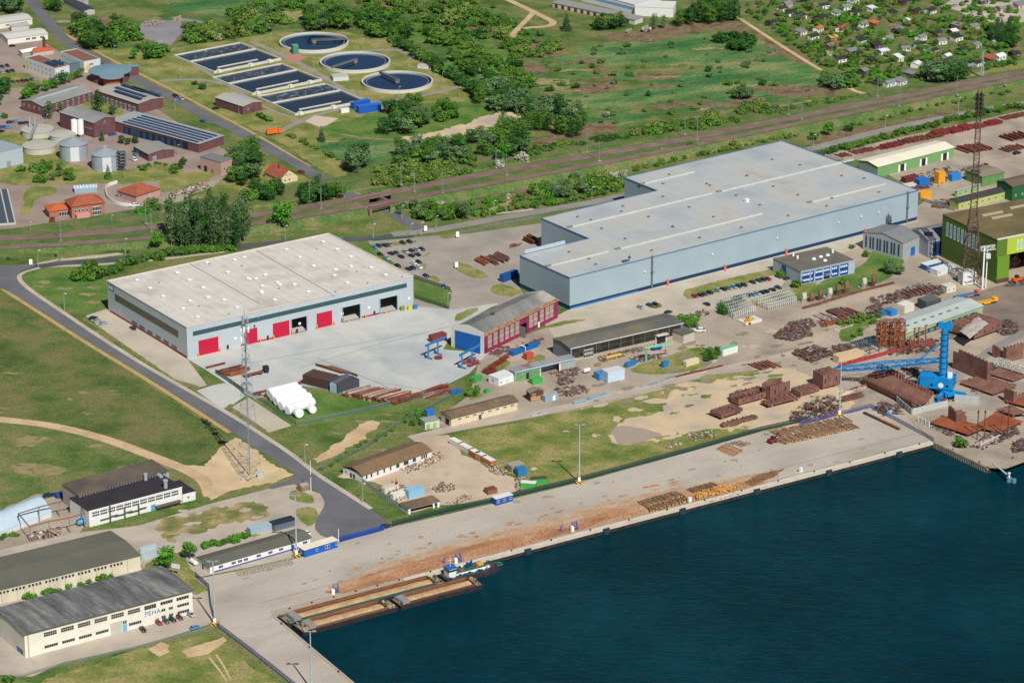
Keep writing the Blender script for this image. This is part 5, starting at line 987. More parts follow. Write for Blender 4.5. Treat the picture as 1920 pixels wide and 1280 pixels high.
def row(spec,line,n,h0,h1,label,group,jit=3,wide=(.9,1.3),name=None):
    seg=[(Vector(a),Vector(b))for a,b in zip(line,line[1:])];T=sum((b-a).length for a,b in seg)
    for i in range(n):
        t=T*(i+R.uniform(.1,.9))/n
        for a,b in seg:
            if t<=(b-a).length:q=a.lerp(b,t/(b-a).length);break
            t-=(b-a).length
        k,c=R.choice(spec);tree(k,c,q.x+R.uniform(-jit,jit),q.y+R.uniform(-jit,jit)*.5,R.uniform(h0,h1),label.replace('KIND','shrub' if k=='bush' else 'tree'),group,R.uniform(*wide),name)
RD,RM,RG,RO,RB=('round','dark'),('round','mid'),('round','grey'),('round','olive'),('round','bright')
BD,BM_,BG,BO,BB,BW=('bush','dark'),('bush','mid'),('bush','grey'),('bush','olive'),('bush','bright'),('bush','blossom')
TB,TM,TD=('tall','birch'),('tall','mid'),('tall','dark');CN=('cone','conifer')
grove([RG,RD],[(-10,0),(38,0),(36,24),(-10,30)],8,11,15,'big leafy tree in the upper left corner above the white buildings','trees in the upper left corner',8)
grove([RD,RM],[(84,10),(122,8),(120,26),(90,24)],5,7,10,'dark green tree by the road at the top left, left of the dark barn','trees left of the barn',7)
grove([RD,RD,RM],[(138,62),(160,50),(196,72),(212,92),(170,96),(142,84)],18,9,14,'tall dark KIND in the dense thicket beside the road bend','trees in the roadside thicket',8)
grove([RD,RO,BM_],[(205,46),(232,40),(258,62),(256,84),(225,82)],11,6,10,'KIND in the thicket left of the grey cinder lot','thicket left of the cinder lot',7)
grove([RD,BM_],[(262,92),(305,86),(310,100),(280,114),(255,104)],9,6,9,'dark KIND on the lawn edge below the grey cinder lot','trees below the cinder lot',7)
tree('round','bright',251,112,8,'bright green round tree at the lawn corner below the thicket')
grove([BO,BM_,RO],[(350,52),(425,44),(436,72),(355,84)],18,5,8,'olive KIND at the right edge of the grey cinder lot','shrubs right of the cinder lot',8)
tree('bush','blossom',412,76,5,'white blossoming hawthorn at the right edge of the cinder lot',name='hawthorn')
grove([BO,RM,RG,BM_],[(430,28),(520,14),(550,60),(440,70)],22,6,10,'KIND behind the aeration basins left of the round basins','trees behind the aeration basins',9)
grove([RD,RG,RM],[(565,42),(640,30),(655,56),(580,62)],13,9,14,'tall dark KIND directly behind the farthest round basin','trees behind the farthest round basin',8)
grove([RD,RM,BM_],[(655,40),(720,36),(770,66),(755,84),(690,64)],18,8,12,'KIND in the thicket right behind the round basins','thicket behind the round basins',8)
row([RD,RM,BM_,BD],[(735,78),(800,118),(860,152),(900,178)],34,6,9,'KIND in the long diagonal hedge right of the round basins','diagonal hedge right of the round basins',7)
grove([BM_,BO,RD,BM_],[(765,35),(850,20),(960,40),(950,80),(870,96),(800,84)],34,5,9,'KIND in the wild scrub beyond the diagonal hedge','scrub beyond the diagonal hedge',9)
grove([BM_,BO,RD,RM],[(830,100),(900,96),(970,130),(1000,170),(900,160)],34,5,9,'KIND in the scrub between diagonal hedge and open reed meadow','scrub beside the reed meadow',9)
grove([BO,BM_,BM_],[(480,0),(760,-8),(900,-5),(930,18),(770,30),(560,20)],38,4,8,'KIND in the open scrub along the top edge, above the round basins','scrub along the top edge',12)
grove([BM_,BO],[(940,70),(1040,60),(1080,80),(1040,105),(960,120)],20,4,7,'KIND at the bushy top left edge of the reed meadow','scrub at the top of the reed meadow',9)
grove([RG,RD,TM],[(890,175),(940,160),(985,185),(985,215),(900,208)],16,9,13,'grey green KIND in the copse right of the round basins','copse right of the round basins',9)
grove([TM,RG,TD],[(985,215),(1030,205),(1100,228),(1105,258),(1040,264),(990,245)],17,10,15,'tall KIND in the dark copse at the meadow corner by the sand','copse at the meadow corner',9)
grove([RG,RD,RM],[(728,214),(790,200),(800,238),(770,252),(722,252)],12,9,13,'grey green KIND on the lawn below the blue containers','trees below the blue containers',9)
grove([RM,BM_],[(812,208),(852,202),(856,226),(816,228)],5,7,9,'green KIND on the lawn at the end of the path, right of the blue containers','trees at the path end',8)
grove([RD,RG],[(648,310),(690,296),(695,330),(650,335)],4,12,15,'big dark KIND above the road where it dives under the railway','trees above the underpass road',10)
grove([RD,RG,RM],[(736,296),(800,280),(880,278),(885,306),(760,316)],20,9,13,'dark KIND in the wood behind the railway, left of the bright green tree','wood behind the railway',9)
grove([BO,BO,BM_,RO],[(690,330),(760,308),(900,306),(880,334),(720,362)],38,4,8,'olive KIND on the slope behind the railway above the underpass','shrubs behind the railway',8)
grove([RG,RM,TM,RD],[(880,262),(960,238),(1000,260),(985,300),(890,300)],16,9,13,'KIND in the wood behind the railway around the bright green tree','wood round the bright green tree',9)
tree('round','bright',944,304,13,'largest bright green tree behind the railway beside white blossom',wide=1.1)
for x,y,h,l in((937,312,6,'white blossoming hawthorn beneath the bright green tree'),(979,304,7,'white blossoming hawthorn right of the bright green tree'),(776,338,5,'white blossoming hawthorn among olive shrubs above the underpass'),(826,388,5,'white hawthorn among the bushes right of the underpass'),(952,374,4,'small white hawthorn on the slope between railway and road'),(1124,312,5,'white hawthorn between the railway and the stepped grey hall'),(1150,334,5,'first white hawthorn just behind the stepped end of the grey hall'),(1168,330,5,'second white hawthorn just behind the stepped end of the grey hall'),(1248,290,5,'white hawthorn beside the lower railway line behind the grey hall'),(1138,218,4,'white hawthorn at the edge of the reed meadow copse'),(1035,350,4,'small white hawthorn left among the shrubs behind the grey hall'),(1210,60,6,'white blossoming tree beside the depot at the top'),(1178,62,4,'small white blossoming shrub left of the depot trees'),(1555,105,4,'white blossoming shrub at the left corner of the allotments')):tree('bush','blossom',x,y,h,l,name='hawthorn')
tree('round','bright',294,466,10,'light green flowering tree at the left end of the birch wood');
grove([BM_,BB,RG,BM_],[(738,392),(790,382),(880,398),(878,410),(800,414),(760,408)],20,4,8,'KIND on the slope right of the underpass road','bushes right of the underpass',8)
tree('round','grey',868,412,11,'rounded grey green tree rising from the bushes right of the underpass')
row([BM_,BB,BO,BM_],[(885,408),(960,394),(1060,380),(1165,358)],26,3,5,'low KIND in the green belt along the road behind the grey hall','belt along the road behind the hall',4)
grove([BM_,BO,RG],[(985,366),(1080,340),(1168,336),(1165,352),(1060,374)],20,5,8,'KIND between the railway and the road behind the stepped grey hall','bushes behind the stepped hall',9)
tree('round','bright',530,428,17,'solitary round dark green tree below the railway behind the white roofed hall',wide=1.05)
grove([TB,TB,TD],[(312,464),(322,446),(360,432),(420,428),(458,438),(466,458),(440,470),(380,470)],50,15,27,'tall birch in the dense wood between railway and new road','birch wood by the railway',7,(.55,.8))
grove([BM_,BB],[(318,470),(440,474),(462,462),(440,466)],12,3,5,'low KIND at the foot of the birch wood','undergrowth of the birch wood',6)
grove([RD,RD,RM],[(565,372),(640,372),(632,386),(570,388)],9,8,11,'dark KIND in the clump right below the cottage','trees below the cottage',9)
tree('round','grey',593,352,9,'grey green tree beside the road right of the cottage');
grove([RM,BM_,RD],[(470,345),(515,350),(530,372),(490,388),(465,380)],11,5,9,'garden KIND left of the cottage','garden trees left of the cottage',8)
grove([RD,RG,RM],[(430,305),(470,285),(490,296),(478,340),(440,360)],14,8,12,'KIND between the pink tower and the cottage','trees right of the pink tower',9)
for x,y,h,k,c,l in((183,216,17,'tall','dark','tall slim poplar before the round brick hall'),(92,224,12,'tall','dark','slim dark tree at the corner of the long brick wing'),(114,214,8,'tall','mid','small slim tree along the long brick wing'),(212,216,7,'round','conifer','dark round yew in the brick court'),(254,268,10,'cone','conifer','slim conifer in the paved yard before the vehicle shed'),(191,264,8,'cone','conifer','conifer before the gable of the tall brick hall'),(228,270,6,'round','dark','left round tree in the yard island'),(240,272,5,'round','dark','right round tree in the yard island'),(203,336,10,'cone','mid','green conifer in front of the right digester'),(603,266,11,'cone','conifer','solitary conifer on the lawn beside the orange truck road'),(380,167,5,'bush','dark','larger dark bush on the lawn beside the road'),(366,159,3.5,'bush','dark','smaller dark bush on the lawn beside the road'),(191,128,4,'round','mid','small tree between the office block and the road'),(8,222,4,'bush','mid','small round bush beside the left car park'),(167,108+256,0.1,'bush','mid','')):
    if h>1:tree(k,c,x,y,h,l)
row([RM,RB,RD],[(42,190),(85,172),(120,160),(155,145)],13,6,9,'KIND in the row between the white office and the brick wing','trees behind the brick wing',4)
grove([RD],[(-10,170),(14,172),(16,202),(-10,205)],4,10,12,'big dark KIND at the left edge beside the brick wing','dark trees at the left edge',9)
grove([BM_,RM,BM_],[(30,318),(80,310),(135,322),(130,342),(60,342)],14,4,6,'KIND on the bank below the digesters','bushes below the digesters',8)
grove([RM,RD],[(322,316),(355,306),(358,322),(326,328)],4,5,7,'round KIND on the lawn left of the pink tower','trees left of the pink tower',9)
grove([BM_],[(258,314),(310,304),(318,312),(262,322)],7,2,3,'low KIND in front of the small brick shed','shrubs by the brick shed',7)
grove([RM,BB],[(264,392),(300,388),(302,402),(270,404)],4,5,8,'green KIND in front of the pink house','trees before the pink house',10)
row([BM_,BD],[(485,218),(505,228)],5,3,4,'dark KIND below the brick pump house','bushes below the pump house',2);row([BM_,BO],[(534,252),(560,264),(590,278),(640,302)],13,2,4,'low KIND along the verge below the orange truck','verge shrubs below the truck',3)
grove([BM_,RM],[(148,520),(180,505),(188,524),(160,530)],6,6,9,'bushy KIND on the grass left of the white roofed hall','bushes left of the white roofed hall',9)
row([BM_,RG,BM_],[(190,520),(240,496),(330,478),(430,464)],34,4,6,'KIND in the belt between new road and white roofed hall','belt behind the white roofed hall',5)
for x,y in((16,487),(105,481),(240,474),(278,466),(165,428)):tree('bush','dark',x,y,1.8,'small young bush dotted on the grass along the new road','young bushes along the new road')
# allotments, depot and the right hand side
grove([BM_,BO,BD],[(965,300),(1060,282),(1180,262),(1190,252),(1060,268),(970,288)],22,2.5,5,'low KIND on the rough strip right of the wood behind the railway','strip right of the wood',7)
grove([BM_,BO,BB],[(885,384),(1000,360),(1165,334),(1165,350),(1000,378),(900,396)],46,2.5,5,'KIND filling the slope between lower railway line and road','slope above the road',7)
grove([BO,BM_],[(1180,310),(1330,278),(1480,248),(1490,256),(1330,290),(1190,322)],34,1.5,3,'small KIND on the grassy slope right behind the grey hall','grassy slope behind the hall',7)
grove([BM_,BO,BG],[(1450,205),(1600,182),(1640,176),(1600,190),(1460,214)],18,2,4,'small KIND along the railway below the allotment corner','railway edge below the allotments',7)
grove([RM,BM_,BB,RD,BO],[(1395,8),(1900,-10),(1915,128),(1640,166),(1560,132),(1480,70)],260,2.6,5.5,'small garden KIND among the allotment huts','garden trees of the allotments',8)
row([BM_,BD],[(1400,22),(1470,68),(1545,126)],20,2.5,4,'KIND in the hedge along the left edge of the allotments','left hedge of the allotments',2);row([BM_],[(1570,128),(1700,112),(1850,86)],26,2,3,'KIND in the long hedge across the lower allotments','lower hedge of the allotments',2);row([BM_],[(1530,90),(1640,76),(1750,58)],22,2,3,'KIND in the upper hedge across the allotments','upper hedge of the allotments',2)
grove([RG,RG,RD],[(1725,150),(1790,128),(1805,138),(1800,156),(1740,164)],11,10,14,'large willow like KIND between allotments and railway','willows by the railway',10)
grove([RG,BM_],[(1530,158),(1590,150),(1598,166),(1560,172)],6,7,10,'KIND in the clump at the lower left corner of the allotments','clump at the allotment corner',9)
grove([CN,RD],[(1850,56),(1895,50),(1900,92),(1860,84)],12,7,10,'dark KIND in the group right of the allotment car park','dark trees right of the allotments',8)
grove([TM,TD,RD],[(1262,46),(1330,26),(1392,28),(1380,42),(1270,52)],18,11,15,'tall KIND in the row right of the white depot','trees right of the depot',8)
grove([RO,RD],[(1110,52),(1165,46),(1168,58),(1120,58)],6,8,11,'leafy KIND in front of the garage row','trees before the garages',9)
tree('cone','conifer',1062,58,14,'broad dark conifer before the left end of the garage row',wide=1.2);tree('tall','grey',1226,56,12,'left slim birch before the white depot');tree('tall','grey',1244,54,10,'right slim birch before the white depot')
grove([BD,RD],[(1345,78),(1400,72),(1408,98),(1370,100)],8,6,9,'dark KIND in the clump on the far reed meadow','clump on the far reed meadow',8)
grove([BO,BM_,BG],[(1070,90),(1400,66),(1560,165),(1300,215),(1070,245),(1000,200)],40,2,4.5,'small KIND scattered over the reed meadow','scattered meadow shrubs',14)
grove([RG],[(1376,184),(1408,180),(1410,190),(1380,192)],3,8,10,'round grey green KIND on the near reed meadow','round trees on the near meadow',9)
for x,y,h in((1217,180,4),(1328,134,5),(1258,86,4),(1112,128,4),(1090,120,3),(1330,145,3.5),(1430,160,5),(1080,165,5),(1030,172,5),(1400,128,3),(1150,216,3)):tree('bush','dark',x,y,h,'lone dark bush dotted on the open reed meadow','bushes on the reed meadow')
grove([BO,BO,BM_],[(1180,250),(1240,236),(1300,232),(1440,196),(1452,216),(1300,248),(1190,258)],26,4,7,'olive KIND in the scrub behind the railway above the grey hall','scrub above the railway',10)
tree('round','bright',1553,254,9,'round green tree between railway and access road');tree('bush','mid',1526,262,6,'lower green bush left of the round tree by the access road');tree('bush','dark',1590,246,5,'dark bush right of the round tree by the access road');tree('bush','mid',1298,283,6,'green bush beside the lower railway line behind the grey hall');tree('bush','olive',1372,276,5,'olive bush on the slope behind the grey hall')
row([BM_,BM_,BD],[(1520,296),(1600,276),(1690,252),(1800,224),(1920,200)],54,3.5,5,'KIND in the hedge between access road and steel yard','hedge along the access road',5)
row([BO,BM_],[(1180,322),(1300,294),(1420,268),(1500,252)],22,2,3.5,'low KIND on the slope between railway and grey hall','slope behind the grey hall',5)
row([BO,BM_],[(1600,236),(1750,200),(1900,172)],20,2,3.5,'low KIND on the slope below the railway at the right','slope at the right',5)
for x,y,h,l in((1668,514,9,'larger grey green tree beside the grey gabled workshop'),(1688,516,6,'smaller tree beside the grey gabled workshop'),):tree('round','grey',x,y,h,l,wide=1.2)
for x,y,h,l in((1462,520,5,'round green bush left of the blue panelled office'),(1494,538,5.5,'round green bush at the left front corner of the blue panelled office'),(1624,481,4,'grey green bush behind the blue panelled office'),(1598,466,3,'small bush right behind the blue panelled office'),(1580,533,4,'wide bush before the blue panelled office'),(1803,838,6,'solitary green bush on the pier beside rusty plates'),(887,742,6,'small tree behind the green roofless corner left of the white hut'),(18,1278,4,'dark bush in the bottom left corner')):tree('bush','mid',x,y,h,l)
grove([BB,BM_],[(1245,604),(1268,594),(1305,598),(1300,612),(1262,616)],8,3.5,5,'green KIND behind the right end of the glazed hall','bushes behind the glazed hall',8)
grove([BD,BM_],[(1330,582),(1375,568),(1400,570),(1380,585),(1340,592)],9,3.5,5,'dark KIND behind the white scaffold racks','bushes behind the racks',7)
grove([BM_,BD],[(1310,668),(1345,656),(1352,668),(1325,678)],7,3,4.5,'KIND on the green island left of the green white container','bushes on the yard island',7)
grove([BM_,BO],[(1570,600),(1660,580),(1650,610),(1610,645),(1585,640)],12,2.5,4,'KIND overgrowing the scrap yard before the grey workshops','bushes in the scrap yard',10)
grove([BB,BM_],[(748,800),(760,780),(800,772),(790,795),(770,806)],9,2.5,3.5,'KIND in the green mass beside the pale kiosk','bushes by the kiosk',7)
tree('round','bright',313,1064,11,'larger bright green tree between warehouse and low barrack',wide=1.1);tree('round','bright',356,1048,9,'yellow green tree left of the low white barrack')
row([BM_,BB],[(378,1030),(420,1020),(465,1006)],11,3,4.5,'KIND in the hedge behind the low white barrack','hedge behind the low barrack',3)
row([BM_,BB],[(40,1128),(60,1122),(110,1108),(150,1098),(215,1082)],11,2,4,'KIND growing between the two long cream buildings','bushes between the cream buildings',5)
row([BM_,BB],[(604,882),(640,858),(690,830),(742,804)],12,1.5,2.5,'low KIND along the fence left of the white barrack','shrubs along the fence',5)
row([BM_],[(0,1012),(18,1006),(34,1004)],4,2,3,'KIND at the foot of the silver arched hall','bushes by the arched hall',3)

def plant_all():
    """the 290 largest of each kind stand as objects of their own, the smaller rest is one mass"""
    by={}
    for q in PLANTS:by.setdefault(q[9],[]).append(q)
    for nm,qs in by.items():
        qs.sort(key=lambda q:-q[0]if q[7]else-1e9)
        for q in qs[:290]:plant(*q[1:])
        rest=qs[290:]
        if not rest:continue
        cl=sorted({q[2]for q in rest});V=[];F=[];MI=[]
        for _,kind,col,x,y,h,label,group,wide,n_,sd,rz in rest:
            me=TREE[kind,sd][0];p=G(x,y);k=len(V);c,s_=cos(rz)*h*wide,sin(rz)*h*wide
            vs_=[v.co for v in me.vertices][:len(me.polygons)*4*2//3//4*4]
            V+=[(p.x+v.x*c-v.y*s_,p.y+v.x*s_+v.y*c,v.z*h)for v in vs_];nf=len(vs_)//4
            F+=[(k+4*i,k+4*i+1,k+4*i+2,k+4*i+3)for i in range(nf)];MI+=[cl.index(col)]*nf
        me=bpy.data.meshes.new('thicket');me.from_pydata(V,[],F)
        for c_ in cl:me.materials.append(WILD[c_])
        me.polygons.foreach_set('material_index',MI);me.update();o=inst('scrub' if nm=='shrub' else 'woodland',me);o['kind']='stuff'
WILD={k:mat('wild_'+k,[(.25,c[0]),(.48,c[1]),(.7,c[2])],sc=.25,det=5,fine=.2,fsc=.9,rough=.9,spec=.08)for k,c in dict(dark=('26461f','33592a','466e33'),mid=('3a5e22','4c722b','668a39'),grey=('435c3e','567449','708a5b'),olive=('4e642a','637a38','828f4a'),bright=('396d20','4a8426','619c35'),blossom=('647353','a8a790','c4c0b0'),conifer=('2d452f','3c583e','506e4b'),birch=('3a5230','4c673d','67804d')).items()}
plant_all()
# ---------------------------------------------------------------- vehicles
AX,BX=radians(126),radians(35)
def car_proto():
    root=thing('parked_car','car','car',(0,0,0));pr=[(-2.15,.35),(-2.2,.75),(-1.95,.98),(-1.1,1.02),(1.15,.98),(2.05,.8),(2.2,.55),(2.15,.32)]
    b=MB();n=len(pr)
    for y,k in((-.86,.97),(-.78,1),(.78,1),(.86,.97)):b.v+=[(x*k,y,z)for x,z in pr]
    for j in range(3):
        for i in range(n):b.f.append((j*n+i,j*n+(i+1)%n,(j+1)*n+(i+1)%n,(j+1)*n+i));b.m.append(0)
    b.f.append(tuple(range(n)));b.f.append(tuple(range(4*n-1,3*n-1,-1)));b.m+=[0,0]
    b.hexa([(-1.35,-.6,1.4),(.35,-.6,1.4),(.35,.6,1.4),(-1.35,.6,1.4),(-1.25,-.55,1.47),(.25,-.55,1.47),(.25,.55,1.47),(-1.25,.55,1.47)])
    b.build('body',plain('14181d',.25,spec=.6),root)
    MB().hexa([(-1.95,-.76,.97),(1.05,-.76,.97),(1.05,.76,.97),(-1.95,.76,.97),(-1.4,-.62,1.4),(.4,-.62,1.4),(.4,.62,1.4),(-1.4,.62,1.4)]).build('windows',MGLASS,root)
    w=MB().cyl((0,-.11,0),(0,.11,0),.32,n=12,m=0).cyl((0,-.13,0),(0,.13,0),.18,n=8,m=1).mesh('wheel',[MDARK,MSTEEL])
    for x in(-1.35,1.35):
        for y in(-.8,.8):inst('wheel',w,root,(x,y,.32))
    l=MB().box(-.05,.02,-.18,.18,-.08,.08).mesh('headlight',plain('e8e8e0',.2))
    for y in(-.6,.6):inst('headlight',l,root,(2.16,y,.66))
    return root
CAR=car_proto();CARS=[0]
CC=dict(black=('14181d','black'),navy=('1b2c4a','dark blue'),blue=('1f4f96','blue'),silver=('9ba3aa','silver'),grey=('4a5057','dark grey'),white=('dcdedc','white'),red=('8f1a28','red'),wine=('5c1826','dark red'),green=('1d4a36','dark green'),tan=('8c8375','beige'),sky=('5f93bd','light blue'))
def car(x,y,col,head,where,group=None,sc=1.0,z=0.08):
    c = place(CAR, G(x, y) + Vector((0, 0, z)), head + R.uniform(-.04, .04), f'{CC[col][1]} {where}', group, sc * 1.08, first=CARS[0] == 0); CARS[0] += 1
    for ch in c.children:
        if ch.name.startswith('body'):ch.material_slots[0].link='OBJECT';ch.material_slots[0].material=plain(CC[col][0],.25,spec=.6)
    return c
def lot(items,head,what,group,turn=0):
    """a row of parked cars; the label names its colour and its place in the row"""
    items=sorted(items)
    for i, (x, y, c) in enumerate(items): car(x, y, c, head + (pi if R.random() < turn else 0), f'car, {ORD[i]} from left {what}', group)
lot([(297,1169,'red'),(311,1166,'grey'),(323,1163,'black'),(336,1159,'wine'),(358,1154,'silver')],AX+pi,'in the row below the blue lettering','cars at the lettered factory')
car(268,1182,'black',AX+pi*.95,'car alone before the factory gate, left of the row','cars at the lettered factory');car(366,1178,'sky',BX,'car parked crosswise by the blue fence','cars at the lettered factory')
lot([(175,598,'black'),(183,603,'silver'),(194,608,'silver')],BX,'of three along the beige strip left of the hall','cars left of the white roofed hall');car(249,617,'black',AX,'car close to the left wall of the white roofed hall','cars left of the white roofed hall')
lot([(702,465,'sky'),(709.5,463,'black'),(722,462,'navy'),(731,461,'tan'),(755,457,'black'),(768,455,'black')],AX+pi,'in the back row of the gravel car park','cars on the gravel car park',.4)
lot([(713,479,'black'),(725,486,'silver'),(733,477,'black'),(743.5,476,'grey'),(752,483,'black'),(760,474,'silver'),(772,472,'navy'),(782,470,'silver'),(791,469,'black'),(771,481,'black'),(783,479,'black')],AX+pi,'in the middle rows of the gravel car park','cars on the gravel car park',.4)
lot([(746,500,'black'),(775,495,'white'),(785,493,'black'),(766,506,'black'),(774.5,504,'navy'),(786,503,'white')],AX+pi,'in the front rows of the gravel car park','cars on the gravel car park',.4)
car(799,519,'navy',AX+pi,'car by itself at the small grass island','cars on the gravel car park');car(832,539,'blue',AX+2.6,'car farthest front on the gravel beside the fence corner','cars on the gravel car park')
lot([(1303,557,'red'),(1314,555,'black'),(1322,553,'grey'),(1331,550,'black'),(1347,546,'silver'),(1357,544,'black'),(1367,542,'tan'),(1376,540,'sky'),(1385,538,'black'),(1395,536,'black'),(1411,531,'black'),(1423,528,'navy'),(1431,526,'black'),(1440,525,'red')],AX+pi,'in the row on the grass before the grey hall','cars before the grey hall')
lot([(1383,559,'black'),(1392,557,'navy'),(1401,556,'black'),(1411,554,'sky'),(1420,552,'silver'),(1428,550,'black'),(1436,548,'black'),(1448,545,'black'),(1459,541,'navy')],AX,'in the row behind the white racks','cars behind the white racks',.3)
car(1325,572,'black',AX,'car half hidden by bushes left of the racks');car(1476,524,'navy',BX,'car by the round bush left of the office')
lot([(1201,578,'silver'),(1218,574,'navy'),(1229,572,'black')],AX+pi,'of three at the grey hall foot','cars at the foot of the grey hall');car(1253,587,'black',BX,'car behind the bushes of the glazed hall')
lot([(4,127,'navy'),(14,125,'black'),(15,136,'black'),(23,134,'navy'),(3,138,'silver')],AX+pi,'in the yard left of the white office','cars left of the white office',.4)
lot([(7,159,'black'),(15,158,'grey'),(25,156,'green'),(35,155,'red'),(43,154,'black'),(51,153,'black'),(60,151,'blue')],AX+pi,'in the row on the far left lawn edge','cars on the lawn edge')
lot([(3,222,'sky'),(19,231,'navy'),(30,229,'sky'),(41,233,'black'),(50,232,'navy'),(6,240,'blue'),(16,241,'sky'),(2,248,'black')],BX,'in the car park above the round tanks','cars above the round tanks')
car(211,254,'blue',BX,'van beside the gable of the tall brick hall',sc=1.15);car(250,301,'white',AX,'van beside the small brick shed',sc=1.3);car(254,292,'sky',AX,'car behind the white van');car(277,236,'blue',AX,'van at the corner of the vehicle shed',sc=1.2);car(284,242,'black',BX,'car before the gates of the vehicle shed');car(380,229,'blue',AX,'car behind the vehicle shed');car(297,258,'wine',BX,'car in the open paved yard')
car(329,182,'black',AX+pi,'car driving down the main road',sc=1.15);car(340,187,'silver',AX+pi,'car close behind the black one on the main road');car(405,205,'black',BX,'car left of the brick pump house');car(564,324,'red',AX+.2,'car parked beside the cottage',sc=1.1);car(251,387,'white',BX+2.6,'van beside the curved garden wall',sc=1.3);car(264,397,'sky',AX,'car before the pink house');car(24,88,'black',BX,'car at the gable of the white building')
car(723,989,'navy',BX+.1,'car at the end of the blue gate fence',sc=1.15);car(92,931,'navy',BX,'car behind the silver arched hall',sc=1.2);car(575,1000,'white',AX,'car beside the dark solar carport')
for x,y,c,l in((1792,12,'silver','leftmost on the gravel at the top right'),(1812,5,'black','at the hedge of the top right car park'),(1825,24,'silver','lowest on the gravel at the top right'),(1864,25,'red','before the garages at the top right'),(1757,12,'black','beside the allotment huts at the top')):car(x,y,c,BX+R.uniform(-.5,.5),'car '+l,'cars at the top right')
car(1844,210,'black',BX-pi,'car driving on the access road behind the floodlight mast');car(1907,289,'black',BX,'car among the rusty beams at the right edge',sc=1.2);car(1311,622,'white',AX+1,'van right of the glazed hall annex',sc=1.4)
TYRE=MB().cyl((0,-.2,0),(0,.2,0),.5,n=12).mesh('wheel',MDARK)
def wheels(t,xs,w):
    for x in xs:
        for y in(-w,w):inst('wheel',TYRE,t,(x,y,.5))
t=thing('refuse_truck','orange refuse truck standing on the side road below the basins','truck',G(514,252),BX-.2);MB().box(-4,2.2,-1.3,1.3,1.0,3.5).hexa([(-5,-1.3,.9),(-4,-1.3,.9),(-4,1.3,.9),(-5,1.3,.9),(-4.6,-1.2,3.2),(-4,-1.3,3.5),(-4,1.3,3.5),(-4.6,1.2,3.2)]).build('body',plain('d8691c'),t);MB().box(2.5,4.6,-1.25,1.25,.8,3.1).build('cab',plain('d8691c'),t);MB().box(4.4,4.66,-1.1,1.1,1.9,2.9).build('windscreen',MGLASS,t);wheels(t,(-3,-1.8,3.4),1.1)
t=thing('flatbed_truck','flatbed truck with black cab parked on the pale yard','truck',G(483,702),BX-.02);MB().box(-8,3,-1.25,1.25,1.0,1.3).box(-8,3,-1.25,-1.1,1.3,1.7).build('trailer',MRUST,t);MB().box(3.6,6,-1.25,1.25,.8,3.6).build('cab',MDARK,t);MB().box(5.8,6.06,-1.1,1.1,2.2,3.2).build('windscreen',MGLASS,t);wheels(t,(-7,-5.6,1,5),1.1)
def excavator(x,y,rot,lab,col='d7a11c',arm=(5,3)):
    t=thing('excavator',lab,'excavator',G(x,y),rot)
    for s in(-1.2,1.2):MB().box(-1.9,1.9,s-.35,s+.35,0,.9).build('track',MDARK,t)
    MB().box(-1.9,1.3,-1.3,1.3,1,2.3).build('body',plain(col),t);MB().box(-.4,1.2,-1.3,-.2,2.3,3.4).build('cab',MGLASS,t)
    b=MB().bar((1,.3,1.8),(arm[0]*.5,.3,arm[1]+2.2),.5).bar((arm[0]*.5,.3,arm[1]+2.2),(arm[0],.3,arm[1]-1.6),.4);b.build('arm',plain(col),t);MB().box(arm[0]-.6,arm[0]+.5,-.3,.9,arm[1]-2.6,arm[1]-1.5).build('bucket',plain('3c3a38'),t)
excavator(740,917,radians(80),'yellow excavator with raised arm in the dusty demolition yard');excavator(1404,606,radians(-130),'yellow excavator beside the white slab behind the racks',arm=(4,1.8))
for x,y,rot,l in((1906,529,BX,'orange wheel loader before the dark portal of the green hall'),):
    t=thing('wheel_loader',l,'loader',G(x,y),rot);MB().box(-3,3,-1.3,1.3,1.2,2.6).build('body',plain('d25a1c'),t);MB().box(-.8,.9,-1,1,2.6,4).build('cab',MGLASS,t);MB().bar((2.5,-1,2.2),(4.5,-1,1),.4).bar((2.5,1,2.2),(4.5,1,1),.4).build('arm',plain('d25a1c'),t);MB().box(4.4,5.6,-1.6,1.6,.3,1.5).build('bucket',plain('a4461a'),t);wheels(t,(-2,2),1.3)
for x,y,c1,c2,l,n in((1845,570,'d8941f','e0a62a','long yellow platform transporter on the oily yard',16),(1813,557,'3c6f9f','c8642c','blue and orange platform transporter at the edge of the oily yard',16)):
    t=thing('platform_transporter',l,'transporter',G(x,y),BX-.12);MB().box(-n/2,n/2,-1.6,1.6,1.1,1.6).build('deck',plain(c1),t);MB().box(n/2-2.4,n/2,-1.5,1.5,1.6,2.8).build('cab',plain(c2),t);MB().box(-1,3,-1.65,-1.55,.6,1.5).build('side_panel',plain(c2),t);wheels(t,[k*1.7-n/2+1 for k in range(9)],1.3)
t=thing('forklift','red forklift in front of the brick pump station','forklift',G(98,417),BX);MB().box(-1.5,1.2,-.9,.9,.5,1.8).build('body',plain('a32230'),t);MB().box(-.9,.6,-.8,.8,1.8,3).build('cab',MGLASS,t);MB().bar((1.4,-.4,0),(1.4,-.4,3.4),.2).bar((1.4,.4,0),(1.4,.4,3.4),.2).build('mast',MDARK,t);wheels(t,(-1,1),.8)

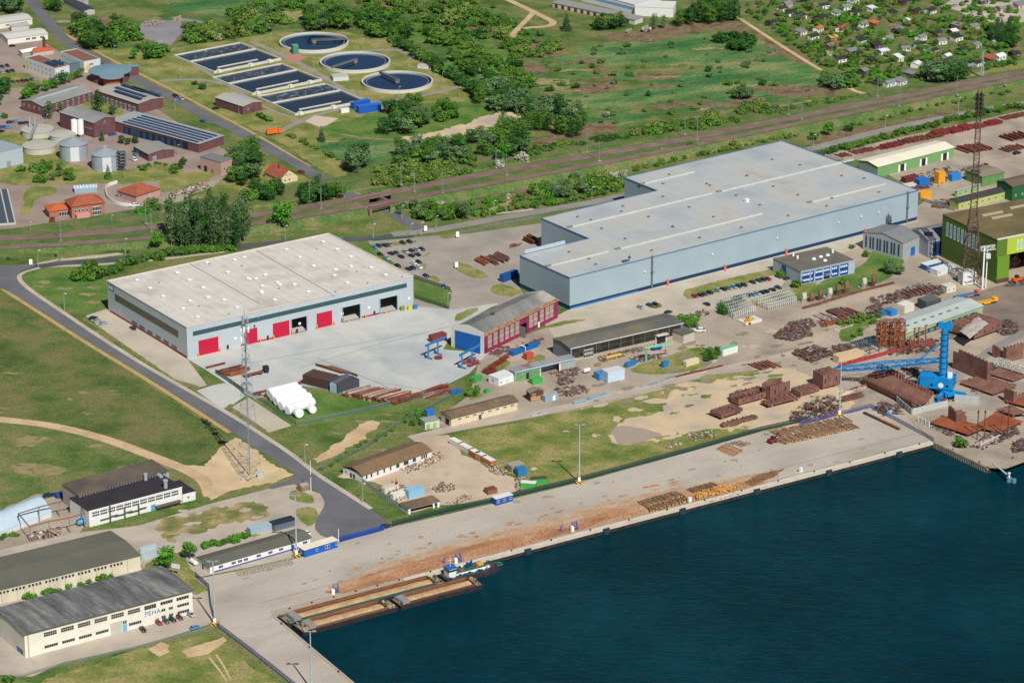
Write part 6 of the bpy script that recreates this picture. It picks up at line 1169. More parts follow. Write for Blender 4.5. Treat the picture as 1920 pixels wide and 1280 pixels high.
# ---------------------------------------------------------------- lamps and masts
STRIPE=mat('warning_stripes','d0a02c',fine=0)
def stripes():
    n=STRIPE.node_tree;N=n.nodes;L=n.links.new;b=N['Principled BSDF'];w=N.new('ShaderNodeTexWave');w.wave_type='BANDS';w.bands_direction='DIAGONAL';w.inputs['Scale'].default_value=.35;g=N.new('ShaderNodeNewGeometry');L(g.outputs['Position'],w.inputs[0])
    r=N.new('ShaderNodeValToRGB');r.color_ramp.interpolation='CONSTANT';r.color_ramp.elements[0].color=lin('262522');r.color_ramp.elements[1].position=.5;r.color_ramp.elements[1].color=lin('d9a932');L(w.outputs['Fac'],r.inputs[0]);L(r.outputs[0],b.inputs['Base Color'])
stripes()
def high_mast(x,y,h,lab,base=True):
    t=thing('light_mast',lab,'light mast',G(x,y));MB().cyl((0,0,0),(0,0,h),.42,.22,10).build('pole',plain('a3adb2',.45),t)
    m=MB()
    for k in(-1,1):m.bar((0,0,h-.2),(k*1.6,-.3,h-.1),.2);m.box(k*1.6-.8,k*1.6+.8,-.7,.3,h-.1,h+.25)
    m.build('lamp_head',plain('8f989d',.4),t)
    if base:MB().box(-1.7,1.7,-1.5,1.5,0,1.0).build('base_block',STRIPE,t);MB().box(-.6,.6,-.6,.4,1.0,2.8).build('switch_box',MWHITE,t)
for x,y,h,l in((1086,905,29,'tall grey light mast on a striped block at the fence of the long field'),(556,1042,29,'tall grey light mast on a striped block beside the blue gate cabin'),(403,1170,29,'tall grey light mast on a striped block at the corner of the blue fence'),(1574,779,28,'tall grey light mast behind the big log stack'),(584,1292,26,'tall grey light mast on the lower quay before the barge bows')):high_mast(x,y,h,l)
def lamp_proto():
    t=thing('street_lamp','lamp','street lamp',(0,0,0));MB().cyl((0,0,0),(0,0,8.5),.16,.09,7).build('pole',plain('98a0a4',.45),t);MB().bar((0,0,8.4),(.9,0,8.6),.1).box(.5,1.4,-.25,.25,8.5,8.75).build('lamp_head',plain('d8dad8',.4),t);return t
LAMP=lamp_proto();NL=[0]
def lamps(pts,where,group,h=1.0,rot=0):
    for i, (x, y) in enumerate(pts): place(LAMP, G(x, y), rot, f'grey street lamp {where}' if len(pts) == 1 else f'grey street lamp, {ORD[i]} from the left {where}', group, h, first=NL[0] == 0); NL[0] += 1
lamps([(72,500),(121,582),(235,478),(394,463),(535,453),(700,450)],'along the new road round the white roofed hall','street lamps',1.1)
lamps([(572,868),(680,942)],'along the road beside the white barrack','street lamps',1.1);lamps([(754,412),(818,432),(926,403),(950,398),(1110,377),(1252,352)],'along the road behind the halls','street lamps')
lamps([(771,446),(790,444),(840,578)],'round the gravel car park','street lamps');lamps([(214,105),(338,148),(385,115),(328,207),(448,216)],'on the lawn beside the main road','street lamps',.8)
lamps([(507,82),(588,127),(680,92),(748,182),(767,128),(830,154),(862,184)],'around the round basins','street lamps',.8);lamps([(88,235),(260,283),(286,316),(334,292),(234,335)],'inside the sewage works','street lamps',.8)
lamps([(1525,278),(1660,242),(1797,208)],'along the access road at the right','street lamps');lamps([(210,425),(57,438)],'before the pump station','street lamps',.8)
high_mast(1329,660,11,'twin headed lamp post on the green island of the yard',False)
t=thing('flag_pole','white and red pole at the kerb of the road bend','pole',G(583,920));MB().cyl((0,0,0),(0,0,15),.2,.12,8).build('pole',MWHITE,t);MB().cyl((0,0,7),(0,0,8.2),.24,.24,8).build('red_band',plain('b5402c'),t)
t=thing('flag_pole','plain white pole at the right end of the blue gate cabin','pole',G(635,1020));MB().cyl((0,0,0),(0,0,7.5),.18,.12,8).build('pole',MWHITE,t);MB().box(-.5,.5,-.5,.5,0,.5).build('foot',plain('8b857b'),t)
def cat_proto():
    t=thing('catenary_mast','mast','railway mast',(0,0,0));m=MB()
    for sx in(-.22,.22):m.bar((sx,0,0),(sx*.7,0,12),.14)
    for k in range(11):m.bar((-.2,0,k*1.05+.3),(.2,0,k*1.05+1.1),.08)
    m.build('pole',plain('93a09f'),t);MB().bar((0,0,9.8),(3.4,0,10.4),.12).bar((0,0,11.4),(3.4,0,10.4),.1).bar((0,0,8.4),(3,0,8.8),.1).build('bracket',plain('8b9796'),t);MB().box(-.6,.6,-.6,.6,-.1,.6).build('foot',plain('9a948a'),t);return t
CAT=cat_proto();cats=[(114,452,1),(274,421,-1),(284,435,1),(580,379,-1),(602,392,1),(752,347,-1),(777,360,1),(830,363,1),(930,315,-1),(950,329,1),(1100,287,-1),(1123,304,1),(1284,253,-1),(1307,263,1),(1478,215,-1),(1503,225,1),(1645,181,-1),(1686,200,1),(1794,179,1),(1885,161,1)]
lw={1:0,-1:0}
for i,(x,y,s)in enumerate(cats):
    p=G(x,y);p.z=max(0,b_h(p.x)-.3);p=G(x,y,p.z)
    place(CAT, p, BX + (pi / 2 if s > 0 else -pi / 2), f'grey lattice catenary mast, {ORD[lw[s]]} from the left on the {"near" if s > 0 else "far"} side of the railway', 'catenary masts along the railway', 1.08, first=i == 0); lw[s] += 1
t=thing('railway_pylon','tall slender lattice pylon beside the railway below the allotments','pylon',G(1841,146));MB().lattice((0,0,0),(0,0,18),1.8,.7,8,.14).build('frame',plain('9aa9aa'),t);MB().bar((-.4,0,17.8),(2.2,0,18.2),.2).build('arm',plain('9aa9aa'),t)
# telecom mast
mst=thing('lattice_mast','very tall grey lattice mast on three legs standing on bare sand','mast',G(467,893));GM=plain('6f7d86',.5)
MB().lattice((0,0,.6),(0,0,50),8.8,3.6,10,.09,legs=3).lattice((0,0,50),(0,0,79),3.6,1.5,9,.08,legs=3).build('frame',GM,mst)
for a in(90,210,330):MB().cyl((6.2*.82*cos(radians(a+30)),6.2*.82*sin(radians(a+30)),-.1),(6.2*.82*cos(radians(a+30)),6.2*.82*sin(radians(a+30)),.9),1.1,n=8).build('footing',plain('b7b0a3'),mst)
for z in(46,58,74.5):MB().cyl((0,0,z),(0,0,z+.2),1.1+(75-z)*.035,n=12).build('platform',plain('7f8b92'),mst)
for z,a in((71,30),(71.5,150),(72,270),(68,90),(67,220),(62,40)):MB().box(-.35,.35,-.2,.2,0,2.6).build('antenna',MWHITE,mst).location=(1.9*cos(radians(a)),1.9*sin(radians(a)),z)
for z,a in((76,10),(76.5,130),(75.8,250),(64,300)):MB().box(-.4,.4,-.25,.25,0,2.2).build('antenna',plain('8a949a'),mst).location=(1.5*cos(radians(a)),1.5*sin(radians(a)),z)
MB().cyl((0,0,79),(0,0,83),.1,n=6).build('tip_rod',GM,mst);MB().bar((.3,.6,1),(.1,.5,78),.5,.2).build('cable_ladder',plain('77838a'),mst);MB().box(4,7,-2,0,0,2.6).build('equipment_cabinet',plain('a9b3b4'),mst)
# floodlight mast
fm_=thing('floodlight_mast','very tall rusty lattice floodlight mast before the green shipyard hall','mast',G(1819,528));FMM=mat('mast_rust',[(.3,'4f3d36'),(.7,'665047')],sc=.4)
MB().lattice((0,0,0),(0,0,42),10.5,3.4,9,.26).lattice((0,0,42),(0,0,96),3.4,2.2,18,.17).build('frame',FMM,fm_)
lm=MB().box(-.6,.6,-.25,.25,-.8,.8).box(-.5,.5,-.32,-.25,-.7,.7).mesh('floodlight',plain('3b3532'))
for k in range(5):
    for a in range(6):inst('floodlight',lm,fm_,(1.9*cos(a*1.047),1.9*sin(a*1.047),94+k*2.6),a*1.047+pi/2);MB().lattice((0,0,96),(0,0,107),2.4,2.2,5,.15).build('lamp_cage',FMM,fm_)
for z in(30,62):MB().box(-2.6,2.6,-2.6,2.6,z,z+.3).build('platform',plain('5b5049'),fm_)
t=thing('lift_gantry','white pipe gantry standing at the corner of the green shipyard hall','gantry',G(1842,542));g_=MB().bar((0,0,0),(0,0,24),.7).lattice((-2,0,22.8),(6,.8,23.6),2,2,5,.1)
g_.bar((2,2,0),(2,2,22),.5);g_.build('frame',MWHITE,t);MB().box(1,3.4,-.8,1.4,17.5,20).build('cabin',plain('c9d0d2'),t)
wbx=[((1737,508),(1768,500),5,3,'2f5a8e','c9ced0','blue and white crew container behind the floodlight mast'),((1758,518),(1792,508),6,3,'c9ced0','d2d6d6','wider white crew container left of the floodlight mast'),((1805,535),(1830,531),5,7,'cfd1ce','b8bab6','tall white switch house at the foot of the floodlight mast'),((1775,550),(1792,546),5,3.4,'d2cdb9','c9c4b2','small cream hut by the kerb of the oily yard')]
for p0,p1,W,H,w,r,l in wbx:b_=Bld('site_container',l,'container',p0,p1,W,H,plain(w),plain(r),ov=.1);b_.wins('F',1,b_.L-1,1.2,1,1,2,2)

# ---------------------------------------------------------------- mobile harbour crane
CB=mat('crane_blue',[(.3,'0d78b8'),(.7,'1c8ac6')],sc=.3,fine=.06,rough=.45)
cb=G(1766,738);crane=thing('harbour_crane','bright blue mobile harbour crane with lowered lattice boom','crane',cb,0);tip=G(1560,693,7)-cb;piv=G(1756,656,23)-cb;piv=Vector((-2.5,0,17.5));hd=atan2(tip.y-piv.y,tip.x-piv.x)
CH=AX+pi-.25
def turned(o):o.rotation_euler=(0,0,CH);return o
turned(MB().box(-9,9,-3,3,1.7,3.8).box(-10,-9,-2.2,2.2,2.2,3.4).box(9,10,-2.2,2.2,2.2,3.4).build('chassis',CB,crane))
for sx in(-1,1):
    for sy in(-1,1):
        o=MB().bar((sx*5,sy*2,2.8),(sx*10,sy*7.5,2.4),1.9,1.3);o.cyl((sx*10,sy*7.5,.3),(sx*10,sy*7.5,2.4),.6,n=8);turned(o.build('outrigger',CB,crane));turned(MB().box(sx*10-3,sx*10+3,sy*7.5-1.1,sy*7.5+1.1,0,.5).build('support_pad',CB,crane))
CW=MB().cyl((0,-.4,0),(0,.4,0),.9,n=14).mesh('wheel',MDARK)
for k in range(8):
    for y in(-2.6,2.6):inst('wheel',CW,crane,(cos(CH)*(k*2.2-7.7)-sin(CH)*y,sin(CH)*(k*2.2-7.7)+cos(CH)*y,.9),CH)
pf=MB().box(-10.5,6,-5.2,5.2,4.3,9.4).box(-11.6,-10.5,-4.2,4.2,5,8.6);pfo=pf.build('slewing_platform',CB,crane);pfo.rotation_euler=(0,0,hd+pi)
rl=MB()
for a,b in(((-10.5,-5.2),(6,-5.2)),((6,-5.2),(6,5.2)),((6,5.2),(-10.5,5.2)),((-10.5,5.2),(-10.5,-5.2))):
    rl.bar((*a,10.6),(*b,10.6),.1);rl.bar((*a,10),(*b,10),.08)
    for k in range(6):p=Vector((*a,9.4)).lerp(Vector((*b,9.4)),k/5);rl.bar(p,p+Vector((0,0,1.1)),.1)
rlo=rl.build('railing',CB,crane);rlo.rotation_euler=(0,0,hd+pi)
MB().cyl((0,0,3.6),(0,0,4.3),3.2,n=20).build('slew_ring',plain('22303c'),crane);MB().cyl((0,0,9.4),(0,0,34.6),2.0,1.75,20).build('tower',CB,crane);lad=MB()
for k in range(8):lad.cyl((0,0,11+k*3),(0,0,11.15+k*3),2.35,n=16)
lad.bar((1.6,-1.6,9.4),(1.5,-1.5,34),.5,.15);lad.build('ladder',plain('1a5c8c'),crane)
hh=Vector((cos(hd),sin(hd),0));MB().bar(Vector((0,0,35.4))-hh*2.6,Vector((0,0,38))+hh*-1.4,2.2).bar(Vector((0,0,34.8))-hh*3.6,Vector((0,0,36.4))+hh*3.2,2.4,2.6).build('tower_head',CB,crane)
nn_=Vector((-hh.y,hh.x,0));MB().cyl(Vector((0,0,36))+hh*3.2-nn_*.3,Vector((0,0,36))+hh*3.2+nn_*.3,1.2,n=14).build('sheave',plain('18303f'),crane)
p0=hh*2+Vector((0,0,17.5));mid=p0.lerp(tip,.5)
MB().lattice(p0,mid,1.8,3.2,9,.26).lattice(mid,tip,3.2,1.6,9,.26).build('boom',CB,crane);MB().cyl(tip-nn_*.4,tip+nn_*.4,1.5,n=16).build('boom_sheave',plain('a9aa98'),crane)
MB().bar(Vector((0,0,26))+hh*2.2,p0.lerp(tip,.22),.7).build('luffing_cylinder',CB,crane);MB().bar(Vector((0,0,36.4))+hh*3,p0.lerp(tip,.97)+Vector((0,0,1)),.12).bar(Vector((0,0,36))+hh*3+nn_*.5,p0.lerp(tip,.95)+Vector((0,0,1)),.12).build('hoist_rope',plain('3e4a58'),crane)
cbn=MB().box(-1.2,1.2,-1.2,1.2,0,2.6).build('cab',plain('d6dcdd',.3),crane);cbn.location=(3.2,-1.6,9.2);lg=MB().cyl((0,-5.24,6.4),(0,-5.32,6.4),1.3,n=20).build('emblem_disc',MWHITE,crane);lg.rotation_euler=(0,0,hd+pi)if cos(hd+pi)>0 else(0,0,hd)
lg2=MB().bar((-.5,-5.36,5.9),(.1,-5.36,7.0),.3,.06).bar((-.2,-5.36,6.4),(.6,-5.36,6.7),.25,.06).build('emblem_mark',CB,crane);lg2.rotation_euler=lg.rotation_euler
prt=MB()
for x in(-4.5,3.2):prt.cyl((x,-5.24,6.2),(x,-5.3,6.2),.7,n=12)
pp=prt.build('port_shade_disc',plain('10222f'),crane);pp.rotation_euler=lg.rotation_euler  # dark discs paint shaded ports onto the solid platform side
hk=MB().bar(tip,tip+Vector((0,0,-4)),.12).box(tip.x-.6,tip.x+.6,tip.y-.6,tip.y+.6,tip.z-5.4,tip.z-4);hk.build('hook_block',plain('2b3238'),crane)

# ---------------------------------------------------------------- barges and pusher tug
qa,qb=G(*QC),G(*QE1);QD=atan2(qb.y-qa.y,qb.x-qa.x);WL=-2.6
SANDL=mat('sand_cargo',[(.3,'a3845c'),(.5,'b5946a'),(.7,'c4a57c')],sc=.25,det=7,fine=.12,bump=.4);HULL=mat('barge_hull',[(.3,'2b2426'),(.7,'40322f')],sc=.3,fine=.15);HOLD=mat('hold_rust',[(.3,'6d4634'),(.7,'86583f')],sc=.2,det=6,fine=.12);DECK=mat('barge_deck',[(.3,'74685c'),(.7,'8d8072')],sc=.3,fine=.12)
def qpt(u,off,z=0):return Vector((qa.x+cos(QD)*u+sin(QD)*off,qa.y+sin(QD)*u-cos(QD)*off,z))
def barge(lab,u0,u1,o0,o1,rim,sandlab,left=7,right=5):
    L=u1-u0;W=o1-o0;t=thing('barge',lab,'barge',qpt(u0,o1,WL),QD);zt=2.0
    m=MB();e=left;f=L-right
    m.hexa([(0,.4,-.6),(L-.5,.4,-.6),(L-.5,W-.4,-.6),(0,W-.4,-.6),(0,0,zt-.4),(L,0,zt-.4),(L,W,zt-.4),(0,W,zt-.4)])
    m.box(0,e,0,W,zt-.399,zt).box(f,L,0,W,zt-.399,zt).box(e,f,0,1,zt-.399,zt).box(e,f,W-1,W,zt-.399,zt);m.build('hull',HULL,t)
    MB().box(e,f,.75,1.0,zt+.003,zt+.9).build('coaming',plain(rim),t);MB().box(e,f,W-1.0,W-.75,zt+.003,zt+1.4).build('coaming',HOLD,t)
    MB().box(f,f+.3,1.0,W-1,zt+.003,zt+1.4).build('bulkhead',HOLD,t);MB().hexa([(e-3.6,1.0,zt+.003),(e,1,zt+.003),(e,W-1,zt+.003),(e-3.6,W-1,zt+.003),(e-3.4,1.1,zt+1.2),(e,1.1,zt+1.4),(e,W-1.1,zt+1.4),(e-3.4,W-1.1,zt+1.2)]).build('hatch_cover',plain('8b8480'),t)
    MB().box(.3,e-4,.4,W-.4,zt+.003,zt+.1).box(f+1,L-.3,.4,W-.4,zt+.003,zt+.1).build('deck',DECK,t)
    for x in(1.2,2.8,f+2,L-1.5):
        for y in(1.6,W-1.6):MB().cyl((x-.5,y,zt+.6),(x+.5,y,zt+.6),.42,n=8).box(x-.6,x+.6,y-.3,y+.3,zt+.1,zt+.3).build('winch',plain(R.choice(['2f6e58','b59a6d','3a3f42'])),t)
    for k in range(9):x,y=R.choice([R.uniform(.6,e-4.2),R.uniform(f+.8,L-.8)]),R.uniform(.8,W-1.2);MB().box(x,x+R.uniform(.3,.9),y,y+R.uniform(.3,.8),zt+.1,zt+R.uniform(.4,1.2)).build('deck_fitting',plain(R.choice(['2f6e58','b59a6d','3a3f42','8a7f6c','26292c'])),t)
    for x in(.6,L-.6):
        for y in(.5,W-.5):MB().cyl((x,y,zt),(x,y,zt+.8),.2,n=6).build('bollard',MDARK,t)
    s=thing('sand_load',sandlab,'sand load',qpt(u0+e+.3,o1-1.05,WL),QD);nx=34;ny=7;Ls=f-e-.6;Ws=W-2.1;q=MB();rr=random.Random(int(u0)+5)
    for i in range(nx+1):
        for j in range(ny+1):
            v=sin(pi*j/ny);q.v.append((Ls*i/nx,Ws*j/ny,zt-.35+.9*v+.22*sin(i*.8+u0)*v+.2*sin(i*2.1)*v+rr.uniform(-.08,.1)))
    for i in range(nx):
        for j in range(ny):a=i*(ny+1)+j;q.f.append((a,a+ny+1,a+ny+2,a+1));q.m.append(0)
    q.build('sand',SANDL,s)
    return t
barge('long rusty sand barge moored alongside the quay with green coaming',1.5,79,.8,10.0,'2f5f54','brown sand heaped in the long barge beside the quay')
barge('outer sand barge on the left, its bow at the harbour corner',3,49,11.0,20.2,'6d5a4a','pale sand filling the outer left barge')
barge('outer sand barge on the right, lying stern to bow with the other',50.5,91.5,11.2,20.2,'5a4640','pale sand filling the outer right barge',5,4)
tg=thing('pusher_tug','pusher tug with green deck and white blue superstructure behind the sand barges','tug boat',qpt(80.5,9.5,WL),QD);W=8.4
MB().prism([(0,0),(24,0),(28,2),(29.5,W/2),(28,W-2),(24,W),(0,W)],-.6,2.0).build('hull',HULL,tg);MB().prism([(.3,.3),(23.8,.3),(27.6,2.2),(29,W/2),(27.6,W-2.2),(23.8,W-.3),(.3,W-.3)],2.003,2.15).build('deck',plain('3a4440'),tg)
MB().box(5,20,1.6,W-1.6,2.15,4.2).build('deckhouse',plain('2c5f4b'),tg);MB().box(4.8,20.2,1.5,1.58,2.9,3.7).build('white_band',MWHITE,tg);MB().box(1.5,5.4,2,W-2,2.15,6.4).build('wheelhouse',plain('d8dcda'),tg);MB().box(1.4,5.5,1.9,W-1.9,5.0,5.9).build('wheelhouse_windows',MGLASS,tg);MB().box(1.2,5.8,1.7,W-1.7,6.4,6.6).build('wheelhouse_roof',plain('2660a8'),tg)
for k in range(6):MB().box(6+k*2.4,7.4+k*2.4,1.44,1.58,2.5,3.3).build('cabin_window',MWHITE if k%2 else MGLASS,tg)
MB().box(17,19.5,2.6,5,4.2,4.8).build('yellow_hatch',plain('c9a83a'),tg);MB().cyl((12,4,4.2),(12,4,6.4),.7,n=10).cyl((14,4.4,4.2),(14,4.4,6),.7,n=10).build('funnel',plain('1f3f6e'),tg);MB().bar((3.4,W/2,6.6),(3.4,W/2,11),.15).bar((2.4,W/2,9.6),(4.4,W/2,9.6),.1).build('signal_mast',MWHITE,tg)
for x,y in((8,2.4),(10,6),(16,2.5),(20.8,5.6),(22,3)):MB().box(x-.7,x+.7,y-.5,y+.5,2.15 if x>20 else 4.2,3.0 if x>20 else 4.9).build('deck_box',plain(R.choice(['d8dcda','2660a8','c84030'])),tg)
for k in range(26):
    x,y=R.uniform(.5,26),R.choice([.9,7.3,R.uniform(2,6.6)]);z_=4.21 if 5<x<20 and 1.6<y<6.8 else 2.16
    if 1<x<5.6:continue
    MB().box(x,x+R.uniform(.5,1.6),y-.3,y+R.uniform(.1,.6),z_,z_+R.uniform(.4,1.3)).build('deck_fitting',plain(R.choice(['d8dcda','1f4a80','2e7a5a','26292c','26292c','3f8a6a','6b5a4c'])),tg)
rg=MB()
for k in range(16):a=2*pi*k/16;b=2*pi*(k+1)/16;rg.bar((27.5+1.5*cos(a),2.8+1.5*sin(a),2.5),(27.5+1.5*cos(b),2.8+1.5*sin(b),2.5),.3)
rg.build('rope_coil',plain('2f8a78'),tg);rr_=MB()
for k in range(13):rr_.bar((2*k,.2,2.1),(2*k,.2,3.1),.08)
rr_.bar((0,.2,3.1),(24,.2,3.1),.08).build('railing',plain('3a5a78'),tg)
# quay ladders, shelters
for i,(x,y)in enumerate(((632,1112),(862,1054),(1080,994))):
    t = thing('mooring_stair', f'blue framed mooring stair with white box on the quay edge, {ORD[i]} from the left', 'stair', G(x, y), QD, 'mooring stairs on the quay'); m = MB()
    for k in(-1.2,1.2):m.bar((k,0,.2),(k,1.4,4.2),.18).bar((k,1.4,.2),(k,1.4,4.2),.18)
    for k in range(6):m.bar((-1.2,.2+k*.22,.6+k*.62),(1.2,.2+k*.22,.6+k*.62),.14)
    m.build('frame',plain('2d55a4'),t);MB().box(-2.6,-1.3,-.4,.8,.1,2.4).build('white_box',MWHITE,t)
    if i:MB().bar((-7,2.6,.1),(-5.4,2.6,3),.25).bar((-6,2,.1),(-6.6,2.8,3),.25).bar((-7,2.6,2.2),(-5.4,2.6,2.2),.15).build('side_frame',plain('2d55a4'),t)
def cabinet(lab,p0,p1,W,H,w,r,cat='cabin',name='cabin',wn=0):b_=Bld(name,lab,cat,p0,p1,W,H,plain(w),plain(r),ov=.1);(b_.wins('F',.5,b_.L-.5,1.2,1.6,1.2,wn,2)if wn else b_.door('F',b_.L*.3,b_.L*.4,H*.7,plain(r),2));return b_
cabinet('blue quay cabin with white window panels at the fence of the dusty yard',(930,948),(962,939),3.6,3.2,'1f4f9c','cfd3d0',wn=3);cabinet('white service box at the quay edge between the log stacks',(1292,942),(1297,940),1,2,'dcdcd8','dcdcd8','box','service_box');cabinet('white service box at the quay edge right of the log stacks',(1501,886),(1505,884),1,2,'dcdcd8','dcdcd8','box','service_box')
dl=thing('mooring_dolphin','steel mooring dolphin with a footbridge off the end of the pier','dolphin',G(1892,893)+Vector((0,0,0)));MB().cyl((0,0,-6),(0,0,-.4),1.3,n=14).cyl((2.2,-1,-6),(2.2,-1,-.8),1.1,n=14).build('pile',plain('5e7f95',.5),dl);MB().cyl((0,0,-.4),(0,0,1.6),.4,n=8).cyl((0,0,1.6),(0,0,1.9),.7,n=8).build('bollard',MWHITE,dl);q=G(1862,868)-G(1892,893);MB().bar((0,0,.1),(q.x,q.y,.2),1.0,.3).build('footbridge',plain('a3abb0'),dl)
# ---------------------------------------------------------------- timber
LOGB=mat('log_bark',[(.3,'5c4837'),(.5,'7a6048'),(.7,'957a5c')],sc=1.2,local=True,fine=.2,rnd=.25);LOGE=mat('log_end',[(.3,'b08d5f'),(.7,'cfae7c')],sc=2,local=True,fine=.1,rnd=.15);LOGT=mat('tan_log_bark',[(.3,'6d5440'),(.5,'8d6e54'),(.7,'aa8768')],sc=1.2,local=True,fine=.2,rnd=.25);LOGY=mat('peeled_log',[(.3,'b58642'),(.7,'cf9f58')],sc=1,local=True,fine=.15,rnd=.2)
def log_mesh(side,L=6):
    m=MB().cyl((-L/2,0,0),(L/2,0,0),.32,.26,8,0,False);n=len(m.v)//2
    m.f.append(tuple(range(8)));m.m.append(1);m.f.append(tuple(range(8,16)));m.m.append(1);return m.mesh('log',[side,LOGE])
LG1,LG2,LG3=log_mesh(LOGB,6.5),log_mesh(LOGY,4.6),log_mesh(LOGT,8)
LOGS=[]
def logs(mesh,px,n,along,rows,lab,group,rot,pitch=.55,jit=.12,tilt=0):
    """logs laid side by side from px[0] to px[1], heaped in rows"""
    a,b=G(*px[0]),G(*px[1]);k=0
    for r_ in range(rows):
        m_=n-r_*max(1,n//(rows*3))
        for i in range(m_):
            p=a.lerp(b,(i+.5*(r_%2)+r_*.3)/n)+Vector((R.uniform(-jit,jit)*3*cos(rot),R.uniform(-jit,jit)*3*sin(rot),.36+r_*.4+R.uniform(0,.1)))
            LOGS.append((S(px[0][1])+r_*.2,mesh,p,(R.uniform(-.04,.04),R.uniform(-.05,.05),rot+R.uniform(-jit,jit)),lab,group))
logs(LG1,((1204,947),(1278,926)),34,0,2,'grey barked log in the left stack at the quay edge','left log stack on the quay',AX,jit=.1)
logs(LG1,((1216,956),(1292,934)),30,0,2,'pale ended log spilling from the left stack onto the quay edge','spilled logs of the left stack',AX,jit=.5)
logs(LG2,((1304,933),(1382,911)),30,0,3,'yellow peeled log in the bright heap at the quay edge','bright log heap on the quay',AX,jit=.7)
logs(LG1,((1296,922),(1346,908)),16,0,1,'grey log laid out behind the bright yellow heap','logs behind the yellow heap',AX,jit=.15)
logs(LG3,((1462,829),(1604,798)),52,0,2,'brown log in the front of the big stack by the shipyard corner','front of the big log stack',AX,jit=.2)
logs(LG3,((1452,814),(1592,786)),44,0,1,'brown log in the back of the big stack by the shipyard corner','back of the big log stack',AX,jit=.24)
logs(LG3,((1352,838),(1386,852)),11,0,2,'brown log in the small neat stack beside the field fence','small neat log stack',BX+.3,jit=.04)
logs(LG1,((1380,830),(1404,836)),5,0,1,'short log lying behind the small neat stack','logs behind the small stack',BX,jit=.2)
def logs_all():
    LOGS.sort(key=lambda q:-q[0])
    for _,me,p,e,lab,g in LOGS[:290]:tag(inst('log',me,None,p,e),lab,'log',g)
    m=MB()
    for _,me,p,e,lab,g in LOGS[290:]:d=Vector((cos(e[2]),sin(e[2]),0))*3.8;m.cyl(p-d,p+d,.32,.26,7)
    m.build('log_pile',LOGT)['kind']='stuff'
logs_all()
t=thing('log_loader','red log loader with grey grab at the left end of the big log stack','loader',G(1448,830),BX);MB().box(-2.2,2,-1.2,1.2,.9,2.2).build('body',plain('7d2430'),t);MB().box(-.6,.9,-.9,.9,2.2,3.4).build('cab',MGLASS,t);MB().bar((1.5,0,2),(3.5,0,4.6),.4).bar((3.5,0,4.6),(5,0,2),.35).build('arm',MDARK,t);wheels(t,(-1.4,1.4),1.1)
# ---------------------------------------------------------------- fences
def meshmat(name,h,a):
    return mat(name,h,alpha=a,fine=0)
def fence(lab,pts,h,mcol,pcol,alpha=.45,step=3.2,name='fence'):
    P=[G(*p)for p in pts];t=thing(name,lab,'fence',P[0]);o_=P[0];m=MB();r_=MB();n=0;pm=MB().box(-.06,.06,-.06,.06,0,h).mesh('post',plain(pcol))
    for a,b in zip(P,P[1:]):
        m.bar(a-o_+Vector((0,0,h/2)),b-o_+Vector((0,0,h/2)),.03,h-.1)
        for z in(.15,h-.08):r_.bar(a-o_+Vector((0,0,z)),b-o_+Vector((0,0,z)),.07)
    tot=sum((b-a).length for a,b in zip(P,P[1:]));step=max(step,tot/90)
    for a,b in zip(P,P[1:]):
        k=max(1,round((b-a).length/step))
        for i in range(k):inst('post',pm,t,a.lerp(b,i/k)-o_)
    m.build('mesh_panel',meshmat('mesh_'+mcol+str(alpha),mcol,alpha),t);r_.build('rail',plain(pcol),t);return t
fence('long dark green fence between the quay and the long field',[(735,986),(830,962),(942,937),(1090,901),(1300,845),(1428,808),(1520,788)],2.6,'27423f','2b4644',.55)
fence('blue gate fence across the road end beside the gate cabin',[(633,1016),(682,1004),(720,994)],2.6,'1f479c','1f479c',.6,2,'gate_fence');fence('blue fence round the corner between the factory and the quay',[(366,1081),(392,1104),(396,1140),(404,1168)],2.6,'24459a','24459a',.5);fence('blue grey fence running down to the bottom edge along the lower quay',[(408,1175),(470,1222),(545,1281),(640,1358)],2.4,'3c4f96','3c4f96',.45)
fence('violet blue fence between the log yard and the shipyard pier',[(1500,797),(1560,782),(1632,764),(1700,800),(1751,828)],2.2,'55588c','55588c',.4)
fence('grey mesh fence beside the beige parking strip',[(430,718),(500,758),(556,797)],2.2,'6a7a78','6a7a78',.3);fence('grey mesh fence along the lawn with the white wrapped tubes',[(556,797),(640,780),(730,759),(830,737)],2.2,'6a7a78','6a7a78',.3);fence('green gate fence at the entrance of the pale yard',[(404,700),(432,718),(458,738)],2.4,'2a5a54','2a5a54',.6)
fence('grey mesh fence from the road to the magenta hall',[(598,884),(690,838),(742,800),(800,768),(850,742)],2.2,'6d7a70','6d7a70',.3);fence('grey palisade fence behind the demolition yard',[(680,905),(725,938),(765,962)],2.4,'9aa3a0','9aa3a0',.6,1.6,'palisade_fence');fence('dark fence closing the green strip right of the white roofed hall',[(778,558),(842,580)],2.2,'3c4a3c','3c4a3c',.35);fence('tall dark mesh fence between white roofed hall and car park',[(776,522),(845,546)],2.4,'3d4f38','3d4f38',.5)
fence('low grey fence between the gravel yard and the road behind the hall',[(862,440),(930,424),(1016,410)],1.8,'77807c','77807c',.35);fence('green fence at the back of the gravel car park',[(700,452),(775,446)],1.8,'3b5a48','3b5a48',.45);fence('grey lane fence before the lettered factory',[(30,1272),(120,1246),(250,1216),(395,1180)],1.4,'868a84','868a84',.3);fence('grey fence behind the grey hall at the far right end',[(1725,376),(1790,396)],2.0,'8a8d88','8a8d88',.5)
